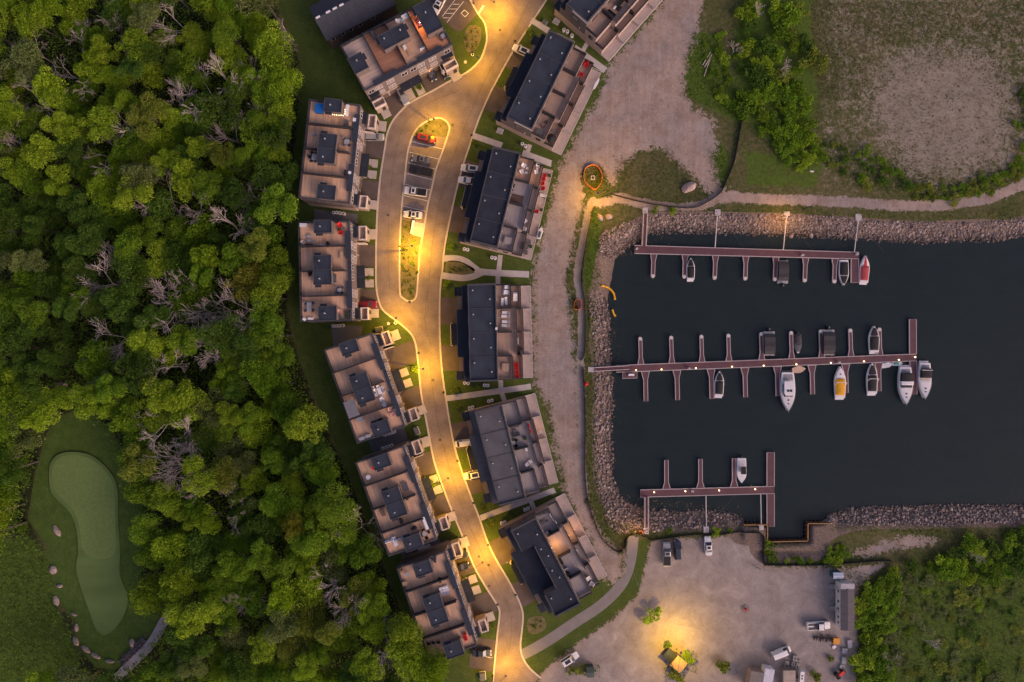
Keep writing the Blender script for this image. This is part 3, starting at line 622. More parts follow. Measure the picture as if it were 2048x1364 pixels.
    for vc in (1.2, V-1.2): pass
    window(r, 's', V, 2.0, 3.6, 6.3, 7.8); window(r, 's', V, 8.4, 9.6, 3.8, 5.2); window(r, 'n', 0, 2.0, 3.6, 6.3, 7.8)
    for (c, d) in ((4.35,9.75),(15.45,20.85)):
        mb = MB(); bx(mb, LD-.5, drive, c, d, 0, 0)
        mb = MB(); mb.sheet([(LD+.03,-c),(drive,-c),(drive,-d),(LD+.03,-d)], .008)
        o = mb.build('driveway', DRIVE); o.location = (x, y, 0); o.rotation_euler = (0,0,-radians(th)); struct(o)
    for (c, d) in ((9.75,9.9),): pt('fin_wall', WHITEW, r, (LD+.03,LD+2.3,4.2,4.34,0,3.0),(LD+.03,LD+2.3,20.86,21.0,0,3.0))
    return r
LROWS = {}
LROWS['LA'] = left_row('angled townhouse row at the top end of the street with an orange-lit deck', (857,1), 62.1, drive=19.5, woods=[WOODGLOW,WOOD,WOODB,WOODP], pent=((1.0,8.2,.3,4.2),(3.2,6.6,8.2,14.8),(4.6,8.4,20.0,23.3)))
LROWS['L1'] = left_row('townhouse row with a bright blue square cover on its roof deck', (620.5,200), 6.2, drive=18.5)
LROWS['L2'] = left_row('townhouse row with two red chairs on its roof deck facing the parking island', (598.5,445), -1.3, drive=18.5)
LROWS['L3'] = left_row('townhouse row with a large grey pergola and white dining set on its roof deck', (649.5,700), -19.5, drive=20.5)
LROWS['L4'] = left_row('townhouse row with round white table and long white daybeds on its roof deck', (712.5,925), -19.5, drive=20.5)
LROWS['L5'] = left_row('lowest townhouse row on the forest side with a striped lounge and red sofa', (794.5,1135), -19.0, drive=21.0)

def right_row(label, O, th, wood=WOOD2, roof=ROOF, variant=0, patio=None, VU=5.72, woods=None):
    x, y = W2(O[0], O[1], 9.0); V = 4*VU
    r = thing('townhouse_row', label, 'townhouses', (x, y, 0), -radians(th), 'townhouse rows with stepped decks facing the harbour')
    D = 6.7
    us = [0,0,0,0] if variant != 1 else [0,3.2,3.2,0]
    for i in range(4):
        a = us[i]
        jog = .25 if i in (1,2) else 0
        pt('wall', SIDING, r, (a,D,i*VU,(i+1)*VU,3.0,9.0))
        rf = pt('roof', roof, r, (a,D,i*VU+.002,(i+1)*VU-.002,9.003,9.10+.03*(i % 2)))
        if i < 3 and variant != 1: pt('roof_ridge', DARKW, rf, (max(a,us[i+1]),D-.25,(i+1)*VU-.06,(i+1)*VU+.06,9.10,9.20))
        vent(rf, a+1.2, i*VU+1.4, 9.1); vent(rf, D-1.5, i*VU+3.6, 9.1)
        pt('parapet', DARKW, rf, (D-.28,D,i*VU+(.3 if i == 0 else .1),(i+1)*VU-(.3 if i == 3 else .1),9.133,9.50)); pt('parapet', DARKW, rf, (a,a+.25,i*VU+.1,(i+1)*VU-.1,9.133,9.32))
        fl = -2.9 if i in (1,2) else -1.5
        b = pt('front_wall', SIDING, r, (fl,a-.004,i*VU+.004,(i+1)*VU-.004,3.003,6.0)); pt('roof', ROOF2 if roof is ROOF else roof, b, (fl-.1,a-.006,i*VU+.006,(i+1)*VU-.006,6.003,6.12)); pt('roof_edge', DARKW, b, (fl-.12,fl+.08,i*VU+.02,(i+1)*VU-.02,6.123,6.30))
        vc = i*VU + (4.0 if i in (0,2) else 1.8) if i not in (0,3) else i*VU + (3.4 if i == 0 else 2.3)
        g = pt('garage_door', mat('garage_door_brown', (.13,.105,.095)), r, (-2.99,-2.93,vc-1.3,vc+1.3,.05,2.35))
        window(r, 'w', fl, i*VU+1.6, i*VU+3.6, 4.0, 5.5); window(r, 'w', a, i*VU+1.6, i*VU+3.6, 6.8, 8.3)
        # stepped decks on the water side
        e1 = 10.1 if i in (0,3) else 11.3; e2 = 12.5 if i in (0,3) else 12.9
        wd = (woods or [wood]*4)[i]
        v0 = i*VU+.002; v1 = (i+1)*VU-.002
        w1 = pt('rear_wall', STONEW, r, (D+.003,e1,v0,v1,0,5.9)); pt('upper_deck', wd, w1, (D+.01,e1+.1,v0+.05,v1-.05,5.903,6.0)); rail('deck_railing', w1, D, e1+.05, v0+.1, v1-.1, 6.0, 'e' + ('n' if i == 0 else '') + ('s' if i == 3 else ''), TRIM, th=.26, solid=True)
        w2 = pt('lower_wall', STONEW, r, (e1+.003,e2,v0,v1,0,2.9)); pt('lower_deck', wd, w2, (e1+.11,e2+.1,v0+.05,v1-.05,2.903,3.0)); rail('deck_railing', w2, e1, e2+.05, v0+.1, v1-.1, 3.0, 'e' + ('n' if i == 0 else '') + ('s' if i == 3 else ''), TRIM, th=.26, solid=True)
        pt('patio', mat('patio_concrete', (.40,.33,.31), .8, .12, 1.0), r, (e2+.003,15.1,v0+.03,v1-.03,0,.3))
        dr = pt('patio_door', WFRAME, w1, (D+.003,D+.05,v0+1.4,v0+4.0,6.0,8.2)); pt('pane', DGLASS, dr, (D+.05,D+.07,v0+1.5,v0+3.9,6.1,8.1))
        if i:
            pt('privacy_screen', TRIM, w1, (D+.2,min(e1,10.1)+.1,i*VU-.15,i*VU+.15,6.0,7.7)); pt('privacy_screen', TRIM, w2, (11.35,12.6,i*VU-.14,i*VU+.14,3.0,4.5)); pt('privacy_screen', STEEL, w2, (13.0,14.9,i*VU-.04,i*VU+.04,.3,1.3))
    pt('base_wall', STONEW, r, (-2.93,D+.002,-.03,V+.03,0,3.0))
    pt('parapet', DARKW, r, (.0,D,-.12,.28,9.135,9.55)); pt('parapet', DARKW, r, (.0,D,V-.28,V+.12,9.135,9.55))
    pt('parapet_cap', WHITEW if th > 20 else DARKW, r, (2.2,D+.02,-.16,-.125,8.8,9.58)); pt('parapet_cap', WHITEW if th > 20 else DARKW, r, (2.2,D+.02,V+.125,V+.16,8.8,9.58))
    rail('patio_railing', r, 12.6, 15.1, .05, V-.05, .3, 'ens', WFRAME, .95, .09)
    for (c, d) in ((0.02,2.2),(V-2.2,V-.02)): pt('canopy', ROOF2, r, (-3.6,-.7,c,d,3.003,3.3)); pt('canopy_edge', DARKW, r, (-3.62,-3.5,c,d,3.303,3.42))
    for (c, d) in ((2.2,VU-.1),(V-VU+.1,V-2.2)): pt('ledge', mat('brown_ledge', (.20,.155,.135)), r, (-2.9,-1.9,c,d,3.003,3.25))
    cp = pt('canopy', ROOF2, r, (-4.7,-2.95,9.0,14.2,3.003,3.28)); pt('canopy_seam', DARKW, cp, (-4.7,-2.95,11.55,11.65,3.283,3.36)); pt('porch_wall', WHITEW, cp, (-5.05,-4.703,9.0,14.2,0,.9)); pt('post', WHITEW, cp, (-4.7,-4.4,8.7,9.0,0,3.0)); pt('post', WHITEW, cp, (-4.7,-4.4,14.2,14.5,0,3.0))
    window(r, 's', V+.03, 2.5, 4.3, 6.2, 7.8); window(r, 's', V+.03, 8.0, 9.2, 3.6, 5.0, DGLASS); window(r, 'n', -.03, 2.5, 4.3, 6.2, 7.8)
    pt('wall_lamp', WHITE, r, (4.9,5.1,V+.03,V+.2,4.2,4.5))
    for (c, d) in ((2.3,9.0),(14.2,V-2.2)):
        mb = MB(); mb.sheet([(-2.93,-c),(-9.5,-c),(-9.5,-d),(-2.93,-d)], .008)
        o = mb.build('driveway', DRIVE); o.location = (x, y, 0); o.rotation_euler = (0,0,-radians(th)); struct(o)
    return r
RROWS = {}
RROWS['RA'] = right_row('townhouse row cut off by the top edge above the gravel strip', (1259,-136), 41.2)
RROWS['R1'] = right_row('townhouse row with red chairs on a lower deck and a white board at its rail', (1097.3,61.5), 26, roof=ROOF)
RROWS['R2'] = right_row('townhouse row with white chairs on wood decks and red patio chairs', (985.7,294), 13.7, roof=ROOF2, woods=[WOOD,WOOD3,WOOD3,WOOD3])
RROWS['R3'] = right_row('townhouse row with white covered furniture and four red chairs on its decks', (935,569.3), -1.5)
RROWS['R4'] = right_row('townhouse row with lighter grey stepped roof and grey decks', (948.8,823.6), -14.6, roof=ROOF3, wood=WOOD3)
RROWS['R5'] = right_row('townhouse row with two orange-lit decks beside the asphalt trail', (1021.2,1061), -27.5, variant=1, roof=ROOF2, wood=WOOD3)
# gabled house, top left
def gable_house():
    x, y = W2(629.3, 38, 8.6); th = -27.8
    r = thing('house', 'dark gabled house with shingled roof and white ridge strips at the top edge', 'house', (x, y, 0), -radians(th))
    Lh, hw = 19.0, 4.6      # u runs along the ridge
    mb = MB(); mb.box(.3, Lh-.3, -hw+.4, hw-.4, 0, 6.1); mb.build('wall', mat('brown_wall', (.085,.062,.055)), r)
    for s_ in (-1, 1):
        mb = MB(); mb.add([(0,0,8.6),(Lh,0,8.6),(Lh,s_*hw,6.1),(0,s_*hw,6.1),(0,0,8.45),(Lh,0,8.45),(Lh,s_*hw,5.95),(0,s_*hw,5.95)], [(0,1,2,3),(4,5,6,7),(2,3,7,6),(0,3,7,4),(1,2,6,5)])
        mb.build('roof_slope', SHINGLE, r)
    for g_ in (0.3, Lh-.3):
        mb = MB(); mb.add([(g_,-hw+.4,6.1),(g_,hw-.4,6.1),(g_,0,8.4)], [(0,1,2)]); mb.build('gable', mat('brown_wall', (.085,.062,.055)), r)
    for u in (.9,3.6,5.4,7.2):
        mb = MB(); mb.box(u-.55, u+.55, -.2, .2, 8.55, 8.75); mb.build('ridge_vent', WHITE, r)
    mb = MB(); mb.box(-.1, Lh+.1, -hw-.12, -hw, 5.9, 6.06); mb.build('gutter', TRIM, r)
    for u in (1.6,4.4,6.4,9.0,12.6):
        f = pt('window', WFRAME, r, (u-.5,u+.5,hw-.4,hw-.33,3.9,5.2)); pt('pane', DGLASS, f, (u-.38,u+.38,hw-.33,hw-.31,4.0,5.1))
gable_house()
# site office by the harbour yard
def office():
    x0, y0, _ = W(1682, 1168, 3.4); x1, y1, _ = W(1708, 1260, 3.4)
    r = thing('site_office', 'long white site office with dark ribbed roof beside the gravel yard', 'office', (x0, y1, 0))
    w = x1-x0; l = y0-y1
    MB().box(.05, w-.05, .05, l-.05, .4, 3.3).build('wall', mat('white_cladding', (.58,.55,.55), .7, .08, 1), r)
    MB().box(.2, w-.2, .2, l-.2, 0, .4).build('skirt', TRIM, r)
    mb = MB(); mb.add([(-.1,-.1,3.35),(w+.1,-.1,3.35),(w+.1,l-1.2,3.35),(-.1,l-1.2,3.35),(w/2,-.1,3.6),(w/2,l-1.2,3.6)], [(0,4,5,3),(4,1,2,5),(0,1,4),(3,2,5)]); mb.build('roof', mat('ribbed_roof', (.070,.066,.080), .7, .1, 1, fine=.3, fscale=1.2, stretch=(.2,6,1)), r)
    mb = MB(); mb.box(-.1, w+.1, l-1.2, l+.1, 3.33, 3.5); mb.build('roof_end', mat('pale_roof', (.36,.34,.37), .7), r)
    for t in (.12,.24,.42,.58,.8):
        f = MB().box(-.03, .06, l*t-.35, l*t+.35, 1.6, 2.5).build('window', WFRAME, r); MB().box(-.06, -.03, l*t-.27, l*t+.27, 1.7, 2.4).build('pane', DGLASS, f)
    for t in (.36,.84):
        MB().box(-.04, .05, l*t-.45, l*t+.45, .4, 2.4).build('door', mat('pale_door', (.42,.40,.38)), r)
        s_ = MB(); s_.box(-1.3, 0, l*t-.6, l*t+.6, .05, .4); s_.box(-1.6, -1.3, l*t-.5, l*t+.5, 0, .2); o = s_.build('steps', mat('weathered_step', (.30,.27,.26)), r)
office()
# ================================================================ VEHICLES
def paint(name, c, met=.0): return mat('paint_'+name, c, .32, .04, 1, metal=met, fine=.03, spec=.5, coat=.4)
PC = {'white': paint('white', (.68,.67,.69)), 'silver': paint('silver', (.34,.34,.36), .3), 'grey': paint('grey', (.17,.17,.175), .2), 'black': paint('black', (.015,.015,.017)), 'red': paint('red', (.20,.010,.012)), 'maroon': paint('maroon', (.17,.008,.020)), 'navy': paint('navy', (.022,.030,.050))}
HEADL = mat('headlight', (.75,.75,.75), .2); TAILL = mat('taillight', (.4,.01,.01), .3)
CK = {  # length, width, belt, roof z, body stations, cabin base (rear, front), cabin roof (rear, front)
 'sedan': (4.75, 1.84, .98, 1.45, [(-1,.80,.74),(-.94,.93,.98),(-.5,1,1.0),(0,1,.98),(.45,.98,.94),(.84,.91,.80),(1,.70,.58)], (-.66,.42), (-.36,.10)),
 'suv':   (4.75, 1.92, 1.08, 1.72, [(-1,.86,.95),(-.95,.96,1.08),(-.5,1,1.10),(0,1,1.08),(.45,.98,1.05),(.86,.91,.92),(1,.72,.70)], (-.96,.46), (-.84,.18)),
 'pickup':(5.85, 2.02, 1.16, 1.88, [(-1,.94,1.12),(-.96,.98,1.18),(-.5,1,1.18),(0,1,1.16),(.45,.98,1.14),(.88,.93,1.02),(1,.78,.78)], (-.16,.50), (-.08,.28)),
 'van':   (5.6, 2.02, 1.15, 2.25, [(-1,.95,1.15),(-.97,.98,1.16),(-.5,1,1.16),(0,1,1.16),(.45,.98,1.14),(.88,.92,1.05),(1,.76,.80)], (-.985,.78), (-.96,.50)),
}
def car(label, px, py, head, kind, col, sunroof=False, bed=None, s=1.0, grp='parked vehicles', name=None):
    Lc, Wc, belt, rz, st, cb, cr = CK[kind]; h = Lc/2; w = Wc/2; P = PC[col]
    x, y = W2(px, py, .8)
    r = thing(name or {'sedan':'parked_car','suv':'parked_car','pickup':'pickup_truck','van':'parked_van'}[kind], label, {'sedan':'car','suv':'car','pickup':'pickup truck','van':'van'}[kind], (x, y, 0), -radians(head), grp)
    r.scale = (s, s, s)
    rings = []
    for f, wf, zt in st:
        ww = w*wf; X = f*h
        rings.append([(X,-ww*.92,.28),(X,-ww,.50),(X,-ww,zt-.22),(X,-ww*.90,zt),(X,0,zt+.03),(X,ww*.90,zt),(X,ww,zt-.22),(X,ww,.50),(X,ww*.92,.28)])
    body = MB().loft(rings).build('body', P, r, smooth=False)
    a0, a1 = cb[0]*h, cb[1]*h; b0, b1 = cr[0]*h, cr[1]*h; wb = w*.90; wr = w*.74
    mb = MB(); mb.add([(a0,-wb,belt),(a1,-wb,belt),(a1,wb,belt),(a0,wb,belt),(b0,-wr,rz-.03),(b1,-wr,rz-.03),(b1,wr,rz-.03),(b0,wr,rz-.03)], [(0,1,5,4),(1,2,6,5),(2,3,7,6),(3,0,4,7),(4,5,6,7)])
    mb.build('windows', DGLASS, r)
    mb = MB(); n = 5
    rr = [[(b0-.04+(b1-b0+.08)*t, -wr-.03, rz-.05), (b0-.04+(b1-b0+.08)*t, -wr*.8, rz+.02), (b0-.04+(b1-b0+.08)*t, wr*.8, rz+.02), (b0-.04+(b1-b0+.08)*t, wr+.03, rz-.05)] for t in (0,.15,.85,1)]
    mb.loft(rr)
    for p, q in (((a0,-wb,belt),(b0,-wr,rz-.03)),((a0,wb,belt),(b0,wr,rz-.03)),((a1,-wb,belt),(b1,-wr,rz-.03)),((a1,wb,belt),(b1,wr,rz-.03))): mb.tube(p, q, .05, .045, 4)
    if kind == 'van':
        for s_ in (-1, 1): mb.add([(a0,s_*wb*1.01,belt),(a0+(a1-a0)*.68,s_*wb*1.01,belt),(b0+(b1-b0)*.78,s_*wr*1.02,rz-.03),(b0,s_*wr*1.02,rz-.03)], [(0,1,2,3)])
    rf = mb.build('roof', P, r)
    if sunroof: MB().box(b0+.25*(b1-b0), b0+.85*(b1-b0), -wr*.62, wr*.62, rz+.02, rz+.035).build('sunroof', DGLASS, rf)
    if kind == 'pickup':
        ba, bb_ = -h*.95, cb[0]*h-.06
        if bed == 'cover': MB().box(ba, bb_, -w*.84, w*.84, 1.17, 1.26).build('bed_cover', BLACK, r)
        else:
            MB().box(ba, bb_, -w*.80, w*.80, 1.165, 1.205).build('bed_floor', mat('truck_bed', (.10,.085,.075)), r)
            q = MB()
            for s_ in (-1, 1): q.box(ba-.1, bb_, s_*w*.80 if s_ > 0 else -w*.95, w*.95 if s_ > 0 else -w*.80, 1.17, 1.30)
            q.box(ba-.14, ba, -w*.8, w*.8, 1.17, 1.30); q.build('bed_side', P, r)
    wx = h*.62
    for fx in (-wx, wx):
        for s_ in (-1, 1):
            q = MB(); q.tube((fx, s_*(w-.22), .34), (fx, s_*(w+.01), .34), .34, .34, 12); wh = q.build('wheel', TYRE, r)
            q = MB(); q.tube((fx, s_*(w+.01), .34), (fx, s_*(w+.02), .34), .19, .19, 8); q.build('rim', STEEL, wh)
    for s_ in (-1, 1):
        MB().box(h*.90, h*.975, s_*w*.62-.16, s_*w*.62+.16, .60, .78).build('headlight', HEADL, r)
        MB().box(-h*1.005, -h*.965, s_*w*.72-.12, s_*w*.72+.12, .72, .90).build('taillight', TAILL, r)
        MB().box(a1-.55, a1-.38, s_*(w+.08)-.09, s_*(w+.08)+.09, belt-.02, belt+.14).build('mirror', P, r)
    return r
G1, G2, G3, G4 = 'vehicles parked in the street island', 'vehicles in the driveways', 'vehicles in the gravel yard', 'vehicles in the driveways'
car('red car in the top bay of the street island', 852.5, 277, 10, 'suv', 'red', True, grp=G1)
car('grey silver car between the red car and the black pickup', 842, 318.5, 188, 'sedan', 'grey', True, grp=G1)
car('black pickup truck in the street island bays', 842, 341.5, 190, 'pickup', 'black', bed='cover', grp=G1)
car('white pickup truck with black bed cover in the street island', 830.5, 383, 188, 'pickup', 'white', True, 'cover', grp=G1)
car('white sedan with sunroof next to the lit mailbox bed', 825.5, 429, 185, 'sedan', 'white', True, grp=G1)
car('silver car in the driveway below the blue roof deck cover', 749, 274, 0, 'suv', 'silver', grp=G2)
car('silver car with dark roof in the driveway of the angled row', 805.5, 192, 62, 'suv', 'silver', True, grp=G2)
car('dark car half under the shade of the angled row garage', 861, 144, 66, 'sedan', 'navy', grp=G2)
car('black car with front lights on in the angled row driveway', 886, 139, 62, 'suv', 'black', grp=G2)
car('white pickup beside the hatched bay at the top of the street', 878, 8, 118, 'pickup', 'white', True, grp=G2)
car('dark red car backed into the third driveway above the lawn', 735, 609, 0, 'suv', 'maroon', grp=G2)
car('black suv in the driveway, upper of two dark cars side by side', 917, 1111, -14, 'suv', 'black', True, grp=G2)
car('black car in the driveway, lower of two dark cars side by side', 920, 1134, -12, 'sedan', 'black', grp=G2)
car('navy car in the bottom parking bay beside the forest', 964, 1306, 0, 'sedan', 'navy', grp=G2)
car('white car with panoramic roof at the top right driveway', 1043, 101, 205, 'suv', 'white', True, grp=G4)
car('white suv with dark sunroof, upper of a side by side pair', 940.5, 337, 188, 'suv', 'white', True, grp=G4)
car('white sedan, lower of a side by side pair in a driveway', 935, 361, 188, 'sedan', 'white', grp=G4)
car('white van backed against the light grey roofed row', 929, 886, 172, 'van', 'white', s=.85, grp=G4)
car('white suv with dark sunroof beside the light grey roofed row', 945, 950, 170, 'suv', 'white', True, grp=G4)
car('silver pickup with black bed cover in the gravel yard', 1333.5, 1108, -91, 'pickup', 'silver', True, 'cover', grp=G3)
car('dark navy car next to the silver pickup in the gravel yard', 1355.5, 1100, -93, 'suv', 'navy', grp=G3)
car('white sedan parked alone under the harbour fence', 1416.5, 1092, -94, 'sedan', 'white', True, grp=G3)
car('white pickup with open bed near the site office', 1637, 1251, -3, 'pickup', 'white', grp=G3)
car('white cargo van near the containers in the gravel yard', 1562.5, 1304.5, -22, 'van', 'white', s=.88, grp=G3)
car('white suv with dark sunroof by the grass strip at the bottom', 1139.5, 1318, -32, 'suv', 'white', True, grp=G3)

# ================================================================ DOCKS
ZD = -.62
def poly3(mb, pts, z0, z1, mi=0): mb.prism(WL(pts, z1), z0, z1, mi)
def trimline(mb, pts, w=.17, closed=True):
    P = WL(pts, ZD+.04); ribbon(mb, P, w, ZD-.3, ZD+.05, closed)
def finger(parent, base, tip, bw, sw, gl, rounded):
    b = np.array(base); t = np.array(tip); d = (t-b)/np.linalg.norm(t-b); n = np.array([-d[1], d[0]])
    out = [b-n*bw/2, b+d*gl-n*sw/2, t-n*sw/2, t+n*sw/2, b+d*gl+n*sw/2, b+n*bw/2]
    mb = MB(); poly3(mb, out, ZD-.45, ZD); f = mb.build('finger', DOCKW, parent)
    mb = MB(); trimline(mb, out[:3] + out[3:], closed=False); mb2 = MB(); P = WL([out[0], out[5]], ZD+.04)
    ribbon(mb, P, .14, ZD-.2, ZD+.047); mb.build('edge_trim', DTRIM, f)
    if rounded:
        c = W2(*(t-d*1.0), ZD); mb = MB(); mb.cyl(c[0], c[1], ZD-.4, ZD+.07, .5, .46, 12); mb.build('end_cap', WFRAME, f)
def dock(label, quads, ups, grp='floating docks of the harbour'):
    r = thing('floating_dock', label, 'dock', (0,0,0), 0, grp)
    for k, q in enumerate(quads):
        mb = MB(); poly3(mb, q, ZD-.5, ZD+.004*k); d = mb.build('walkway', DOCKW, r)
        mb = MB(); trimline(mb, q); mb.build('edge_trim', DTRIM, d)
    for args in ups: finger(r, *args)
    return r
F = lambda a, b, bw=12.6, sw=7.0, gl=14.6, rd=True: (a, b, bw, sw, gl, rd)
dock('upper floating dock with seven fingers below the stony bank', [[(1269.3,490.7),(1718,504.5),(1718,517.7),(1269.3,506.6)], [(1702.6,517.9),(1717.5,518.2),(1717.5,565),(1702.6,565)]],
  [F((1307.6,508),(1305.9,552.9)),F((1370.4,509.5),(1368.9,554.3)),F((1431.3,511),(1429.5,556.4)),F((1491.9,512.5),(1490.8,557.8)),F((1552,514.2),(1550.2,559.3)),F((1611.5,515.6),(1609.7,561.6)),F((1670.4,517.2),(1668.9,563.7))])
dock('long middle floating dock with lit bollards and fingers on both sides', [[(1232,731),(1833,708),(1833,721.6),(1232.8,744.5)], [(1819,638.5),(1832.6,638.5),(1833,707.6),(1819.5,708)], [(1820,722),(1833.6,722),(1834.4,788.4),(1821,788.4)], [(1245,744.5),(1274.6,743.4),(1274.6,756),(1245,756.7)]],
  [F(a, b, 12, 6.4, 14) for a, b in (((1282,728.6),(1280.7,676.6)),((1344,726.4),(1342.4,674.3)),((1404.3,724),(1403,672.3)),((1458.2,722),(1456.9,670.4)),((1523.9,719.6),(1522.5,667.3)),((1583.6,717.4),(1582.4,665)),((1643.6,715),(1641.6,662)),((1702.5,712.8),(1700.8,660)),((1760.4,710.6),(1759.2,658)))] +
  [F(a, b, 16, 7.8, 16.6, False) for a, b in (((1290.9,743),(1292,802)),((1353.8,740.5),(1355.3,799.7)),((1422.3,738),(1423.9,797.3)),((1489.7,735.5),(1491.4,794.2)),((1555,733),(1556,791.9)),((1624,730.5),(1625.6,788.4)),((1691.4,728),(1692.8,785.6)),((1757.4,725.3),(1758.6,782)))])
dock('lower floating dock with three fingers and a long cross arm', [[(1280.8,980),(1548.7,972.8),(1548.7,987),(1280.8,994.3)], [(1534,905),(1548.7,905),(1548.7,972.4),(1534,972.8)], [(1534,987.6),(1548.7,987.4),(1548.7,1053.3),(1534,1053.3)]],
  [F(a, b, 15.6, 7.3, 14.6, False) for a, b in (((1333.3,978.7),(1332.8,920.3)),((1401.2,977),(1401,918.3)),((1468.6,975),(1468.3,916.6)))])
def gangway(label, a, b, w, pad):
    P = [W(*a, .05), W(*b, ZD+.15)]
    r = thing('gangway', label, 'gangway', (0,0,0), 0, 'gangways to the docks')
    d = np.array(P[1])-np.array(P[0]); L = np.linalg.norm(d[:2]); n = np.array([-d[1], d[0], 0])/L
    A, B = np.array(P[0]), np.array(P[1])
    mb = MB(); h = w/2
    mb.add([tuple(A-n*h),tuple(A+n*h),tuple(B+n*h),tuple(B-n*h)] + [tuple(q+np.array([0,0,.1])) for q in (A-n*h,A+n*h,B+n*h,B-n*h)], [(0,1,2,3),(4,5,6,7),(0,1,5,4),(1,2,6,5),(2,3,7,6),(3,0,4,7)]); mb.build('ramp', DOCKW, r)
    for s_ in (-1, 1):
        q = MB(); z1 = np.array([0,0,1.0])
        q.tube(A+n*h*s_+z1*.95, B+n*h*s_+z1*.95, .10, .10, 4); q.tube(A+n*h*s_+z1*.15, B+n*h*s_+z1*.15, .10, .10, 4)
        for t in np.linspace(0, 1, 7): c = A+(B-A)*t+n*h*s_; q.tube(c, c+z1*.95, .05, .05, 4)
        q.build('handrail', DTRIM, r)
    mb = MB(); mb.prism(WL(pad), -.6, .12); mb.build('concrete_pad', CONC, r)
gangway('short gangway with pale handrails to the upper dock', (1290,427), (1287,492), 1.0, [(1285,415),(1295.6,415),(1295.6,427.5),(1285,427.5)])
gangway('long gangway with pale handrails to the middle dock', (1188,738.5), (1257,734.5), .9, [(1176,734),(1188,734),(1188,744),(1176,744)])
gangway('gangway over the stones to the lower dock', (1292,1055), (1292,993), .9, [(1286.5,1055.5),(1297.5,1055.5),(1297.5,1068),(1286.5,1068)])
def strut(label, pad, a, b):
    r = thing('mooring_strut', label, 'mooring strut', (0,0,0), 0, 'steel mooring struts')
    MB().prism(WL(pad), -.6, .15).build('concrete_pad', CONC, r)
    MB().tube(W(*a, .1), W(*b, ZD), .13, .13, 6).build('pole', WFRAME, r)
    e = np.array(W(*b, ZD))
    if b[0] < 1500 or b[1] < 600:
        for dx in (-7.5, 7.5): MB().tube(W(*a, .05), e+np.array([dx,0,-.1]), .02, .02, 3).build('stay_cable', GREYC, r)
strut('pale mooring strut and pad nearest the upper gangway', [(1429.5,419),(1440.7,419),(1440.7,430.7),(1429.5,430.7)], (1434.5,430), (1430,495.5))
strut('mooring strut and warm lit pad in the middle of the upper bank', [(1567,423.4),(1579,423.4),(1579,435.7),(1567,435.7)], (1572.8,435), (1566.4,500))
strut('mooring strut and pad at the red boat end of the upper dock', [(1710.8,428),(1723,428),(1723,441.5),(1710.8,441.5)], (1716.4,441), (1708.7,504))
strut('mooring strut over the stones to the middle of the lower dock', [(1407,1053),(1417.3,1053),(1417.3,1065.5),(1407,1065.5)], (1412.7,1054), (1411.7,991))
strut('mooring strut beside the cross arm of the lower dock', [(1518,1050),(1527,1050),(1527,1060),(1518,1060)], (1522.5,1050), (1521.3,988))
# dock lights
def glow(parent, loc, power, size=.2, col=(1,.55,.20), down=True):
    l = bpy.data.lights.new('lamp_light', 'AREA' if down else 'POINT'); l.energy = power*LAMP_GAIN; l.color = col
    if down: l.shape = 'DISK'; l.size = size
    else: l.shadow_soft_size = size
    o = bpy.data.objects.new('lamp_light', l); COL.objects.link(o); o.parent = parent; o.location = loc; return o
def bollard(label, px, py, lit=True, pw=7):
    r = thing('dock_light', label, 'light', W(px, py, ZD), 0, 'bollard lights along the docks')
    MB().cyl(0,0,0,.75,.10,.09,8).build('post', STEEL, r)
    MB().cyl(0,0,.75,.95,.17,.17,10).build('lamp_head', BULB if lit else WHITE, r)
    if lit: glow(r, (0,.35,.9), pw, .08, (1,.60,.28), False)
for k, (px, py) in enumerate([(1271,740),(1321.5,738.5),(1390,736),(1462,733),(1525,731),(1590,728.4),(1658.8,725.4),(1724.6,722.5),(1794,719.5),(1826.6,714)]):
    bollard('lit bollard light on the middle dock, %s from the shore' % ('first second third fourth fifth sixth seventh eighth ninth tenth'.split()[k]), px, py, True, 9 if k % 2 else 6)
for k, (px, py) in enumerate([(1307,983),(1369,981),(1436.3,979.4),(1508,977)]):
    bollard('lit bollard light on the lower dock, %s from the gangway' % ('first second third fourth'.split()[k]), px, py, True, 3 + (9 if k == 3 else 0))
def pedestal(label, px, py):
    r = thing('power_pedestal', label, 'pedestal', W(px, py, ZD), 0, 'white power pedestals on the docks')
    MB().box(-.22,.22,-.18,.18,0,1.0).build('cabinet', WHITE, r); MB().box(-.25,.25,-.2,.2,1.0,1.1).build('cap', STEEL, r)
for lb, px, py in (('white power pedestal at the gangway end of the upper dock',1272.8,498),('white power pedestal beside the covered pontoon boat on the upper dock',1603,511),('white power pedestal near the red and white boat',1711.7,509),('white power pedestal above the third lower finger of the middle dock',1377,736.5),('white power pedestal above the yellow covered boat',1675.8,724.9),('white power pedestal on the lower dock between two bollards',1383.6,981.3)): pedestal(lb, px, py)

# ================================================================ BOATS
ZW = -1.2
def outline(L, w, n=14, fine=.55, stern=.86):
    """half widths from stern (x=-L/2) to bow (x=L/2)"""
    out = []
    for i in range(n+1):
        t = i/n; x = -L/2 + L*t
        if t < fine: hw = w/2*(stern + (1-stern)*sin(t/fine*pi/2))
        else: q = (t-fine)/(1-fine); hw = w/2*(1-q**2.1)
        out.append((x, max(hw, .02)))
    return out
def hull(r, L, w, hgt=.75, m=None, fine=.5, sheer=.2, stern=.86):
    ol = outline(L, w, 16, fine, stern); mb = MB(); rings = []
    for x, hw in ol:
        t = (x+L/2)/L; z = hgt + sheer*t*t
        rings.append([(x,-hw*.55,-.3),(x,-hw*.92,.15),(x,-hw,z),(x,-hw*.90,z+.05),(x,hw*.90,z+.05),(x,hw,z),(x,hw*.92,.15),(x,hw*.55,-.3)])
    mb.loft(rings); return mb.build('hull', m or HULL, r, smooth=False), ol
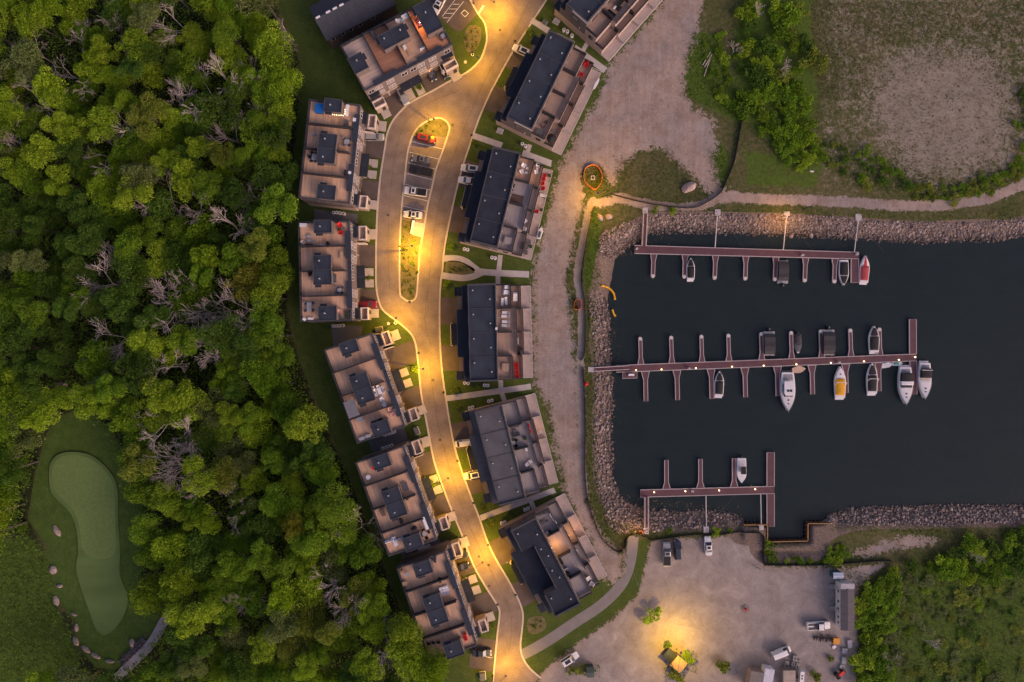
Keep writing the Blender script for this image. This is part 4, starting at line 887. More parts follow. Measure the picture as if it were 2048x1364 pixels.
def inset(r, name, m, L, w, t0, t1, k, z0, z1, fine=.5, dome=.12, stern=.86, n=10, parent=None):
    """a slab that follows the boat's outline between t0 and t1, inset by k, domed"""
    mb = MB(); rings = []
    for i in range(n+1):
        t = t0+(t1-t0)*i/n; x = -L/2+L*t
        if t < fine: hw = w/2*(stern+(1-stern)*sin(t/fine*pi/2))
        else: q = (t-fine)/(1-fine); hw = w/2*(1-q**2.1)
        hw = max(hw*k, .03); e = min(1, min(i, n-i)/1.5+.25); d = dome*e
        rings.append([(x,-hw,z0),(x,-hw,z1),(x,-hw*.5,z1+d*.8),(x,0,z1+d),(x,hw*.5,z1+d*.8),(x,hw,z1),(x,hw,z0)])
    mb.loft(rings); return mb.build(name, m, parent or r, smooth=False)
def boat(label, px, py, head, L, w, name='motor_boat', cat='boat', z=.6):
    x, y = W2(px, py, ZW+z); return thing(name, label, cat, (x, y, ZW), -radians(head), 'boats moored at the docks')
def outboard(r, L, k=1.0):
    MB().box(-L/2-.55*k, -L/2-.05, -.2*k, .2*k, .35, .95*k).build('outboard_motor', TRIM, r)
    
def bowrider(label, px, py, head, L, w, cover=CANVAS, bowc=True, tower=False, hullm=None, plat=True):
    r = boat(label, px, py, head, L, w); h, _ = hull(r, L, w, .75, hullm)
    inset(r, 'cover', cover, L, w, .09, .61, .84, .7, .92, dome=.24)
    if bowc: inset(r, 'bow_cover', cover, L, w, .64, .93, .74, .80, 1.06, dome=.06)
    else: inset(r, 'bow_deck', hullm or HULL, L, w, .66, .95, .8, .7, 1.04, dome=.05); MB().box(L*.24, L*.24+.3, -.15, .15, 1.08, 1.14).build('hatch', DGLASS, r)
    mb = MB()
    for s_ in (-1, 1): mb.add([(L*.10,s_*w*.40,.82),(L*.145,s_*w*.14,.84),(L*.12,s_*w*.14,1.12),(L*.085,s_*w*.37,1.08)], [(0,1,2,3)])
    mb.add([(L*.145,-w*.14,.84),(L*.145,w*.14,.84),(L*.12,w*.14,1.12),(L*.12,-w*.14,1.12)], [(0,1,2,3)]); mb.build('windshield', WFRAME, r)
    if plat: MB().box(-L/2-.45, -L/2+.1, -w*.38, w*.38, .25, .38).build('swim_platform', HULL, r)
    if tower:
        q = MB(); tw = w*.46
        for s_ in (-1, 1): q.tube((-L*.10,s_*tw,.8),(L*.0,s_*tw*.92,1.9),.07,.07,6)
        q.tube((0,-tw*.92,1.9),(0,tw*.92,1.9),.07,.07,6); q.build('tower', HULL, r)
    return r
def pontoon(label, px, py, head, L, w, motor=True):
    r = boat(label, px, py, head, L, w, 'pontoon_boat', z=1.2)
    for s_ in (-1, 1):
        q = MB(); q.tube((-L/2,s_*w*.34,.1),(L/2-.4,s_*w*.34,.1),.32,.32,10); q.tube((L/2-.4,s_*w*.34,.1),(L/2,s_*w*.34,.2),.32,.05,10); q.build('float', STEEL, r)
    MB().box(-L/2+.1, L/2-.1, -w/2, w/2, .40, .50).build('deck', DTRIM, r)
    mb = MB(); mb.loft([[(-L/2+.75,-w*.47,.5),(-L/2+.75,-w*.47,1.0),(-L/2+.75,w*.47,1.0),(-L/2+.75,w*.47,.5)]]+[[(x,-w*.5,.5),(x,-w*.46,1.25+.25*e),(x,w*.46,1.25+.25*e),(x,w*.5,.5)] for x, e in ((-L*.25,.6),(-L*.08,.35),(L*.12,1.0),(L*.3,.5))]+[[(L/2-.35,-w*.47,.5),(L/2-.35,-w*.42,.95),(L/2-.35,w*.42,.95),(L/2-.35,w*.47,.5)]])
    mb.build('cover', CANVG, r)
    MB().box(-L/2+.15, -L/2+.7, -w*.42, w*.42, .5, .62).build('rear_deck', GREYL, r)
    if motor:
        q = MB(); q.box(-L/2-.75, -L/2+.05, -.22, .22, .3, 1.1); q.build('outboard_motor', TRIM, r); q = MB(); q.cyl(-L/2-.55, 0, 1.1, 1.18, .14, .1, 8); q.build('motor_cap', STEEL, r)
    return r
def cruiser(label, px, py, head, L, w, style=0):
    r = boat(label, px, py, head, L, w, 'cabin_cruiser', z=1.0); hull(r, L, w, 1.05, sheer=.45, fine=.45, stern=.80)
    inset(r, 'foredeck', HULL, L, w, .50, .97, .86, .9, 1.32, fine=.45, dome=.10, stern=.8)
    inset(r, 'cockpit', mat('cockpit_grey', (.26,.26,.28)), L, w, .05, .34, .74, .9, 1.12, fine=.45, dome=.0, stern=.8)
    MB().box(-L/2-.5, -L/2+.12, -w*.36, w*.36, .3, .45).build('swim_platform', HULL if style else GREYC, r)
    for k, (a, b) in enumerate(((.20,.24),(.30,.33))): MB().box(L*a, L*b, -.22 if style else -.2, .22 if style else .2, 1.42, 1.47).build('hatch', DGLASS, r)
    if style == 0:     # hardtop wheelhouse
        cb = MB(); cb.loft([[(-L*.20,-w*.36,1.1),(-L*.18,-w*.34,2.0),(-L*.18,w*.34,2.0),(-L*.20,w*.36,1.1)],[(L*.06,-w*.38,1.1),(L*.04,-w*.34,2.0),(L*.04,w*.34,2.0),(L*.06,w*.38,1.1)],[(L*.16,-w*.30,1.1),(L*.08,-w*.24,2.0),(L*.08,w*.24,2.0),(L*.16,w*.30,1.1)]]); cb.build('wheelhouse', DGLASS, r)
        t_ = MB(); t_.loft([[(-L*.27,-w*.36,2.02),(-L*.27,-w*.33,2.16),(-L*.27,w*.33,2.16),(-L*.27,w*.36,2.02)],[(L*.03,-w*.38,2.02),(L*.03,-w*.34,2.16),(L*.03,w*.34,2.16),(L*.03,w*.38,2.02)],[(L*.10,-w*.26,2.02),(L*.10,-w*.22,2.14),(L*.10,w*.22,2.14),(L*.10,w*.26,2.02)]]); tp = t_.build('hardtop', HULL, r)
        for s_ in (-1, 1): MB().box(-L*.06, L*.0, s_*.36-.3, s_*.36+.3, 2.165, 2.20).build('skylight', DGLASS, tp)
    else:
        inset(r, 'canvas_top', CANVAS, L, w, .16, .42, .80, 1.1, 1.9, fine=.45, dome=.15, stern=.8)
        a_ = MB()
        if style == 1:
            inset(r, 'arch', HULL, L, w, .38, .48, .86, 1.05, 2.0, fine=.45, dome=.1, stern=.8); inset(r, 'windshield', DGLASS, L, w, .48, .56, .74, 1.1, 1.62, fine=.45, dome=.05, stern=.8)
        else:
            inset(r, 'helm_seat', TEAK, L, w, .42, .50, .72, 1.0, 1.3, fine=.45, dome=.05, stern=.8)
            for s_ in (-1, 1): a_.tube((-L*.34,s_*w*.42,1.1),(-L*.30,s_*w*.40,2.1),.06,.06,6)
            a_.tube((-L*.30,-w*.40,2.1),(-L*.30,w*.40,2.1),.07,.07,6); a_.build('arch', HULL, r)
    q = MB(); pr = None
    for s_ in (-1, 1):
        pr = None
        for t in np.linspace(.55, .985, 8):
            qq = (t-.45)/.55; hw = w/2*(1-qq**2.1)*.9; p = (-L/2+L*t, s_*hw, 1.65)
            q.tube((p[0],p[1],1.25), p, .025, .025, 4)
            if pr: q.tube(pr, p, .03, .03, 4)
            pr = p
    q.build('bow_rail', STEEL, r)
    MB().tube((L/2-.1,0,1.45),(L/2+.35,0,1.45),.07,.05,6).build('anchor_roller', STEEL, r)
    return r
bowrider('white bowrider with black cover on the upper dock beside the second finger', 1381, 538, -90, 5.4, 2.1)
pontoon('grey covered pontoon boat at the upper dock', 1567.5, 543, 90+180, 5.9, 2.7)
bowrider('white boat with black cover pointing away from the upper dock, beside the red boat', 1687, 545.5, 91, 6.4, 2.5, plat=False)
rb = bowrider('red and white speedboat at the end of the upper dock', 1728.5, 538.5, -87, 6.8, 2.45, CANVR, False)
inset(rb, 'bow_stripe', RED, 6.8, 2.45, .62, .94, .30, .9, 1.12, dome=.02)
pontoon('covered pontoon boat at the fifth upper finger of the middle dock', 1540, 687, 90, 6.2, 2.9)
fb = boat('small dark fishing boat with grey cover between two covered pontoons', 1595.5, 688, 90, 5.0, 2.0)
hull(fb, 5.0, 2.0, .6, mat('boat_charcoal', (.06,.06,.065), .5)); inset(fb, 'cover', CANVG, 5.0, 2.0, .04, .50, .84, .55, .8, dome=.2); inset(fb, 'bow_cover', GREYC, 5.0, 2.0, .52, .88, .8, .6, .75, dome=.1); inset(fb, 'bow_tip', HULL, 5.0, 2.0, .89, .99, .95, .7, .82, dome=.02); outboard(fb, 5.0)
pontoon('largest covered pontoon boat at the seventh upper finger of the middle dock', 1659, 685, 90, 6.6, 3.1)
bowrider('white boat with black cover above the middle dock, last before the cross arm', 1747.5, 678.5, -90, 6.6, 2.7, plat=True)
bowrider('white bowrider with black cover below the middle dock, nearest the shore', 1438, 767.5, -88, 6.3, 2.4)
cruiser('large white cabin cruiser with hardtop below the middle dock', 1575.5, 783, 90, 9.6, 3.7, 0)
bowrider('white boat with bright yellow cover below the middle dock', 1679.5, 764.5, -90, 7.9, 2.9, CANVY, False, True)
bowrider('white boat with black cover and tower below the middle dock, between yellow boat and cruiser', 1743.5, 757, -90, 7.7, 2.75, CANVAS, True, True)
cruiser('white cruiser with black canvas top inside the cross arm', 1811, 771, 90, 9.2, 3.5, 1)
cruiser('white cruiser with open arch outside the cross arm', 1849.5, 761, 91, 8.8, 3.2, 2)
cc = boat('white centre console boat at the lower dock', 1483, 941, 90, 6.2, 2.4); hull(cc, 6.2, 2.4, .7, sheer=.1, fine=.6, stern=.92)
inset(cc, 'cockpit', mat('cockpit_pale', (.46,.47,.50)), 6.2, 2.4, .08, .92, .78, .6, .78, fine=.6, dome=0, stern=.92); MB().box(-1.2,.7,-.5,.75,1.75,1.88).build('t_top', CANVAS, cc)
q = MB()
for xx in (-1.0,.5):
    for yy in (-.4,.6): q.tube((xx,yy,.8),(xx,yy,1.75),.04,.04,4)
q.build('t_top_frame', STEEL, cc); MB().box(-.4,.3,-.3,.35,.78,1.4).build('console', HULL, cc); outboard(cc, 6.2)
def board(label, px, py, head, L, w, m, name='paddle_board'):
    r = boat(label, px, py, head, L, w, name, 'board', .7)
    mb = MB(); ol = outline(L, w, 12, .5, .6); mb.prism([(x,-h) for x, h in ol]+[(x,h) for x, h in ol[::-1]], .52, .66); mb.build('deck', m, r); return r
board('tan floating board tied behind the hardtop cruiser', 1598, 739, -8, 3.4, 1.7, mat('tan_board', (.52,.36,.27), .6))
dg = boat('small white dinghy under the middle dock', 1774, 730, -12, 2.6, 1.3, 'dinghy', 'dinghy', .4); hull(dg, 2.6, 1.3, .45, fine=.6); inset(dg, 'inside', GREYL, 2.6, 1.3, .1, .85, .7, .4, .5, fine=.6, dome=0); MB().box(-.3,.0,-.5,.5,.5,.58).build('bench', HULL, dg)
jk = boat('white and teal jet ski at the end of the middle dock', 1795, 727, -4, 2.4, 1.1, 'jet_ski', 'jet ski', .5); hull(jk, 2.4, 1.1, .45, fine=.6); inset(jk, 'seat', mat('teal_plastic', (.03,.30,.28), .5), 2.4, 1.1, .15, .62, .5, .45, .75, fine=.6, dome=.15); MB().tube((.45,-.3,.95),(.45,.3,.95),.03,.03,5).build('handlebar', TRIM, jk)
wb_ = thing('storage_crate', 'white storage crate on the small platform of the middle dock', 'crate', W(1262,749.5,ZD)); MB().box(-.7,.7,-.25,.25,0,.5).build('body', GREYL, wb_); MB().box(-.72,.72,-.27,.27,.5,.56).build('lid', WHITE, wb_)
# ================================================================ FURNITURE ON THE DECKS
PROTO = {}
def proto(key, fn):
    if key not in PROTO:
        PROTO[key] = fn; return None
def chair_parts(r, m, big=1.0):
    b = big
    MB().box(-.30*b,.32*b,-.32*b,.32*b,.34,.44).build('seat', m, r)
    mb = MB(); mb.add([(-.30*b,-.34*b,.44),(-.30*b,.34*b,.44),(-.56*b,.34*b,1.0),(-.56*b,-.34*b,1.0),(-.22*b,-.34*b,.44),(-.22*b,.34*b,.44),(-.48*b,.34*b,1.02),(-.48*b,-.34*b,1.02)], [(0,1,2,3),(4,5,6,7),(2,3,7,6),(0,3,7,4),(1,2,6,5),(0,1,5,4)]); mb.build('backrest', m, r)
    for s_ in (-1, 1):
        MB().box(-.38*b,.36*b,s_*.37*b-.07,s_*.37*b+.07,.58,.63).build('armrest', m, r)
        for xx in (-.26*b,.27*b): MB().box(xx-.03,xx+.03,s_*.37*b-.03,s_*.37*b+.03,0,.58).build('leg', m, r)
def table_parts(r, m, w, d, h=.72, rnd=False, legm=None):
    mb = MB()
    if rnd: mb.cyl(0,0,h-.06,h,w/2,w/2,14)
    else: mb.box(-w/2,w/2,-d/2,d/2,h-.06,h)
    mb.build('tabletop', m, r)
    for sx in (-1, 1):
        for sy in (-1, 1): k = .32 if rnd else .42; MB().box(sx*w*k-.03,sx*w*k+.03,sy*d*k-.03,sy*d*k+.03,0,h-.06).build('leg', legm or m, r)
def sofa_parts(r, m, w=1.8, d=.85, cush=None):
    MB().box(-d/2,d/2,-w/2,w/2,.1,.42).build('base', m, r); MB().box(-d/2,-d/2+.2,-w/2,w/2,.42,.85).build('backrest', m, r)
    for s_ in (-1, 1): MB().box(-d/2+.2,d/2,min(s_*w/2,s_*(w/2-.16)),max(s_*w/2,s_*(w/2-.16)),.42,.62).build('armrest', m, r)
    n = 2 if w > 1.3 else 1; cw = (w-.36)/n
    for i in range(n): MB().box(-d/2+.22,d/2-.02,-w/2+.18+i*cw+.02,-w/2+.18+(i+1)*cw-.02,.42,.52).build('cushion', cush or m, r)
def lounger_parts(r, m):
    MB().box(-.9,.35,-.33,.33,.28,.38).build('seat', m, r); mb = MB(); mb.add([(.35,-.33,.30),(.35,.33,.30),(1.0,.33,.72),(1.0,-.33,.72),(.35,-.33,.38),(.35,.33,.38),(.97,.33,.80),(.97,-.33,.80)], [(0,1,2,3),(4,5,6,7),(2,3,7,6),(0,3,7,4),(1,2,6,5)]); mb.build('backrest', m, r)
    for xx in (-.8,.8):
        for s_ in (-1, 1): MB().box(xx-.03,xx+.03,s_*.3-.03,s_*.3+.03,0,.28).build('leg', m, r)
def grill_parts(r, m):
    MB().box(-.35,.35,-.32,.32,.05,.80).build('cabinet', m, r)
    MB().loft([[(-.35,-.34,.8),(-.35,-.2,1.1),(-.35,.2,1.1),(-.35,.34,.8)],[(.35,-.34,.8),(.35,-.2,1.1),(.35,.2,1.1),(.35,.34,.8)]]).build('lid', m, r)
    for s_ in (-1, 1): MB().box(min(s_*.35,s_*.72),max(s_*.35,s_*.72),-.26,.26,.76,.80).build('side_shelf', m, r)
def chest_parts(r, m, w, d, h=.6, lid=None):
    MB().box(-w/2,w/2,-d/2,d/2,0,h).build('body', m, r); MB().box(-w/2-.03,w/2+.03,-d/2-.03,d/2+.03,h,h+.07).build('lid', lid or m, r)
def cover_parts(r, m, w, d, h=.8):
    MB().loft([[(-w/2,-d/2,.05),(-w/2,-d/2,h*.55),(-w/2,d/2,h*.55),(-w/2,d/2,.05)],[(-w*.3,-d/2,.05),(-w*.32,-d*.42,h),(-w*.32,d*.42,h),(-w*.3,d/2,.05)],[(w*.2,-d/2,.05),(w*.2,-d*.42,h*.8),(w*.2,d*.42,h*.8),(w*.2,d/2,.05)],[(w/2,-d/2,.05),(w/2,-d*.46,h*.6),(w/2,d*.46,h*.6),(w/2,d/2,.05)]]).build('cover', m, r)
    for xx in (-w*.4, w*.4):
        for yy in (-d*.4, d*.4): MB().box(xx-.04,xx+.04,yy-.04,yy+.04,0,.3).build('foot', TRIM, r)
def put(kind, label, px, py, z, head=0, m=WHITE, w=1.2, d=.8, h=.72, grp=None):
    key = (kind, m.name, w, d, h)
    loc = W(px, py, z); names = {'chair':'outdoor_chair','table':'outdoor_table','round':'round_table','sofa':'outdoor_sofa','lounger':'sun_lounger','grill':'barbecue_grill','chest':'storage_chest','cover':'covered_furniture','planter':'planter','rug':'outdoor_rug','pergola':'pergola','umbrella':'patio_umbrella','tub':'hot_tub'}
    cats = {'chair':'chair','table':'table','round':'table','sofa':'sofa','lounger':'lounger','grill':'grill','chest':'storage chest','cover':'covered furniture','planter':'planter','rug':'rug','pergola':'pergola','umbrella':'umbrella','tub':'hot tub'}
    gr = grp or 'furniture on the decks'
    if key in PROTO:
        r = copy_tree(PROTO[key]); r.location = loc; r.rotation_euler = (0,0,-radians(head)); tag(r, label, cats[kind], gr); return r
    r = thing(names[kind], label, cats[kind], loc, -radians(head), gr)
    if kind == 'chair': chair_parts(r, m, w)
    elif kind == 'table': table_parts(r, m, w, d, h)
    elif kind == 'round': table_parts(r, m, w, w, h, True)
    elif kind == 'sofa': sofa_parts(r, m, w, d)
    elif kind == 'lounger': lounger_parts(r, m)
    elif kind == 'grill': grill_parts(r, m)
    elif kind == 'chest': chest_parts(r, m, w, d, h)
    elif kind == 'cover': cover_parts(r, m, w, d, h)
    elif kind == 'planter':
        chest = MB().box(-w/2,w/2,-d/2,d/2,0,h*.6); chest.build('pot', TRIM, r)
        q = MB(); rr = random.Random(int(px*7))
        for _ in range(60):
            x, y, z0 = rr.uniform(-w/2,w/2), rr.uniform(-d/2,d/2), h*.6+rr.random()*h*.5; s_ = .12; a = rr.uniform(0,6.28)
            q.add([(x-s_*cos(a),y-s_*sin(a),z0),(x+s_*sin(a),y-s_*cos(a),z0+.05),(x+s_*cos(a),y+s_*sin(a),z0+.08)], [(0,1,2)])
        q.build('foliage', m, r)
    elif kind == 'rug':
        MB().box(-w/2,w/2,-d/2,d/2,.0,.03).build('border', TRIM, r); MB().box(-w/2+.12,w/2-.12,-d/2+.12,d/2-.12,.03,.04).build('centre', m, r)
    elif kind == 'pergola':
        MB().box(-w/2,w/2,-d/2,d/2,2.25,2.36).build('canopy', m, r)
        for xx in (-w/2+.1,w/2-.1):
            for yy in (-d/2+.1,d/2-.1): MB().box(xx-.06,xx+.06,yy-.06,yy+.06,0,2.25).build('post', m, r)
    elif kind == 'umbrella':
        q = MB(); n = 8; q.add([(0,0,2.5)]+[(w/2*cos(2*pi*i/n),w/2*sin(2*pi*i/n),2.0) for i in range(n)], [(0,1+i,1+(i+1)%n) for i in range(n)]); q.build('canopy', m, r)
        MB().cyl(0,0,0,2.5,.03,.03,6).build('pole', STEEL, r); MB().cyl(0,0,0,.1,.3,.3,10).build('base', TRIM, r)
    elif kind == 'tub':
        MB().box(-w/2,w/2,-d/2,d/2,0,.85).build('shell', GREYC, r); MB().box(-w/2-.05,w/2+.05,-d/2-.05,-.01,.85,.97).build('cover_panel', m, r); MB().box(-w/2-.05,w/2+.05,.01,d/2+.05,.85,.97).build('cover_panel', m, r)
    PROTO[key] = r; return r
D9 = 9.07; D6 = 6.0; D3 = 3.0; D0 = .3
def dining(where, px, py, z, head, tm, cm, n=4, w=1.1, d=1.1, R=1.0, rnd=False):
    put('round' if rnd else 'table', '%s table of the dining set %s' % ('round' if rnd else 'square' if w == d else 'long', where), px, py, z, head, tm, w, d)
    x0, y0 = px, py
    for k in range(n):
        a = radians(head) + 2*pi*k/n + (pi/4 if n == 4 else 0)
        put('chair', '%s chair at the dining table %s' % ('upper left lower right'.split()[0] if False else ['right-hand','lower','left-hand','upper','next lower','next upper'][k], where), px+R*8.5*cos(a), py+R*8.5*sin(a), z, math.degrees(a)+180, cm, .85)
# L1
put('tub', 'bright blue covered hot tub in the corner of a roof deck', 641, 219, D9, 6, BLUE, 1.9, 2.2)
put('table', 'long white outdoor counter beside the string lights', 696, 223, D9, 6, WHITE, .75, 2.7, .9)
put('sofa', 'charcoal sofa on the blue hot tub deck', 692, 247.5, D9, 6, GREYC, 1.7, .9)
put('table', 'tan coffee table next to the charcoal sofa', 701, 248.5, D9, 6, TAN, .7, 1.0, .45)
put('chest', 'white storage chest beside the tan coffee table', 710, 241, D9, 6, WHITE, .7, .8, .6)
put('chest', 'low white bench box under the white chest', 710, 253, D9, 6, GREYL, .8, .9, .45)
dining('under the blue hot tub deck', 695, 285, D9, 6, GREYL, GREYC, 4, 1.1, 1.1, .95)
dining('at the forest edge of the second unit', 629.5, 315.5, D9, 6, GREYL, BLACK, 6, 1.0, 1.5, .95)
put('chair', 'pale folded chair against the wall above the hot tub row', 630, 270, D9, 60, GREYL, .9)
put('grill', 'black barbecue beside a small white round table', 692, 347, D9, 96, BLACK)
put('round', 'small white round table beside the black barbecue', 700.7, 346.5, D9, 0, WHITE, .8)
# L2
put('chest', 'white chest in the top corner of the red chair deck', 608, 451, D9, 0, WHITE, 1.6, .75, .7)
put('chair', 'red armchair, upper of two on a roof deck', 681, 451.5, D9, 60, RED, 1.25); put('chair', 'red armchair, lower of two on a roof deck', 683, 464.5, D9, -70, RED, 1.25)
put('planter', 'small dark planter between the red armchairs', 679, 458.5, D9, 0, GREENP, .7, .7, .6); put('round', 'small dark round table beside the red armchairs', 688, 457, D9, 0, GREYC, .75)
put('table', 'pale low table on the red chair deck', 619, 473, D9, 0, GREYL, 1.1, .7, .4); put('table', 'light grey coffee table between two armchairs', 619, 481.5, D9, 0, GREYL, 1.1, .6, .45)
put('chair', 'pale armchair left of the light grey coffee table', 608, 485.5, D9, 30, TEAK, 1.0); put('chair', 'pale armchair right of the light grey coffee table', 630.7, 485.5, D9, 150, TEAK, 1.0)
put('sofa', 'small brown sofa under the light grey coffee table', 619, 491, D9, -90, mat('brown_wicker', (.10,.06,.045)), 1.5, .75)
put('grill', 'black barbecue along the first divider of the red chair row', 657, 489.5, D9, 90, BLACK); put('chest', 'white box next to the black barbecue', 645.5, 491, D9, 0, WHITE, .9, .4, .5)
put('grill', 'black barbecue on the forest side middle divider', 621, 547.5, D9, 90, BLACK)
put('table', 'tan framed bench by the street edge of a roof deck', 684, 511.5, D9, 0, TAN, .8, 1.8, .5); put('sofa', 'charcoal sofa against the stair enclosure', 669.7, 557.5, D9, 0, GREYC, 1.8, .9)
dining('in the third unit of the red chair row', 680.5, 580.5, D9, 0, GREYL, GREYC, 4, .9, .9, .75)
dining('in the last unit of the red chair row', 620, 613.5, D9, 0, GREYL, GREYC, 4, 1.1, 2.0, 1.15)
put('chest', 'tilted white box in the corner of the last unit', 610, 638.5, D9, 35, WHITE, .7, .55, .6); put('table', 'white side bench at the end parapet', 622.5, 637.5, D9, 0, WHITE, 1.3, .45, .6)
put('chair', 'faded pink chair, upper of two in the last unit', 681, 622.5, D9, 20, PINK, 1.0); put('chair', 'faded pink chair, lower of two in the last unit', 681, 633, D9, -20, GREYC, 1.0)
put('planter', 'long green planter box at the street corner', 695, 629, D9, 0, GREENP, 1.0, 2.0, .8)
# L3
dining('with all white chairs', 760, 781.5, D9, 70, WHITE, WHITE, 6, 1.5, .9, .95)
put('chair', 'white armchair, upper of a pair under the white dining set', 765, 799, D9, 60, WHITE, 1.1); put('chair', 'white armchair, lower of a pair under the white dining set', 769, 808, D9, -120, WHITE, 1.1); put('round', 'small pale round table between the white armchairs', 767, 803, D9, 0, GREYL, .6)
put('pergola', 'flat grey pergola roof on a townhouse deck', 707.5, 815.5, D9, -20, mat('pergola_grey', (.155,.155,.175), .8), 2.6, 4.0)
put('chest', 'white flat chest beyond the grey pergola', 720.7, 838, D9, -20, GREYL, 1.6, 1.0, .5)
put('chair', 'pink armchair, upper of two by the street edge', 782, 817.5, D9, -10, PINK, 1.15); put('chair', 'pink armchair, lower of two by the street edge', 786.8, 827.8, D9, -30, PINK, 1.15); put('round', 'dark round table beside the pink armchairs', 790, 820, D9, 0, GREYC, .9)
put('grill', 'black barbecue above the last stair enclosure of the pergola row', 761, 839, D9, -20, BLACK)
put('chest', 'white box, left of two at the end of the pergola row', 724.6, 876.5, D9, -20, GREYL, 1.3, .7, .5); put('chest', 'white box, right of two at the end of the pergola row', 737, 871.5, D9, -20, GREYL, 1.3, .7, .5)
put('chest', 'small white cooler beside the white dining set', 746, 774.5, D9, -20, WHITE, .7, .45, .5); put('cover', 'silver covered cabinet against a stair enclosure', 719.7, 749.8, D9, -20, GREYL, 1.5, .6, .9)
# L4
put('round', 'white round table alone on a roof deck', 737.6, 953.5, D9, 0, WHITE, 1.15); put('chair', 'red chair beside a stair enclosure', 748, 936, D9, 70, RED, .9)
put('table', 'grey slatted table in the second unit', 811, 972, D9, 70, GREYC, 2.0, 1.3, .5); put('grill', 'black barbecue along a divider of the daybed row', 802.6, 1040, D9, 70, BLACK)
put('table', 'brown bench near the forest side railing', 766, 1024, D9, 70, mat('brown_wood', (.17,.11,.08)), 1.8, .9, .45); put('planter', 'small dark planter by the middle enclosure', 815, 997, D9, 0, GREENP, .6, .6, .7)
put('sofa', 'long white daybed at the forest corner', 780, 1080, D9, -110, WHITE, 2.3, .55); put('table', 'white long table next to the daybed', 790.5, 1081.5, D9, 70, WHITE, 2.3, .9, .6); put('sofa', 'light grey sofa beside the white long table', 799, 1078, D9, 70, GREYL, 2.2, .7)
put('table', 'long white counter along the street parapet', 851.5, 1044.5, D9, 68, WHITE, 3.1, .7, .9); dining('with dark chairs at the street corner', 850, 1066, D9, 20, GREYL, BLACK, 4, 1.0, 1.0, .95); put('grill', 'black barbecue above the last enclosure of the daybed row', 829, 1054.5, D9, -20, BLACK)
# L5
put('sofa', 'dark sofa on the top unit of the lowest row', 862, 1126, D9, 0, GREYC, 2.2, .8); put('sofa', 'second dark sofa facing the first in the lowest row', 870.5, 1117, D9, 180, GREYC, 1.6, .7)
put('round', 'grey oval table near the forest corner', 815, 1146.5, D9, 0, GREYL, 1.0); put('chair', 'brown chair near the grey oval table', 803, 1138, D9, 40, mat('brown_wicker', (.10,.06,.045)), 1.0); put('chest', 'tan wooden crate on the parapet corner', 811, 1165.5, D9, -15, TAN, 1.1, .9, .6)
put('grill', 'black barbecue on the first divider of the lowest row', 879.7, 1158, D9, 70, BLACK)
for k, (px, py) in enumerate(((882.5,1181),(889,1179),(895,1177.5))): put('lounger', 'striped white lounger, %s of three on a roof deck' % ('left middle right'.split()[k]), px, py, D9, 70, mat('white_slats', (.62,.60,.64), .6, .05, 2, fine=.6, fscale=1.3, stretch=(5,.2,1)))
put('sofa', 'bright red sofa at the lowest street corner', 930.7, 1272.5, D9, 165, RED, 1.6, .85)
for k, (px, py) in enumerate(((858,1286),(867,1284),(877,1283))): put('chair', 'dark chair, %s of three at the lowest deck end' % ('left middle right'.split()[k]), px, py, D9, 90, BLACK, 1.0)
# LA
put('cover', 'charcoal covered grill on the orange-brown deck', 747.5, 71, D9, 68, GREYC, 1.9, .9, 1.0); put('lounger', 'purple lounger on the orange-lit deck', 837.5, 47.5, D9, 60, PURPLE)
dining('at the end of the angled row', 886, 74, D9, 60, GREYL, GREYC, 4, .9, .9, .85); put('sofa', 'white sofa on the upper edge deck', 812, 34, D9, 60, WHITE, 2.0, .9); put('table', 'pale coffee table by the white sofa', 805, 42, D9, 60, GREYL, 1.1, 1.0, .4); put('chair', 'white armchair by the upper edge deck', 797, 44, D9, 0, WHITE, 1.1)
put('chest', 'white bench near the middle of the angled row', 810, 96, D9, 62, WHITE, .9, .7, .6); put('table', 'tan bench along the middle divider of the angled row', 819, 104, D9, 62, TAN, 2.0, .8, .5); put('chest', 'white box at the street parapet of the angled row', 846, 98, D9, -28, WHITE, 1.5, .35, .6)
put('grill', 'dark barbecue beside the end roof of the angled row', 863, 66, D9, 60, BLACK)
# R1, RA
put('chair', 'red chair, upper of three on a lower deck', 1171.5, 125.5, D3, 200, RED, 1.2); put('chair', 'red chair, middle of three on a lower deck', 1171, 132.5, D3, 160, RED, 1.2); put('chair', 'red chair, lower of three on a lower deck', 1161, 150, D3, 200, RED, 1.2)
put('table', 'dark table on the last upper deck of the red chair row', 1079, 265, D6, 26, GREYC, 1.5, 1.3, .6); put('chair', 'brown chair above the dark table', 1091.5, 246.5, D6, 120, mat('brown_wicker', (.10,.06,.045)), .9); put('chair', 'brown chair left of the dark table', 1087, 254.5, D6, 60, mat('brown_wicker', (.10,.06,.045)), .9)
put('umbrella', 'black round umbrella on a lower deck corner', 1101.5, 281, D3, 0, BLACK, 2.4); put('round', 'dark round table near the black umbrella', 1108, 263, D3, 0, GREYC, .9)
put('sofa', 'black sofa on the upper deck at the top edge', 1222, 29, D6, 130, BLACK, 2.2, .9); put('sofa', 'second black sofa beside the white strip cushion', 1239, 8, D6, 40, BLACK, 2.2, .9); put('table', 'white narrow table between the black sofas', 1231.5, 14, D6, -50, WHITE, 1.8, .4, .5); put('table', 'black low table between the black sofas', 1238, 18, D6, -50, BLACK, 1.3, .8, .4)
bo = thing('surf_board', 'tall white board leaning on the patio rail', 'board', W(1192, 170, 0.3), -radians(-62)); mb = MB(); ol = outline(3.2, .7, 10, .5, .4); mb.prism([(x,-h) for x, h in ol]+[(x,h) for x, h in ol[::-1]], .9, 1.0); mb.build('deck', WHITE, bo)
q = MB()
for xx in (-.9,.9): q.box(xx-.05,xx+.05,-.3,.3,0,.9)
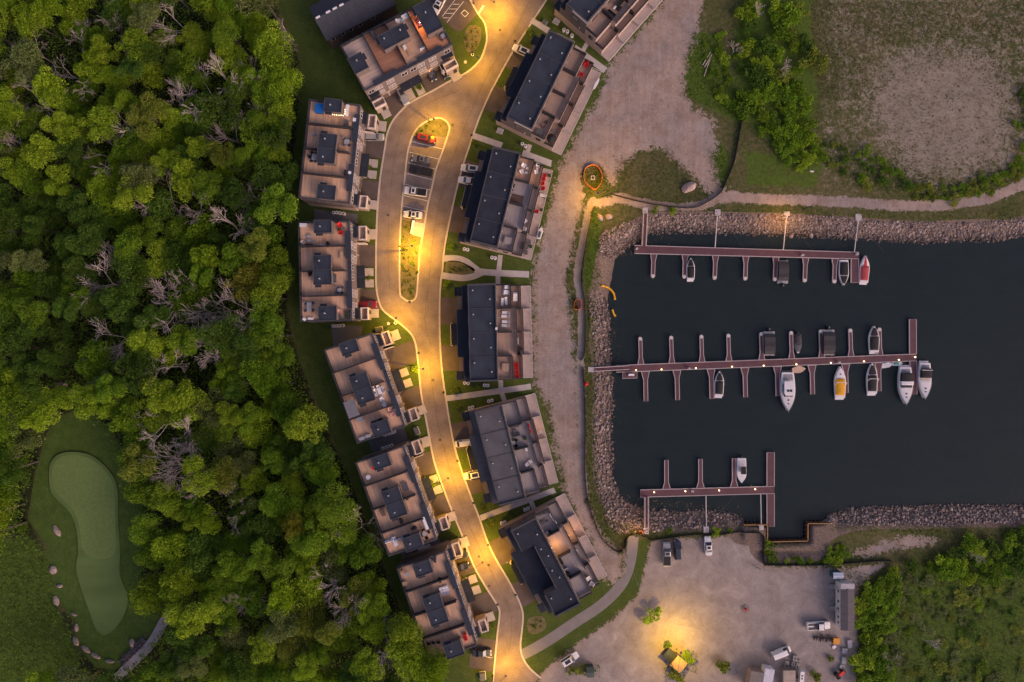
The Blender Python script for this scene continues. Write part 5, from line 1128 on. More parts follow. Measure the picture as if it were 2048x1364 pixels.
q.build('rack', STEEL, bo)
# R2
for k, (px, py, h_) in enumerate(((1048,332.5,30),(1044,344,-20))): put('chair', 'white plastic armchair, %s of two on the upper wood deck' % ('upper lower'.split()[k]), px, py, D6, h_, WHITE, 1.15)
for k, (px, py) in enumerate(((1054.5,337.6),(1053,346.6))): put('table', 'white side table, %s of two on the upper wood deck' % ('upper lower'.split()[k]), px, py, D6, 30, WHITE, .6, .55, .45)
put('chair', 'white plastic armchair, upper one on the lower wood deck', 1077, 332, D3, 20, WHITE, 1.15); put('chair', 'white plastic armchair, lower one on the lower wood deck', 1073.4, 345, D3, -10, WHITE, 1.15); put('table', 'white side table on the lower wood deck', 1074, 338.4, D3, 20, WHITE, .6, .55, .45)
for k, (px, py) in enumerate(((1088,352),(1085.7,359.5),(1084,368),(1085,377.5))): put('chair', 'red patio chair, %s in a row of four' % ('first second third last'.split()[k]), px, py, D0, 180, RED, 1.1)
put('chair', 'single red patio chair below the white bench', 1072.6, 423.6, D0, 180, RED, 1.0); put('sofa', 'white bench on the patio under the red chairs', 1086, 391.5, D0, -75, WHITE, 1.5, .7)
put('rug', 'square brown outdoor rug on the grey upper deck', 1034, 398, D6, 13, mat('brown_rug', (.12,.072,.062), .9), 3.0, 2.1); put('chair', 'dark chair, upper of two beside the brown rug', 1025.8, 372, D6, 30, BLACK, 1.15); put('chair', 'dark chair, lower of two beside the brown rug', 1022, 381, D6, 50, BLACK, 1.15)
put('chair', 'white lounge chair, upper of two on a grey lower deck', 1050, 443, D3, 60, WHITE, 1.2); put('chair', 'white lounge chair, lower of two on a grey lower deck', 1047.3, 458, D3, 200, WHITE, 1.2)
put('table', 'grey table on the last lower deck', 1043.6, 491, D3, 13, GREYC, 1.0, 1.8, .6); put('table', 'bare frame table on the last upper deck', 1016, 482, D6, 13, WOOD3, 1.9, 1.7, .7)
for k, (px, py, h_) in enumerate(((1057,484,90),(1053.5,494,0),(1052,505,0))): put('sofa', 'charcoal patio seat, %s of three by the rail' % ('upper middle lower'.split()[k]), px, py, D0, h_, GREYC, 1.1, .8)
put('planter', 'round planter by the charcoal patio seats', 1061.5, 493, D0, 0, GREENP, .7, .7, .6)
for k, (px, py) in enumerate(((1099,352),(1095,399.5),(1083,420))): put('planter', 'small patio planter, %s of three by the rail' % ('upper middle lower'.split()[k]), px, py, D0, 0, GREENP, .6, .6, .8)
tw = thing('watercraft_trailer', 'white jet ski on a small trailer behind a patio', 'trailer', W(1080,467,0), -radians(-75)); hr = tw
hull(tw, 3.0, 1.15, 1.0, fine=.6); inset(tw, 'seat', GREYC, 3.0, 1.15, .1, .6, .45, 1.0, 1.3, fine=.6, dome=.15); MB().box(-1.6,2.0,-.06,.06,.25,.35).build('tow_bar', STEEL, tw)
for s_ in (-1, 1): MB().tube((-.4,s_*.8,.3),(-.4,s_*.65,.3),.3,.3,10).build('wheel', TYRE, tw)
# R3
put('cover', 'white covered armchair, top one on the upper deck', 1013.3, 573.8, D6, 0, WHITE, 1.5, 1.15); put('cover', 'white covered armchair under the top one', 1012.3, 584.7, D6, 0, WHITE, 1.7, 1.15)
put('lounger', 'white lounger, left of two side by side', 1004.7, 604.5, D6, -85, WHITE); put('lounger', 'white lounger, right of two side by side', 1012.3, 602.5, D6, -95, WHITE)
put('cover', 'white covered oval table on the lower deck', 1030.4, 593.5, D3, 90, WHITE, 2.2, 1.15, .75)
for k, py in enumerate((625.1,632.5,643.6,651.4)): put('lounger', 'white lounger, %s of four in a column' % ('first second third last'.split()[k]), 1011.5 - (k % 2), py, D6, 2, WHITE)
for k, (px, py) in enumerate(((1031.4,728.4),(1031.4,735.6),(1032.4,744.8),(1033.5,752.6))): put('chair', 'red chair, %s in a column of four on a lower deck' % ('first second third last'.split()[k]), px, py, D3, 180, RED, 1.15)
put('sofa', 'black covered sofa on the third lower deck', 1035, 706.5, D3, 90, BLACK, 1.3, 1.0); put('grill', 'black barbecue beside the black covered sofa', 1038, 698, D3, 0, BLACK); put('table', 'bare table on the last upper deck of the red column row', 1011, 734.5, D6, 0, WOOD2, 1.6, 1.9, .7); put('table', 'pale long bench on the third lower deck', 1035.5, 682, D3, 0, GREYL, .6, 1.7, .5)
put('chest', 'small white box on the edge of a flat roof', 993, 657.2, 9.5, 10, WHITE, .45, .55, .4)
# R4
put('chair', 'red chair, upper of two on the grey lower deck', 1053, 851.8, D3, 170, RED, 1.35); put('chair', 'red chair, lower of two on the grey lower deck', 1056, 862.6, D3, 165, RED, 1.35)
put('sofa', 'charcoal sofa on the furnished grey upper deck', 1030, 851.5, D6, 75, GREYC, 2.0, .8); put('table', 'dark low table in front of the charcoal sofa', 1030, 861.6, D6, -15, GREYC, 1.0, .8, .4); put('sofa', 'charcoal loveseat facing the dark low table', 1033, 869, D6, -105, GREYC, 1.7, .8)
dining('on the furnished grey upper deck', 1026.5, 885, D6, 0, GREYL, BLACK, 4, .9, .9, .85); put('chest', 'white box by the roof wall of the furnished deck', 1011.5, 860, D6, 30, WHITE, .6, .5, .5); put('planter', 'dark planter at the rail of the furnished deck', 1050, 876, D6, 0, GREENP, .7, .7, .8)
put('table', 'white bench on the empty grey upper deck', 1052.5, 898, D6, 75, WHITE, 1.0, .5, .45); put('chair', 'white chair, left of two on the empty grey upper deck', 1054.5, 927.7, D6, -40, WHITE, .9); put('chair', 'white chair, right of two on the empty grey upper deck', 1060.3, 922.6, D6, 140, WHITE, .9)
put('round', 'small patio table on the warm lit patio', 1081, 863, D0, 0, GREYL, .9)
# R5
put('table', 'long white counter along the deck edge', 1105.8, 1035.5, D6, 58, WHITE, 2.9, .4, .9)
for k, (px, py) in enumerate(((1082,1027),(1087,1024.5),(1088.5,1042.5))): put('lounger', 'dark lounger, %s of three on the top grey deck' % ('left right lower'.split()[k]), px, py, D6, -27, GREYC)
put('grill', 'black barbecue at the first privacy screen', 1100, 1063, D6, 60, BLACK); put('table', 'white side table by the first privacy screen', 1094.8, 1065, D6, 60, WHITE, .8, .6, .6)
put('table', 'pale square table on a grey lower deck', 1152, 1099.6, D3, -27, GREYL, .8, .7, .6); put('chair', 'white chair, upper of two on the last lower deck', 1177, 1156, D3, 60, WHITE, 1.25); put('chair', 'white chair, lower of two on the last lower deck', 1182.5, 1165.5, D3, -150, WHITE, 1.25)
put('sofa', 'white small bench on the third grey deck', 1131, 1138, D6, 60, GREYL, 1.3, .7); put('sofa', 'dark loveseat against the roof wall', 1121.5, 1121.5, D6, -27, BLACK, 1.5, .8); put('grill', 'black barbecue on the third grey deck', 1136.5, 1146, D6, 60, BLACK)

# ================================================================ AIR CONDITIONERS
def aircon(label, px, py):
    r = thing('air_conditioner', label, 'air conditioner', W(px, py, .8), 0, 'air conditioners beside the townhouses'); r.location.z = .04
    MB().box(-.5,.5,-.48,.48,-.04,.02).build('concrete_pad', PAD, r)
    MB().cyl(0,0,.02,.82,.42,.42,14).build('cabinet', WHITE, r); q = MB(); q.cyl(0,0,.82,.86,.19,.19,10); q.build('fan_grille', GREYC, r)
ACS = {'below the hot tub row': [(667,425),(673.5,425),(680,426),(687,427)], 'below the red chair row': [(666.8,652),(672.6,652),(678.7,651.6),(685,651)], 'below the pergola row': [(769.7,870),(776,868),(782,866),(788,864)], 'above the daybed row': [(764.8,896.6),(771,895),(777,893),(783,891)], 'below the daybed row': [(839,1098),(845,1096),(851,1094),(857,1092.4)],
 'below the red chair stepped row': [(1045,287.5),(1051,291.7)], 'below the row at the top edge': [(1128,59),(1135,62.4),(1144,70.4)], 'at the lower street corner of the white chair row': [(928.7,497.7),(935,499)], 'by the curved walkway': [(984,514.6),(990,515.6)],
 'at the lower street corner of the covered furniture row': [(929.4,766),(936,766.7)], 'mid wall of the covered furniture row': [(969,770.5),(975.4,771)], 'at the upper street corner of the light grey row': [(939,816.5),(945,815)], 'mid wall of the light grey row': [(977.5,802.5),(983.5,801)], 'between the light grey row and the trail row': [(1050,1020),(1056,1017.6)], 'at the upper street corner of the trail row': [(1003.7,1047),(1009.5,1045.7)]}
for wh, L_ in ACS.items():
    for k, (px, py) in enumerate(L_): aircon('white round air conditioner %s, %s' % (wh, ['leftmost','second from left','third from left','rightmost'][k] if len(L_) == 4 else ['left','right','far right'][k]), px, py)
def gbox(label, px, py, head, w=1.6, d=1.0, h=.8, m=GREYC):
    r = thing('utility_cabinet', label, 'utility cabinet', W(px, py, 0), -radians(head), 'utility cabinets in the lawns')
    MB().box(-w/2-.2,w/2+.2,-d/2-.2,d/2+.2,-.02,.08).build('concrete_pad', CONC, r); MB().box(-w/2,w/2,-d/2,d/2,.08,h).build('cabinet', m, r); MB().box(-w/2-.03,w/2+.03,-d/2-.03,d/2+.03,h,h+.06).build('lid', m, r)
gbox('dark utility cabinet in the lawn below the red chair row', 758.5, 659, -12); gbox('utility cabinet in the lawn below the pergola row', 833.5, 861.5, 70); gbox('pale utility cabinet beside the bottom parking bay', 965.5, 1351, 85, 1.8, 1.2, .9, mat('green_grey', (.12,.13,.12)))
gbox('dark utility box by the top right walkway', 1089, 46, 30, .9, .9); gbox('pale air vent box by the top edge row', 1112.5, 43.5, 30, 1.3, 1.0, .7, GREYL); gbox('pale air vent box at the corner of the stepped red chair row', 1000, 262, 20, 1.3, 1.0, .7, GREYL)

# ================================================================ STREET LAMPS
def lamp(label, px, py, power, hgt=6.5, base=None, col=(1.0,.50,.010), arm=None, nm='street_lamp'):
    """luminaire seen at px,py ; pole foot at base"""
    hx, hy = W2(px, py, hgt)
    fx, fy = (hx, hy) if base is None else W2(*base, 0)
    r = thing(nm, label, 'street lamp', (fx, fy, 0), 0, 'street lamps')
    dx, dy = hx-fx, hy-fy
    MB().cyl(0,0,0,hgt-.1,.10,.06,8).build('pole', METAL, r); MB().cyl(0,0,0,.5,.17,.15,10).build('base', METAL, r)
    if base is not None: MB().tube((0,0,hgt-.15),(dx,dy,hgt+.08),.045,.035,6).build('arm', METAL, r)
    q = MB(); q.cyl(dx,dy,hgt+.02,hgt+.14,.27,.18,12); hd = q.build('lamp_head', GREYC, r)
    MB().cyl(dx,dy,hgt-.03,hgt+.02,.22,.22,12).build('lens', LENS, hd)
    g = glow(r, (dx,dy,hgt-.06), power, .5, col)
    return r
lamp('street lamp at the round tip of the planted island', 868, 238, 1800, 6.5, (860,244))
lamp('street lamp over the yellow lit island bed by the mailbox', 824, 492, 3120, 6.0, (815,500))
lamp('street lamp at the kerb bend below the red chair row', 792, 636, 1560, 6.5, (787,646))
lamp('street lamp at the kerb beside the pergola row', 846, 738, 2040, 6.5, (829,732))
lamp('street lamp at the kerb beside the daybed row', 896, 957, 2160, 6.5, (876,962))
lamp('street lamp at the kerb beside the lowest left row', 965, 1125, 2160, 6.5, (940,1128))
lamp('street lamp at the top edge of the street', 988, 4, 2640, 6.5, (948,8))
lamp('street lamp at the oval bed by the stop bar', 955, 115, 1080, 6.5, (946,110))
lamp('street lamp at the bottom edge of the street', 1012, 1352, 1680, 6.5, (986,1350))
lamp('lamp post by the orange fenced manhole', 1196, 386, 1500, 8.0, (1204,394), (1,.50,.03))
lamp('lamp post above the upper dock bank', 1578, 434, 450, 5.5, (1608,418), (1,.48,.10))
lamp('yard lamp by the tan roofed shed', 1362, 1306, 2400, 8.5, (1338,1318), (1,.56,.03), nm='yard_lamp')
lamp('low lamp at the head of the lower gangway', 1273, 1073, 170, 4.0, (1279,1066), (1,.48,.10))
# sconces on walls
def sconce(label, px, py, z, power, dirv, col=(1,.45,.12)):
    r = thing('wall_sconce', label, 'wall lamp', W(px, py, z), 0, 'lit wall lamps')
    MB().box(-.08,.08,-.08,.08,-.12,.12).build('housing', METAL, r); MB().cyl(0,0,-.22,-.12,.10,.10,8).build('bulb', BULB, r); glow(r, (dirv[0],dirv[1],-.3), power, .12, col, False)
def on(row, u, v, z):
    r = row; a = r.rotation_euler[2]; return (r.location.x + u*cos(a) + v*sin(a), r.location.y + u*sin(a) - v*cos(a), z)
def wsconce(label, row, u, v, z, power, off=.4, col=(1,.42,.10)):
    a = row.rotation_euler[2]; r = thing('wall_sconce', label, 'wall lamp', on(row, u, v, z), a, 'lit wall lamps')
    MB().box(-.08,.08,-.08,.08,-.12,.12).build('housing', METAL, r); MB().cyl(0,0,-.22,-.12,.10,.10,8).build('bulb', BULB, r); glow(r, (off,0,-.3), power, .12, col, False)
R5, R4, LA, L4, L5 = RROWS['R5'], RROWS['R4'], LROWS['LA'], LROWS['L4'], LROWS['L5']
wsconce('warm wall lamp over the orange-lit upper deck by the trail', R5, 6.85, 8.6, 8.2, 320, .8); wsconce('warm wall lamp over the orange-lit lower deck by the trail', R5, 11.5, 8.6, 5.4, 170, .5); wsconce('warm wall lamp over the lit patio by the trail', R5, 13.1, 8.6, 2.6, 90, .6)
wsconce('warm porch lamp of the trail row', R5, -5.3, 8.3, 2.5, 120, -.4); wsconce('warm lamp on the orange-lit roof deck of the angled row', LA, 4.5, 4.45, 11.0, 260, .2, (1,.40,.12)); wsconce('warm lamp on the lit patio of the light grey row', R4, 13.1, 8.6, 2.6, 50, .6)
wsconce('porch lamp between the garages of the angled row', LA, 12.2, 7.1, 2.7, 30, .5); wsconce('porch lamp at the lower stoop of the daybed row', L4, 14.9, 20.4, 2.6, 45, .4); wsconce('porch lamp at the middle stoop of the lowest left row', L5, 12.65, 12.6, 2.7, 60, .5); wsconce('porch lamp at the middle stoop of the daybed row', L4, 12.65, 12.6, 2.7, 50, .5)
sl = thing('string_lights', 'string of warm bulbs along a stair enclosure near the blue hot tub', 'string lights', W(676,229,11.0))
for k, (px, py) in enumerate(((665,228.5),(669,229),(673,229.4),(678,230),(682,230),(686,230.5),(689,227),(690,223),(690,219))):
    a = W(px, py, 11.2); MB().cyl(a[0]-sl.location.x, a[1]-sl.location.y, 0, .14, .12, .12, 8).build('bulb', BULB, sl)
q = MB(); pp = [W(*p, 11.2) for p in ((663,228.4),(690,230.6),(690.5,217))]
for a, b in zip(pp, pp[1:]): q.tube([a[0]-sl.location.x, a[1]-sl.location.y, .2],[b[0]-sl.location.x, b[1]-sl.location.y, .2],.02,.02,4)
q.build('wire', TRIM, sl); glow(sl, (.2,-.5,-.3), 8, .5, (1,.6,.3), False)

# ================================================================ STREET AND YARD THINGS
def drain(label, px, py):
    r = thing('kerb_drain', label, 'drain', W(px, py, .05), 0, 'drain covers along the kerbs'); r.location.z = .078
    MB().box(-.28,.28,-.28,.28,-.06,.012).build('frame', METAL, r); MB().box(-.2,.2,-.2,.2,.012,.02).build('grate', TRIM, r)
for k, (px, py) in enumerate(((837,706),(887,785),(915,922),(947,1006),(907,1023),(976,1090),(1031,1190),(995,1209),(977,1130),(943,270),(1030,82),(819,604))): drain('small square drain cover set in the kerb, number %s down the street' % ('one two three four five six seven eight nine ten eleven twelve'.split()[k]) if False else ['drain cover in the kerb beside the pergola row','drain cover in the kerb above the first lower walkway','drain cover in the kerb beside the light grey row','drain cover in the kerb below the white suv','drain cover in the kerb left of the fourth lower driveway','drain cover in the kerb beside the trail row','drain cover in the kerb at the right bend near the bottom','drain cover in the kerb at the left bend near the bottom','drain cover in the kerb opposite the two dark cars','drain cover in the kerb by the upper walkway','drain cover in the kerb by the top right white car','drain cover at the lower tip of the island'][k], px, py)
mx_ = thing('community_mailbox', 'community mailbox cabinets on the lit pad in the island', 'mailbox', W(827,456,0), -radians(98))
for k in range(4): MB().box(-1.6+k*.8,-1.6+k*.8+.76,-.28,.28,.25,1.55).build('cabinet', WFRAME, mx_)
MB().box(-1.65,1.65,-.32,.32,1.55,1.62).build('roof', WHITE, mx_); MB().box(-1.5,1.5,-.15,.15,0,.25).build('plinth', STEEL, mx_)
for lb, px, py in (('round white lamp top ring in the oval bed lawn', 945,109.5),('round white lamp top ring at the kerb bend lawn',791,646)):  # white rings of the street lamp tops, drawn on low posts
    r = thing('lamp_ring', lb, 'lamp ring', W(px,py,.5)); r.location.z = 0
    q = MB(); ribbon(q, [(.32*cos(a*.5236), .32*sin(a*.5236)) for a in range(12)], .12, .55, .7, True); q.build('ring', WHITE, r); MB().cyl(0,0,0,.7,.07,.07,8).build('post', METAL, r)
for lb, px, py in (('round concrete manhole in the lawn of the oval bed',931,124),('round manhole cover in the kerb bend lawn',777,647)):
    o = MB().cyl(*W2(px,py),0,.06,.4,.4,14).build('manhole_cover', TEAK); tag(o, lb, 'manhole')
# boulders
def boulder(label, px, py, L, w, h, head=0, seed=1, grp='boulders', m=None):
    r = random.Random(seed); mb = MB(); rings = []; n = 12
    for k, (t, s_) in enumerate(((0,.92),(.3,1.05),(.65,.88),(.88,.55),(1,.2))):
        rings.append([(L/2*s_*cos(2*pi*i/n)*(1+r.uniform(-.13,.13))+(.12*L*t), w/2*s_*sin(2*pi*i/n)*(1+r.uniform(-.13,.13)), h*t-.1+r.uniform(-.04,.04)*h) for i in range(n)])
    mb.loft(rings); x, y = W2(px, py, h/2); o = mb.build('boulder', m or ROCK, None, loc=(x, y, zground(x, y)), rz=-radians(head)); return tag(o, label, 'boulder', grp)
boulder('large pink boulder on the grass above the upper dock', 1378, 374, 3.6, 2.3, 1.6, -30, 3); boulder('left of two pale boulders at the path bend', 1200, 434, 1.9, 1.2, .9, 60, 4); boulder('right of two pale boulders at the path bend', 1217, 433, 1.8, 1.4, .9, 0, 5)
for k, (px, py, L, w, hd) in enumerate(((111,1062,3.4,2.2,55),(104,1140,2.6,2.9,80),(117,1173,1.7,1.6,0),(109,1202,3.0,2.2,70),(145,1230,1.8,1.0,30),(150,1257,2.4,1.5,80),(148,1284,2.6,2.2,60),(168,1300,3.2,1.6,40),(188,1313,3.2,1.5,28),(217,1324,2.6,1.3,8),(262,1287,2.4,2.0,80),(118,770,3.6,2.6,0),(140,785,2.4,3.0,70),(98,782,2.0,1.8,0))):
    boulder('%s pale boulder in the row edging the golf clearing' % ('first second third fourth fifth sixth seventh eighth ninth tenth'.split()[k]) if k < 10 else ['pale boulder beside the dark stone pile at the cart path','largest pale rock in the forest gap above the green','tall pale rock right in the forest gap','small pale rock left in the forest gap'][k-10], px, py, L*.85, w*.62, .8, hd, 20+k, 'pale boulders round the golf clearing')
sp = MB()
for _ in range(260):
    t = rng.random(); px = 245+t*45+rng.uniform(-8,4); py = 1328-t*50+rng.uniform(-9,6); b_, _m = stone_meshes[rng.randrange(8)]; x, y = W2(px, py); s_ = rng.uniform(.25,.5)
    sp.add([(x+vx*s_, y+vy*s_, .05+vz*s_) for vx, vy, vz in b_.v], b_.f)
o = sp.build('rock_pile', mat('dark_violet_stone', (.085,.08,.10), .9, .2, 2, island=.4)); tag(o, 'pile of small dark stones beside the cart path', 'rock pile', kind='stuff')
# fences
def fence(label, pts, m, h, name='silt_fence', cat='fence', grp=None, step=2.2, closed=False, th=.12):
    P = smooth(WL(pts), 5, closed); r = thing(name, label, cat, (0,0,0), 0, grp)
    mb = MB(); zs = [zground(*p) for p in P]; N = len(P)
    for i in range(N if closed else N-1):
        a, b = P[i], P[(i+1)%N]; za, zb = zs[i], zs[(i+1)%N]; dx, dy = b[0]-a[0], b[1]-a[1]; l = hypot(dx,dy) or 1; nx, ny = -dy/l*th/2, dx/l*th/2
        mb.add([(a[0]+nx,a[1]+ny,za-.1),(b[0]+nx,b[1]+ny,zb-.1),(b[0]-nx,b[1]-ny,zb-.1),(a[0]-nx,a[1]-ny,za-.1),(a[0]+nx,a[1]+ny,za+h),(b[0]+nx,b[1]+ny,zb+h),(b[0]-nx,b[1]-ny,zb+h),(a[0]-nx,a[1]-ny,za+h)], [(4,5,6,7),(0,1,5,4),(2,3,7,6),(1,2,6,5),(3,0,4,7)])
    mb.build('fabric', m, r); acc = 0; last = None
    for i, p in enumerate(P):
        if last is None or hypot(p[0]-last[0], p[1]-last[1]) > step: MB().box(p[0]-.05,p[0]+.05,p[1]-.05,p[1]+.05,zs[i]-.1,zs[i]+h+.25).build('stake', BARK, r); last = p
    return r
FG = 'construction fences round the harbour'
fence('black silt fence curving over the grass above the upper dock', [(1225,390),(1286,405),(1335,413),(1384,416),(1413,405),(1440,386),(1452,362),(1464,333),(1472,300),(1486,219)], FENCEM, .75, grp=FG)
fence('black silt fence along the narrow path left of the harbour', [(1188,414),(1175,468),(1165,536),(1164,570),(1169,603),(1170,650),(1169,704),(1162,721)], FENCEM, .7, grp=FG)
fence('black silt fence below the long gangway to the trail', [(1166,734),(1170,821),(1170,939),(1175,996),(1191,1047),(1208,1081),(1235,1103),(1249,1094),(1254,1075),(1269,1067),(1290,1073)], FENCEM, .75, grp=FG)
fence('black silt fence between the gravel yard and the lower bank', [(1293,1074),(1302,1079),(1326,1076),(1387,1068),(1424,1069),(1473,1064),(1520,1065)], FENCEM, .75, grp=FG)
fence('black silt fence turning round the weedy corner to the right', [(1521,1066),(1526.5,1075),(1526.7,1122),(1534,1128),(1600,1129),(1667,1127),(1747,1121),(1782,1121)], FENCEM, .85, grp=FG)
fence('orange safety fence round the manhole by the path bend', [(1167,350),(1171,337),(1184,330.5),(1195,334),(1203,348),(1203,362),(1198,372),(1189,380),(1178,373),(1169,364)], ORANGE, .9, 'safety_fence', closed=True, step=1.6, th=.08)
fence('small square orange fence by the narrow path', [(1150,602),(1160,601),(1161,617),(1148,617.5)], ORANGE, .9, 'safety_fence', closed=True, step=1.2, th=.08)
fence('short orange fence piece at the head of the lower gangway', [(1277,1062),(1283,1060),(1285,1068)], ORANGE, .9, 'safety_fence', step=1.0, th=.14)
mh = thing('manhole_riser', 'square concrete manhole inside the orange fence', 'manhole', W(1185.4,356,0)); q = MB()
for a in ring(-.5,.5,-.5,.5,0,.5,.15): q.box(a[0],a[1],a[2],a[3],a[4],a[5])
q.build('collar', CONC, mh); MB().box(-.35,.35,-.35,.35,0,.2).build('cover', TRIM, mh)
def boom(label, pts):
    P = smooth(WL(pts, -1), 5); r = thing('floating_boom', label, 'boom', (0,0,0), 0, 'yellow floating booms'); 
    for i in range(0, len(P)-1): MB().tube((*P[i], max(zground(*P[i]),-1.2)+.2), (*P[i+1], max(zground(*P[i+1]),-1.2)+.2), .26, .26, 8).build('float', YELLOW, r)
boom('long curved yellow floating boom at the left shore', [(1202.5,571),(1217,576),(1227,587),(1229.7,600)]); boom('short yellow floating boom piece below the long one', [(1224.5,619),(1227,627),(1231,633)])
by = thing('buoy', 'red buoy beside the black fence near the long gangway', 'buoy', W(1172,767,.2)); MB().loft([[(r_*cos(2*pi*i/10), r_*sin(2*pi*i/10), z_) for i in range(10)] for r_, z_ in ((.2,0),(.48,.3),(.5,.6),(.2,.9))]).build('body', RED, by); MB().cyl(0,0,.9,1.05,.08,.08,6).build('eye', TRIM, by)
for k, (a, b) in enumerate((((1405,130),(1421,104)),((1409,134),(1424,108)),((1408,152),(1420,118)))):
    q = MB(); q.tube(W(*a,.15), W(*b,.15), .13, .10, 7); o = q.build('log', DEADW); tag(o, 'pale log, %s of three lying in the green weeds' % ('left middle right'.split()[k]), 'log', 'logs in the weeds')
sg = thing('site_sign', 'small white sign with struts on the meadow edge', 'sign', W(1620,345,0), -radians(20)); MB().box(-.4,.4,-.05,.05,.6,1.5).build('panel', WHITE, sg)
for s_ in (-1, 1): MB().tube((s_*.3,0,.9),(s_*.5,1.2,0),.04,.04,4).build('strut', DEADW, sg)
# sheet piling round the slip
def piling(label, a, b, inward):
    A = np.array(W2(*a)); B = np.array(W2(*b)); L = np.linalg.norm(B-A); d = (B-A)/L; n = np.array([-d[1], d[0]]); n = n if inward > 0 else -n
    r = thing('sheet_piling', label, 'sheet piling', (0,0,0), 0, 'rusty sheet piling round the slip'); m = mat('rusty_steel', (.15,.055,.028), .85, .3, 1.5)
    k = int(L/.9); q = MB()
    for i in range(k):
        p0 = A+d*L*i/k; p1 = A+d*L*(i+.5)/k; p2 = A+d*L*(i+1)/k; o1 = n*.28
        pts = [p0, p0+d*.12+o1, p1-d*.0+o1, p1+d*.12, p2]
        for u, v in zip(pts, pts[1:]): q.add([(u[0],u[1],-2.6),(v[0],v[1],-2.6),(v[0],v[1],.12),(u[0],u[1],.12)], [(0,1,2,3)])
    q.build('pile_wall', m, r)
    q = MB(); ribbon(q, [tuple(A), tuple(B)], .22, .1, .22); q.build('cap_beam', mat('ochre_beam', (.30,.19,.075), .85, .2), r)
piling('rusty sheet piling left of the cross arm', (1487,1049.5), (1534.4,1049.5), 1); piling('rusty sheet piling along the left slip wall', (1534.6,1050.5), (1534.6,1083), 1); piling('rusty sheet piling along the bottom of the slip', (1535.2,1083.6), (1615,1081.6), 1); piling('rusty sheet piling along the right slip wall', (1615.4,1081), (1615.4,1047.5), 1); piling('rusty sheet piling from the slip to the stones', (1616,1046.8), (1664,1046.8), 1)
# yard things
def shed(label, px, py, head, w, d, h, rm, wm, name='shed', cat='shed', pitch=.3):
    r = thing(name, label, cat, W(px, py, h), -radians(head)); r.location.z = 0
    MB().box(-w/2,w/2,-d/2,d/2,0,h).build('wall', wm, r)
    mb = MB(); mb.add([(-w/2-.15,-d/2-.15,h),(w/2+.15,-d/2-.15,h),(w/2+.15,d/2+.15,h),(-w/2-.15,d/2+.15,h),(-w/2-.15,0,h+pitch),(w/2+.15,0,h+pitch)], [(0,1,5,4),(3,2,5,4),(0,3,4),(1,2,5),(0,1,2,3)]); mb.build('roof', rm, r)
    MB().box(-.45,.45,-d/2-.05,-d/2,.05,min(2.0,h-.2)).build('door', TRIM, r); return r
shed('small shed with tan square roof under the yard lamp', 1357.5, 1328.5, 40, 2.8, 2.8, 2.6, mat('tan_roof', (.36,.23,.11), .8), SIDING)
shed('dark shed beside the tan roofed shed', 1340, 1312, 40, 2.6, 2.2, 1.8, ROOF, DARKW); shed('small green shed at the bottom by the scrub', 1180.5, 1344.5, 0, 1.6, 2.3, 2.0, mat('green_roof', (.05,.075,.068), .7), mat('green_wall', (.04,.06,.055)))
shed('blue white site toilet above the site office', 1676.5, 1151.5, 0, 2.2, 1.3, 2.2, mat('blue_white', (.52,.56,.66), .6), mat('teal_wall', (.03,.09,.10)), 'site_toilet', 'toilet')
def container(label, px, py, head, L, w, h, m, m2):
    r = thing('storage_container', label, 'container', W(px, py, h), -radians(head), 'containers at the bottom of the yard'); r.location.z = 0
    MB().box(-L/2,L/2,-w/2,w/2,0,h-.08).build('body', m, r); MB().box(-L/2-.03,L/2+.03,-w/2-.03,w/2+.03,h-.08,h).build('roof', m2, r)
    for s_ in (-1, 1): MB().box(L/2,L/2+.05,min(s_*w/2,0)+.05,max(s_*w/2,0)-.05,.1,h-.15).build('door', m, r)
PINKC = mat('faded_container', (.30,.22,.19), .7, .2, 1)
container('faded pink container at the bottom edge of the yard', 1512, 1362, 102, 4.5, 3.2, 2.5, PINKC, CONT); container('white trailer box at the bottom edge of the yard', 1537, 1357, 100, 4.6, 2.3, 2.5, WHITE, mat('pale_box_roof', (.50,.50,.58), .6)); container('grey tan container at the bottom edge of the yard', 1579, 1362, 90, 5.0, 2.9, 2.5, CONT, mat('tan_box_roof', (.32,.26,.22), .7, fine=.3, fscale=1, stretch=(6,.2,1)))
rv = thing('small_trailer', 'narrow white trailer with roof hatches at the bottom of the yard', 'trailer', W(1604,1360,1.8), -radians(95)); rv.location.z = 0
MB().box(-2,2,-.5,.5,.4,1.8).build('body', WHITE, rv)
for xx in (-1.0,-.3): MB().box(xx-.15,xx+.15,-.2,.2,1.8,1.86).build('hatch', BLACK, rv)
for s_ in (-1, 1): MB().tube((0,s_*.5,.3),(0,s_*.62,.3),.3,.3,10).build('wheel', TYRE, rv)
for k, (px, py, w, d, h, hd) in enumerate(((1589,1316,1.0,1.4,.8,5),(1596,1324,.9,1.2,.7,8),(1594,1333,1.0,1.0,.7,0),(1586,1327,.8,1.0,.6,10),(1573,1330,.9,2.2,.5,12))):
    r = thing('concrete_block', 'grey concrete block, %s in the heap near the cargo van' % ('first second third fourth last'.split()[k]), 'concrete block', W(px,py,h/2), -radians(hd), 'concrete blocks in the yard'); r.location.z = 0
    MB().box(-w/2,w/2,-d/2,d/2,0,h).build('block', mat('rough_concrete', (.27,.25,.235), .9, .25, 2), r); MB().box(-.12,.12,-.2,.2,h,h+.08).build('lifting_eye', TRIM, r)
put('chest', 'orange square tub by the site office', 1670.5, 1280, 0, 0, mat('orange_tub', (.66,.27,.02), .6), 1.5, 1.4, .7, grp='loose things in the yard'); put('chest', 'small white tilted crate below the orange tub', 1667, 1292.5, 0, -30, WHITE, .9, .6, .4, grp='loose things in the yard')
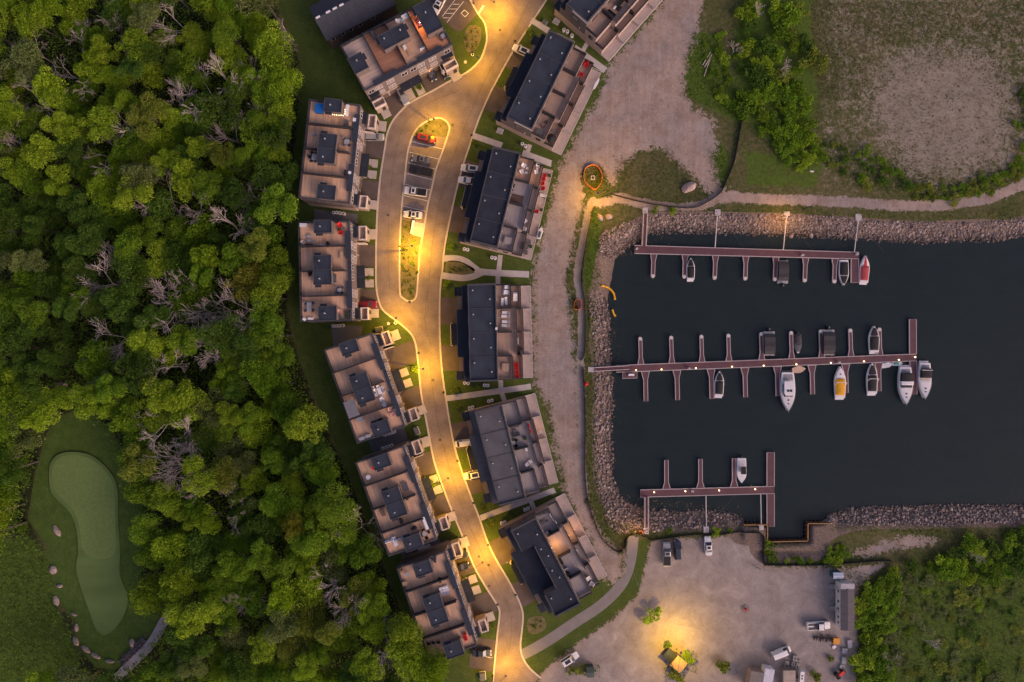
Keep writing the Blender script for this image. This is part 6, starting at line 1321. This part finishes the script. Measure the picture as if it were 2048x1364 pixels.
put('chest', 'white upright panel box beside the scrub edge', 1697.5, 1286, 0, -5, GREYL, 1.0, 1.9, .6, grp='loose things in the yard'); put('chest', 'white box beneath the upright panel', 1687.5, 1300, 0, 5, GREYL, 1.2, 1.2, .6, grp='loose things in the yard'); put('chest', 'long white panel near the red machine', 1686, 1319, 0, 5, GREYL, .9, 1.6, .5, grp='loose things in the yard'); put('chest', 'small white box above the red machine', 1682, 1332, 0, 15, GREYL, .8, .9, .4, grp='loose things in the yard')
mc = thing('small_tractor', 'small red tractor at the bottom right of the yard', 'tractor', W(1680,1349,.8), -radians(-35)); mc.location.z = 0
MB().box(-.2,1.2,-.35,.35,.55,1.1).build('hood', RED, mc); MB().box(-.9,-.2,-.4,.4,.5,.9).build('seat_deck', RED, mc); MB().box(-.8,-.4,-.25,.25,.9,1.3).build('seat', BLACK, mc)
for xx, rr in ((-.7,.55),(.9,.35)):
    for s_ in (-1, 1): MB().tube((xx,s_*.45,rr),(xx,s_*.75,rr),rr,rr,12).build('wheel', TYRE, mc)
MB().box(1.4,1.7,-.8,.8,.1,.6).build('bucket', METAL, mc); 
for s_ in (-1, 1): MB().tube((.3,s_*.5,.8),(1.5,s_*.5,.4),.06,.06,5).build('loader_arm', METAL, mc)
sk = thing('metal_scrap_rack', 'dark rack of scrap metal below the open bed pickup', 'scrap rack', W(1648,1277,.4), -radians(5)); sk.location.z = 0
for k in range(9): MB().tube((-2.4+k*.55,-.7+rng.uniform(-.3,.3),.2+.1*(k%3)),(-2.0+k*.5,.8+rng.uniform(-.4,.4),.4),.12,.12,6).build('pipe', mat('rust_dark', (.06,.042,.040), .9), sk)
MB().box(-2.6,2.4,-.15,.15,.05,.2).build('beam', METAL, sk)
hy = thing('hydrant', 'red hydrant on a dark patch in the gravel yard', 'hydrant', W(1492,1219,.4)); hy.location.z = 0; MB().cyl(0,0,0,.8,.28,.25,10).build('barrel', RED, hy); MB().cyl(0,0,.8,.95,.30,.12,10).build('cap', RED, hy); MB().cyl(0,0,0,.05,1.0,1.0,14).build('concrete_pad', mat('worn_pad', (.19,.16,.15)), hy)
# overhead cable on its poles
cb_ = thing('utility_pole', 'wooden utility pole at the head of the trail', 'utility pole', W(1246,1098,0)); MB().cyl(0,0,0,8.0,.14,.10,8).build('pole', DEADW, cb_)
A = np.array(W(1246,1098,0)); B = np.array(W(1362,1400,0)); q = MB(); pr = None
for t in np.linspace(0,1,13):
    p = (B-A)*t; p[2] = 7.9-4*.5*t*(1-t); 
    if pr is not None: q.tube(pr, p, .025, .025, 3)
    pr = p.copy()
q.build('cable', GREYL, cb_)
# ================================================================ VEGETATION
LEAF = {'yellow-green': leafmat('leaf_yellow_green', (.20,.335,.014), (.285,.39,.024)), 'mid green': leafmat('leaf_mid_green', (.125,.245,.013), (.19,.305,.018)), 'dark green': leafmat('leaf_dark_green', (.068,.145,.016), (.10,.185,.020)), 'olive': leafmat('leaf_olive', (.165,.225,.024), (.225,.265,.038)), 'grey-green': leafmat('leaf_grey_green', (.135,.190,.050), (.18,.22,.072))}
LEAF['ochre'] = leafmat('leaf_ochre', (.22,.24,.020), (.27,.25,.03))
UNDER = leafmat('leaf_undergrowth', (.075,.155,.012), (.130,.205,.018), 0, .6)
WEED = leafmat('leaf_weeds', (.078,.140,.013), (.125,.172,.025), 0, .5)
DRYW = leafmat('leaf_dry', (.10,.085,.04), (.15,.12,.065), 0, .4)
def quads_mesh(name, C, A, B, m):
    """C centres, A/B half axes (n,3)"""
    n = len(C); v = np.stack([C-A-B*.35, C+A*.1-B, C+A, C+A*.1+B], 1).reshape(-1, 3)
    me = bpy.data.meshes.new(name); me.vertices.add(4*n); me.vertices.foreach_set('co', v.ravel().astype(np.float32))
    me.loops.add(4*n); me.loops.foreach_set('vertex_index', np.arange(4*n, dtype=np.int32)); me.polygons.add(n)
    me.polygons.foreach_set('loop_start', np.arange(0, 4*n, 4, dtype=np.int32)); me.polygons.foreach_set('loop_total', np.full(n, 4, np.int32))
    me.update(calc_edges=True); me.materials.append(m); return me
def crown_mesh(seed, nl=1500, feather=1.0, lobes=11, flat=.75, leaf=.033):
    r = np.random.default_rng(seed); Cs = []; As = []; Bs = []
    ctr = []; 
    for k in range(lobes):
        a = r.uniform(0, 2*pi); rad = .74*np.sqrt(r.uniform(0,1)) if k else 0; z = r.uniform(-.30,.50)*(1-rad*.75)
        ctr.append((rad*cos(a), rad*sin(a), z*flat, r.uniform(.22,.44)))
    w = np.array([c[3]**2 for c in ctr]); w /= w.sum()
    for (cx, cy, cz, cr), n in zip(ctr, (w*nl).astype(int)):
        d = r.normal(size=(n,3)); d /= np.linalg.norm(d, axis=1)[:,None]; d[:,2] = np.where(d[:,2] < -.35, -d[:,2], d[:,2])
        rr = cr*(r.uniform(.72,1.08,(n,1)) + .15*(r.random((n,1)) < .06))
        P = np.array([cx,cy,cz]) + d*rr*np.array([1,1,flat])
        out = P - np.array([0,0,-.9]); out /= np.linalg.norm(out, axis=1)[:,None]
        ax = out*.8*feather + d*.5 + r.normal(size=(n,3))*.55; ax /= np.linalg.norm(ax, axis=1)[:,None]
        nn = d*.6 + np.array([0,0,.9]) + r.normal(size=(n,3))*.45; b = np.cross(nn, ax); b /= np.linalg.norm(b, axis=1)[:,None]+1e-9
        s = r.uniform(.6,1.35,(n,1))
        Cs.append(P); As.append(ax*leaf*s); Bs.append(b*leaf*.62*s)
    return quads_mesh('crown', np.concatenate(Cs), np.concatenate(As), np.concatenate(Bs), LEAF['mid green'])
CROWNS = [crown_mesh(100+i, 6200, (1.0,.4,1.5)[i%3], (11,16,21)[i%3]) for i in range(9)]
SHRUBS = [crown_mesh(300+i, 700, .8, 9, .6, .095) for i in range(5)]
SMALLS = [crown_mesh(400+i, 90, .8, 4, .7, .24) for i in range(3)]
def trunk_mesh(seed):
    r = random.Random(seed); mb = MB(); top = np.array([r.uniform(-.05,.05), r.uniform(-.05,.05), .80])
    mb.tube((0,0,0), (top*.5), .020, .014, 7); mb.tube(top*.5, top, .014, .006, 6)
    for k in range(7):
        a = r.uniform(0,6.28); h = r.uniform(.42,.72); p = top*h/.8*1.0; l = r.uniform(.12,.24); mb.tube(p, p+np.array([cos(a)*l, sin(a)*l, l*.8]), .009, .003, 5)
    return mb.mesh('trunk', BARK)
TRUNKS = [trunk_mesh(i) for i in range(4)]
def bare_mesh(seed, spread=.75):
    r = random.Random(seed); mb = MB(); cnt = [0]
    def grow(p, d, L, rad, lev):
        q = p + d*L
        mb.tube(p, q, rad, rad*.68, 6 if lev < 2 else 4 if lev < 3 else 3)
        if lev >= 5: return
        n = (2, 3, 3, 3, 3)[lev] if lev else 3
        for k in range(n):
            a = r.uniform(0, 2*pi); t = spread*r.uniform(.5, 1.1)
            e1 = np.cross(d, [0,0,1.0] if abs(d[2]) < .9 else [1.0,0,0]); e1 /= np.linalg.norm(e1); e2 = np.cross(d, e1)
            nd = d*cos(t) + (e1*cos(a)+e2*sin(a))*sin(t); nd[2] = nd[2]*.8+.18; nd /= np.linalg.norm(nd)
            grow(p + d*L*(1.0 if k == 0 else r.uniform(.55,1.0)), nd, L*r.uniform(.58,.80), rad*.68, lev+1)
    grow(np.array([0,0,0.0]), np.array([r.uniform(-.06,.06), r.uniform(-.06,.06), 1.0]), .42, .015, 0)
    return mb
def split_bare(seed):
    mb = bare_mesh(seed)
    return mb
BARES = []
for i in range(6):
    mb = bare_mesh(50+i, (.55,.7,.85)[i%3]); t = MB(); c = MB(); n0 = 0
    # the first tube is the trunk, the rest is the crown of branches
    fi = 0
    base = mb.f[:8]; 
    t.v = mb.v[:12]; t.f = list(base); t.m = [0]*8
    c.v = mb.v[12:]; c.f = [tuple(x-12 for x in f) for f in mb.f[8:]]; c.m = [0]*len(c.f)
    BARES.append((t.mesh('trunk', DEADW), c.mesh('branches', DEADW)))
REG = [((0,0,330,340),'the top left woods'),((330,0,640,200),'the woods beside the gabled house'),((330,200,640,420),'the woods behind the hot tub row'),((0,340,330,620),'the left edge woods'),((330,420,600,680),'the woods behind the red chair row'),((0,620,240,1080),'the thicket left of the golf clearing'),((240,620,420,1000),'the woods above the golf green'),((420,680,680,900),'the woods behind the pergola row'),((290,900,560,1364),'the woods right of the golf green'),((560,900,760,1150),'the woods behind the daybed row'),((560,1150,960,1400),'the lowest woods'),((0,1080,290,1364),'the bottom left woods'),((640,0,960,640),'the top woods edge')]
def region(px, py):
    for (a,b,c,d), t in REG:
        if a <= px < c and b <= py < d: return t
    return 'the outer woodland edge'
LABN = {}
def spot(px, py):
    px = min(max(px, 1), 955); py = min(max(py, 1), 1363)
    for (a,b,c,d), t in REG:
        if a <= px < c and b <= py < d:
            u = (px-a)/(c-a); v = (py-b)/(d-b)
            return ('the %s %s of %s' % (('upper','middle','lower')[min(2,int(v*3))], ('left','centre','right')[min(2,int(u*3))], t)).replace('middle centre','very middle')
    return 'the outer woodland edge'
def sizeword(R, lo, hi): return 'small' if R < lo else 'large' if R > hi else 'mid-sized'
def tree(px, py, R, hgt, tone, k):
    cz = hgt - R*.62
    x, y = W2(px, py, cz)
    g = zground(x, y)
    big = sizeword(R, 2.9, 4.1)
    r = thing('broadleaf_tree', '%s %s tree at %s' % (big, tone, spot(px, py)), 'tree', (x, y, g), rng.uniform(0,6.28), 'leafy trees of the woodland')
    t = link('trunk', TRUNKS[k % 4], r); t.scale = (hgt, hgt, hgt)
    c = link('crown', CROWNS[k % len(CROWNS)], r, (0,0,cz)); c.scale = (R*1.12, R*1.12*rng.uniform(.85,1.1), R*rng.uniform(1.0,1.4)); c.rotation_euler = (rng.uniform(-.15,.15), rng.uniform(-.15,.15), 0)
    c.material_slots[0].link = 'OBJECT'; c.material_slots[0].material = LEAF[tone]
def baretree(px, py, hgt, k, where=None):
    x, y = W2(px, py, hgt*.72); g = zground(x, y)
    r = thing('bare_tree', '%s leafless grey tree at %s' % ('tall' if hgt > 12.5 else 'short' if hgt < 8 else 'mid-height', where or spot(px, py)), 'bare tree', (x, y, g), rng.uniform(0,6.28), 'leafless trees')
    a, b = BARES[k % len(BARES)]
    for nm, m in (('trunk', a), ('branches', b)): o = link(nm, m, r); o.scale = (hgt*.72, hgt*.72, hgt*.68)
def shrub(px, py, R, tone, k, label, grp='shrubs', hk=.8, mesh=None, nm='shrub', cat='shrub'):
    x, y = W2(px, py, R*.6); g = zground(x, y)
    r = thing(nm, label, cat, (x, y, g), rng.uniform(0,6.28), grp)
    c = link('foliage', (mesh or SHRUBS)[k % len(mesh or SHRUBS)], r, (0,0,R*hk*.55)); c.scale = (R*1.15, R*1.15*rng.uniform(.8,1.1), R*hk)
    c.material_slots[0].link = 'OBJECT'; c.material_slots[0].material = LEAF[tone]
    q = link('stem', TRUNKS[k % 4], r); q.scale = (R*1.6, R*1.6, R*hk*.8)
BARE = [(44,88),(122,75),(134,134),(200,16),(250,60),(340,31),(238,240),(331,197),(397,172),(434,156),(487,212),(450,266),(503,134),(547,31),(312,387),(378,406),(512,384),(47,194),(88,225),(8,290),(205,290),
 (453,453),(212,537),(187,565),(334,572),(309,600),(350,612),(406,622),(434,616),(469,616),(490,634),(397,656),(312,675),(409,694),(453,700),(219,675),(319,737),(397,731),(281,806),(358,937),(310,934),(446,1022),(398,988),(657,1080),(708,1073),(681,1216),(490,1230),(756,1288),(657,1172),(776,1342),(334,853),(351,878),(347,938)]
CLR2 = [(105,835),(160,808),(215,845),(262,910),(286,980),(298,1060),(292,1120),(276,1190),(306,1222),(350,1232),(306,1292),(262,1338),(235,1348),(150,1330),(0,1390),(-80,1390),(-80,1090),(60,1075),(52,1030),(64,950),(84,880)]
pts = []
def far(px, py, d, L): return all((px-a)**2+(py-b)**2 > d*d for a, b, *_ in L)
FB = [(p[0], p[1]) for p in FOREST]
tries = 0; bp = [(a, b, 0) for a, b in BARE]
def okay(px, py):
    if not inpoly(FB, px+24, py) or inpoly(CLR2, px, py): return False
    bx_, by_ = 1024+(px-1024)*.94, 682+(py-682)*.94
    if inpoly(CLEAR, bx_, by_) or inpoly(CLR2, bx_-6, by_): return False
    if 128 < px < 190 and 620 < py < 790: return False
    if hypot(px-300, py-1290) < 58 or hypot(px-330, py-1245) < 44 or hypot(px-258, py-1335) < 50: return False
    return far(px, py, 29, BARE)
for n in range(300):
    best = None
    for _ in range(26):
        px = rng.uniform(-22, 880); py = rng.uniform(-22, 1386)
        if not okay(px, py): continue
        d = min([hypot(px-a, py-b) for a, b, _r in pts] + [hypot(px-a, py-b)+2 for a, b in BARE] + [400])
        if best is None or d > best[0]: best = (d, px, py)
    if best: pts.append((best[1], best[2], 0))
P2 = []
for i, (px, py, _r) in enumerate(pts):
    d = sorted(hypot(px-a, py-b) for j, (a, b, _q) in enumerate(pts) if j != i)[:4]
    P2.append((px, py, min(4.9, max(2.4, .076*sum(d)/4*rng.uniform(.85,1.2)))))
pts = P2
for k, (px, py, R) in enumerate(pts):
    n = sin(px*.012+1)*cos(py*.010) + .5*sin(px*.03+py*.021)
    left = px < 330
    u = rng.random()+.25*n
    darkz = (px < 260 and 380 < py < 760)
    if darkz: tone = 'dark green' if u < .75 else 'mid green'
    elif u < .18: tone = 'dark green'
    elif u < .42: tone = 'mid green'
    elif u < .88: tone = 'yellow-green'
    elif u < 1.05: tone = 'mid green'
    else: tone = 'olive'
    if rng.random() < .045: tone = 'grey-green'
    if rng.random() < .012: tone = 'ochre'
    tree(px, py, R, rng.uniform(8.5, 13.5)*(R/3.6)**.35, tone, k)
for k, (px, py) in enumerate(BARE): baretree(px, py, rng.uniform(14.5,18.5), k)
baretree(1960,1115,6,0,'the scrub right of the site office'); baretree(1867,1293,7,1,'the lower scrub by the yard'); baretree(1787,1328,6,2,'the bottom scrub edge'); baretree(1526,15,7,3,'the scrub at the top edge'); baretree(1475,95,6,4,'the scrub left of the dry meadow'); baretree(1570,131,6,5,'the scrub middle of the top right')
# shrubs and scrub
def scatter(poly, n, dmin, rs, tones, label, grp, hk=.8):
    xs = [p[0] for p in poly]; ys = [p[1] for p in poly]; L = []; t = 0
    while len(L) < n and t < n*60:
        t += 1; px = rng.uniform(min(xs), max(xs)); py = rng.uniform(min(ys), max(ys))
        if inpoly(poly, px, py) and far(px, py, dmin, L): L.append((px, py))
    for k, (px, py) in enumerate(L):
        R = rng.uniform(*rs); tn = rng.choice(tones); shrub(px, py, R, tn, k, '%s %s %s, %s' % (sizeword(R, rs[0]+(rs[1]-rs[0])*.33, rs[0]+(rs[1]-rs[0])*.67), tn, label, '%s %s' % (('top','upper','lower','bottom')[min(3,int((py-min(ys))/(max(ys)-min(ys))*4))], ('left','centre','right')[min(2,int((px-min(xs))/(max(xs)-min(xs))*3))])), grp, hk)
T1 = ['mid green','mid green','yellow-green','dark green']; T2 = ['mid green','dark green','olive','grey-green','dark green']
scatter([(1722,1200),(1760,1155),(1790,1140),(1795,1200),(1770,1280),(1790,1380),(1716,1380),(1720,1300)], 34, 15, (1.5,2.7), ['yellow-green','mid green','mid green'], 'bush in the hedge right of the site office', 'bushes of the right-hand scrub')
scatter([(1800,1130),(1900,1100),(2000,1062),(2062,1050),(2062,1150),(1960,1160),(1880,1150)], 26, 17, (1.6,3.0), T1, 'bush in the scrub below the right-hand stones', 'bushes of the right-hand scrub')
scatter([(1795,1160),(1880,1155),(2062,1160),(2062,1385),(1800,1385),(1775,1290)], 60, 18, (1.0,2.2), ['olive','grey-green','mid green','grey-green','dark green'], 'bush in the dark scrub at the bottom right', 'bushes of the right-hand scrub', .42)
scatter([(1480,5),(1610,5),(1628,60),(1632,150),(1605,190),(1520,170),(1470,110)], 22, 19, (1.8,3.3), ['mid green','olive','dark green','yellow-green'], 'bush in the scrub left of the dry meadow', 'bushes of the top right scrub', .85)
scatter([(1480,205),(1560,140),(1620,200),(1622,290),(1560,300),(1500,250)], 26, 16, (1.5,2.8), ['yellow-green','mid green','mid green'], 'bush in the green clump above the grass field', 'bushes of the top right scrub', .85)
scatter([(1560,290),(1640,270),(1660,330),(1600,345)], 9, 15, (1.2,2.2), ['mid green','yellow-green'], 'bush below the green clump', 'bushes of the top right scrub', .7)
scatter([(1625,280),(1700,280),(1790,330),(1825,372),(1740,370),(1660,330)], 20, 16, (1.0,1.9), ['mid green','olive','dark green'], 'low bush at the lower left of the dry meadow', 'bushes of the top right scrub', .6)
scatter([(1820,368),(1900,372),(1990,355),(2040,310),(2060,330),(2010,380),(1930,402),(1830,395)], 26, 14, (.9,1.7), ['mid green','mid green','olive'], 'low bush along the curved path', 'bushes of the top right scrub', .6)
scatter([(1400,70),(1470,60),(1500,170),(1470,230),(1430,190)], 14, 15, (.8,1.8), ['mid green','yellow-green','mid green'], 'low bush in the weeds beside the upper gravel', 'bushes of the top right scrub', .6)
scatter([(2035,190),(2062,150),(2062,310),(2040,330)], 7, 14, (1.0,1.8), ['dark green','mid green'], 'bush at the right edge of the dry meadow', 'bushes of the top right scrub', .7)
scatter([(0,840),(60,850),(50,960),(40,1060),(-10,1060)], 10, 18, (1.4,2.4), T1, 'bush left of the golf clearing', 'bushes round the golf clearing')
scatter([(1526,1082),(1545,1084),(1550,1105),(1560,1120),(1600,1118),(1640,1122),(1600,1126),(1534,1126)], 13, 8, (.6,1.1), ['yellow-green','mid green'], 'weedy bush in the fenced corner by the slip', 'bushes of the fenced corner', .7)
scatter([(1650,1095),(1690,1092),(1690,1122),(1650,1124)], 8, 10, (.8,1.4), ['mid green','yellow-green'], 'bush on the bank between the slip and the site office', 'bushes of the fenced corner', .7)
for k, (px, py, R, tn, lb) in enumerate(((1304,1229,2.3,'yellow-green','round green bush alone in the gravel yard'),(1622,1052,1.0,'yellow-green','bright bush on the slip corner'),(1375,1318,1.9,'yellow-green','bush lit by the yard lamp'),(1350,1352,2.2,'olive','bush below the tan roofed shed'),(1448,1334,2.0,'olive','flowering bush right of the lit gravel'),(1165,1338,1.6,'olive','scrubby bush left of the green shed'),(1145,1342,1.2,'olive','small scrubby bush beside the white suv'),(1335,1290,1.0,'mid green','small bush behind the dark shed'),(1635,1352,1.6,'olive','scrubby bush right of the narrow trailer'),(1662,1318,1.0,'olive','small scrub between the white boxes'),
   (1600,1068,.7,'mid green','small bush on the slip wall'),(1432,1063,1.2,'yellow-green','bush on the lower bank by the mooring pad'),(1338,1062,.9,'mid green','bush on the lower bank by the gangway'),(1462,1062,.9,'yellow-green','bush on the lower bank near the sheet piling'),(1345,421,1.3,'yellow-green','bush on the upper bank near the gangway'),(1312,420,.9,'mid green','small bush beside the upper gangway pad'),
   (910,780,1.0,'olive','small round tree in the lawn above the first lower walkway'),(915,810,.9,'olive','small round tree in the lawn below the first lower walkway'),(893,565,.9,'yellow-green','small round tree in the lawn below the curved walkway'),(901,494,1.0,'yellow-green','small round tree in the lawn above the curved walkway'),(980,1047,1.0,'olive','small round tree in the trail row lawn'),(948,286,.8,'olive','small round tree by the upper walkway'),(968,1018,.9,'olive','small round tree in the light grey row lawn'),(1057,63,1.0,'olive','small round tree by the top walkway'),(1078,36,.7,'olive','small round tree beside the top right driveway'),(983,1252,.7,'olive','small tree in the lowest left lawn'),(738,556,.7,'olive','small tree in the middle lawn of the red chair row'),(830,740,1.0,'yellow-green','yellow lit bush at the kerb of the pergola row'),(862,966,1.3,'yellow-green','yellow lit bush at the kerb of the daybed row'),(738,334,.8,'olive','bush on the middle stoop of the hot tub row'),(838,170,1.0,'mid green','bush in the lawn of the angled row'),(930,1165,.9,'yellow-green','yellow lit bush at the kerb of the lowest left row'),(925,1158,1.1,'grey-green','pale bush beside the stoop of the lowest left row'))):
    shrub(px, py, R, tn, k, lb, 'single bushes and young trees', .9)
n_ = 0
for poly, cnt in ((bed1, 12), (bed2, 44), ([(932,60),(945,52),(958,55),(960,85),(942,103),(931,95)], 16), ([(897,528),(936,533),(944,540),(930,546),(897,545)], 12), ([(1058,1240),(1085,1238),(1085,1255),(1060,1262)], 8)):
    xs = [p[0] for p in poly]; ys = [p[1] for p in poly]; c = 0; L = []; t = 0
    while c < cnt and t < 3000:
        t += 1; px, py = rng.uniform(min(xs)+2, max(xs)-2), rng.uniform(min(ys)+2, max(ys)-2)
        if inpoly(poly, px, py) and far(px, py, 4.2, L):
            L.append((px, py)); c += 1; shrub(px, py, rng.uniform(.25,.5), rng.choice(('olive','mid green','dark green','olive','ochre')), c, 'small clump plant in the %s' % ({12:'island tip bed' if poly is bed1 else 'bed inside the curved walkway',44:'long island bed',16:'oval bed by the stop bar',8:'bed beside the trail'}[cnt]), 'clump plants of the planting beds', .8, SMALLS, 'clump_plant', 'plant')
# --- stuff: undergrowth, weeds, tall grass
def tufts(name, label, P, Z, size, m, up=.5):
    n = len(P); a = nrng.uniform(0, 2*pi, n); s = size*nrng.uniform(.6,1.4,(n,1))
    ax = np.stack([np.cos(a), np.sin(a), nrng.uniform(up*.3, up*1.6, n)], 1); ax /= np.linalg.norm(ax, axis=1)[:,None]
    b = np.stack([-np.sin(a), np.cos(a), nrng.uniform(-.3,.3,n)], 1)
    C = np.stack([P[:,0], P[:,1], Z], 1)
    o = link(name, quads_mesh(name, C, ax*s, b*s*.45, m)); tag(o, label, 'undergrowth', kind='stuff'); return o
def fill(poly, dens, z=0, ex=None):
    """random world points inside a pixel polygon, dens per square metre"""
    xs = [p[0] for p in poly]; ys = [p[1] for p in poly]; A = (max(xs)-min(xs))*(max(ys)-min(ys))/64
    n = int(A*dens); px = nrng.uniform(min(xs), max(xs), n); py = nrng.uniform(min(ys), max(ys), n)
    k = sdf(poly, px, py) > 0
    if ex is not None: k &= sdf(ex, px, py) < 0
    px, py = px[k], py[k]; return np.stack([(px-1024)/S, (682-py)/S], 1)
def gz(P):
    i = np.clip(np.searchsorted(gx, P[:,0])-1, 0, len(gx)-2); j = np.clip(np.searchsorted(gy, P[:,1])-1, 0, len(gy)-2); return GZ[j, i]
FV = [(max(p[0],-40), min(max(p[1],-40),1400)) for p in FOREST]
P = fill(FV, 7.5, 0, [(p[0],p[1]) for p in CLEAR] ); k = sdf(WL(TALLG), P[:,0], P[:,1]) < 0; P = P[k]
tufts('undergrowth', 'dark green undergrowth covering the woodland floor', P, gz(P)+nrng.uniform(.0,1.0,len(P))**.7*6.5*np.clip(.62+.38*np.sin(P[:,0]*.9+1.2*np.sin(P[:,1]*.5))*np.cos(P[:,1]*.8+P[:,0]*.2)+.2*np.sin(P[:,0]*2.1+P[:,1]*1.7), .12, 1.1), .30, UNDER)
TG = [(-30,1075),(60,1078),(98,1125),(108,1205),(145,1300),(160,1380),(-30,1400)]
P = fill(TG, 4.5); tufts('tall_grass', 'bright tall grass at the lower left of the golf clearing', P, gz(P)+nrng.uniform(.05,.5,len(P)), .30, WEED, .12)
WD = []
for poly, d in (([(1388,62),(1440,75),(1475,190),(1480,240),(1430,220),(1376,195),(1367,150)], 7),([(1418,300),(1446,292),(1456,340),(1442,376),(1420,366)], 7),([(1182,420),(1200,430),(1196,520),(1205,560),(1196,580),(1170,580),(1166,540)], 8),([(1172,600),(1190,600),(1194,700),(1194,730),(1172,730)], 8),([(1172,745),(1192,750),(1192,940),(1218,1050),(1245,1066),(1210,1080),(1176,1000)], 8),([(1240,425),(1560,416),(1760,425),(1900,430),(2055,405),(2055,430),(1900,442),(1760,436),(1560,426),(1300,424)], 4),([(1250,1072),(1300,1062),(1520,1052),(1524,1064),(1300,1076)], 4),([(1660,1050),(2055,1050),(2055,1070),(1900,1078),(1800,1066),(1660,1062)], 5),([(1800,1130),(2055,1050),(2055,1385),(1716,1385),(1722,1200)], 4),
   ([(1062,560),(1075,560),(1075,720),(1064,760)], 3.5),([(1085,800),(1100,800),(1128,940),(1145,1010),(1125,985),(1110,900)], 4),([(1095,345),(1112,345),(1118,380),(1095,430),(1068,500),(1060,515),(1075,450)], 3),([(1166,402),(1176,405),(1160,470),(1150,520),(1144,556),(1153,600),(1155,700),(1152,760),(1146,700),(1136,600),(1130,556),(1140,510),(1154,440)], 6),([(1162,345),(1172,330),(1205,328),(1225,395),(1182,398),(1166,385)], 7), ([(1640,300),(1700,310),(1790,345),(1850,372),(1960,370),(2045,320),(2055,345),(1980,392),(1850,400),(1760,380),(1660,345)], 6),([(1500,1130),(1700,1136),(1690,1142),(1520,1140)], 3),([(1528,1085),(1612,1086),(1612,1095),(1560,1100),(1545,1126),(1528,1126)], 6),([(1345,1295),(1395,1300),(1395,1345),(1330,1364),(1325,1330)], 5),([(1130,1330),(1200,1328),(1200,1352),(1130,1352)], 4),([(1660,1130),(1714,1180),(1716,1364),(1722,1364),(1726,1190),(1750,1150)], 5)):
    WD.append(fill(poly, d))
P = np.concatenate(WD); tufts('weeds', 'green weeds on the banks and along the gravel edges', P, gz(P)+nrng.uniform(.03,.4,len(P)), .22, WEED, .9)
P = np.concatenate([fill(DRY, 1.6), fill([(1620,5),(2055,5),(2055,110),(1990,90),(1850,75),(1750,105),(1725,200),(1640,200)], 3.0), fill([(150,640),(185,660),(185,780),(140,760)], 5), fill([(1725,1160),(2055,1160),(2055,1385),(1760,1385)], 1.6), fill([(1225,310),(1340,300),(1420,370),(1400,405),(1300,400),(1235,385)], 2.0)])
tufts('dry_grass', 'dry brown grass tufts of the meadow and scrub', P, gz(P)+nrng.uniform(.03,.25,len(P)), .22, DRYW, .8)
P = np.concatenate([fill([(1290,470),(1340,465),(1345,500),(1275,520)], .5), fill([(1225,470),(1300,462),(1290,500),(1240,515)], 2.0), fill([(1222,640),(1240,650),(1240,1000),(1228,980)], .8), fill([(1235,985),(1300,1000),(1480,1015),(1490,1035),(1300,1020)], 1.6)])
tufts('shore_plants', 'brown water plants in the shallows along the shore', P, np.full(len(P), -1.17)+nrng.uniform(0,.05,len(P)), .3, mat('water_weed', (.075,.055,.028), .9, .3, 1), .1)
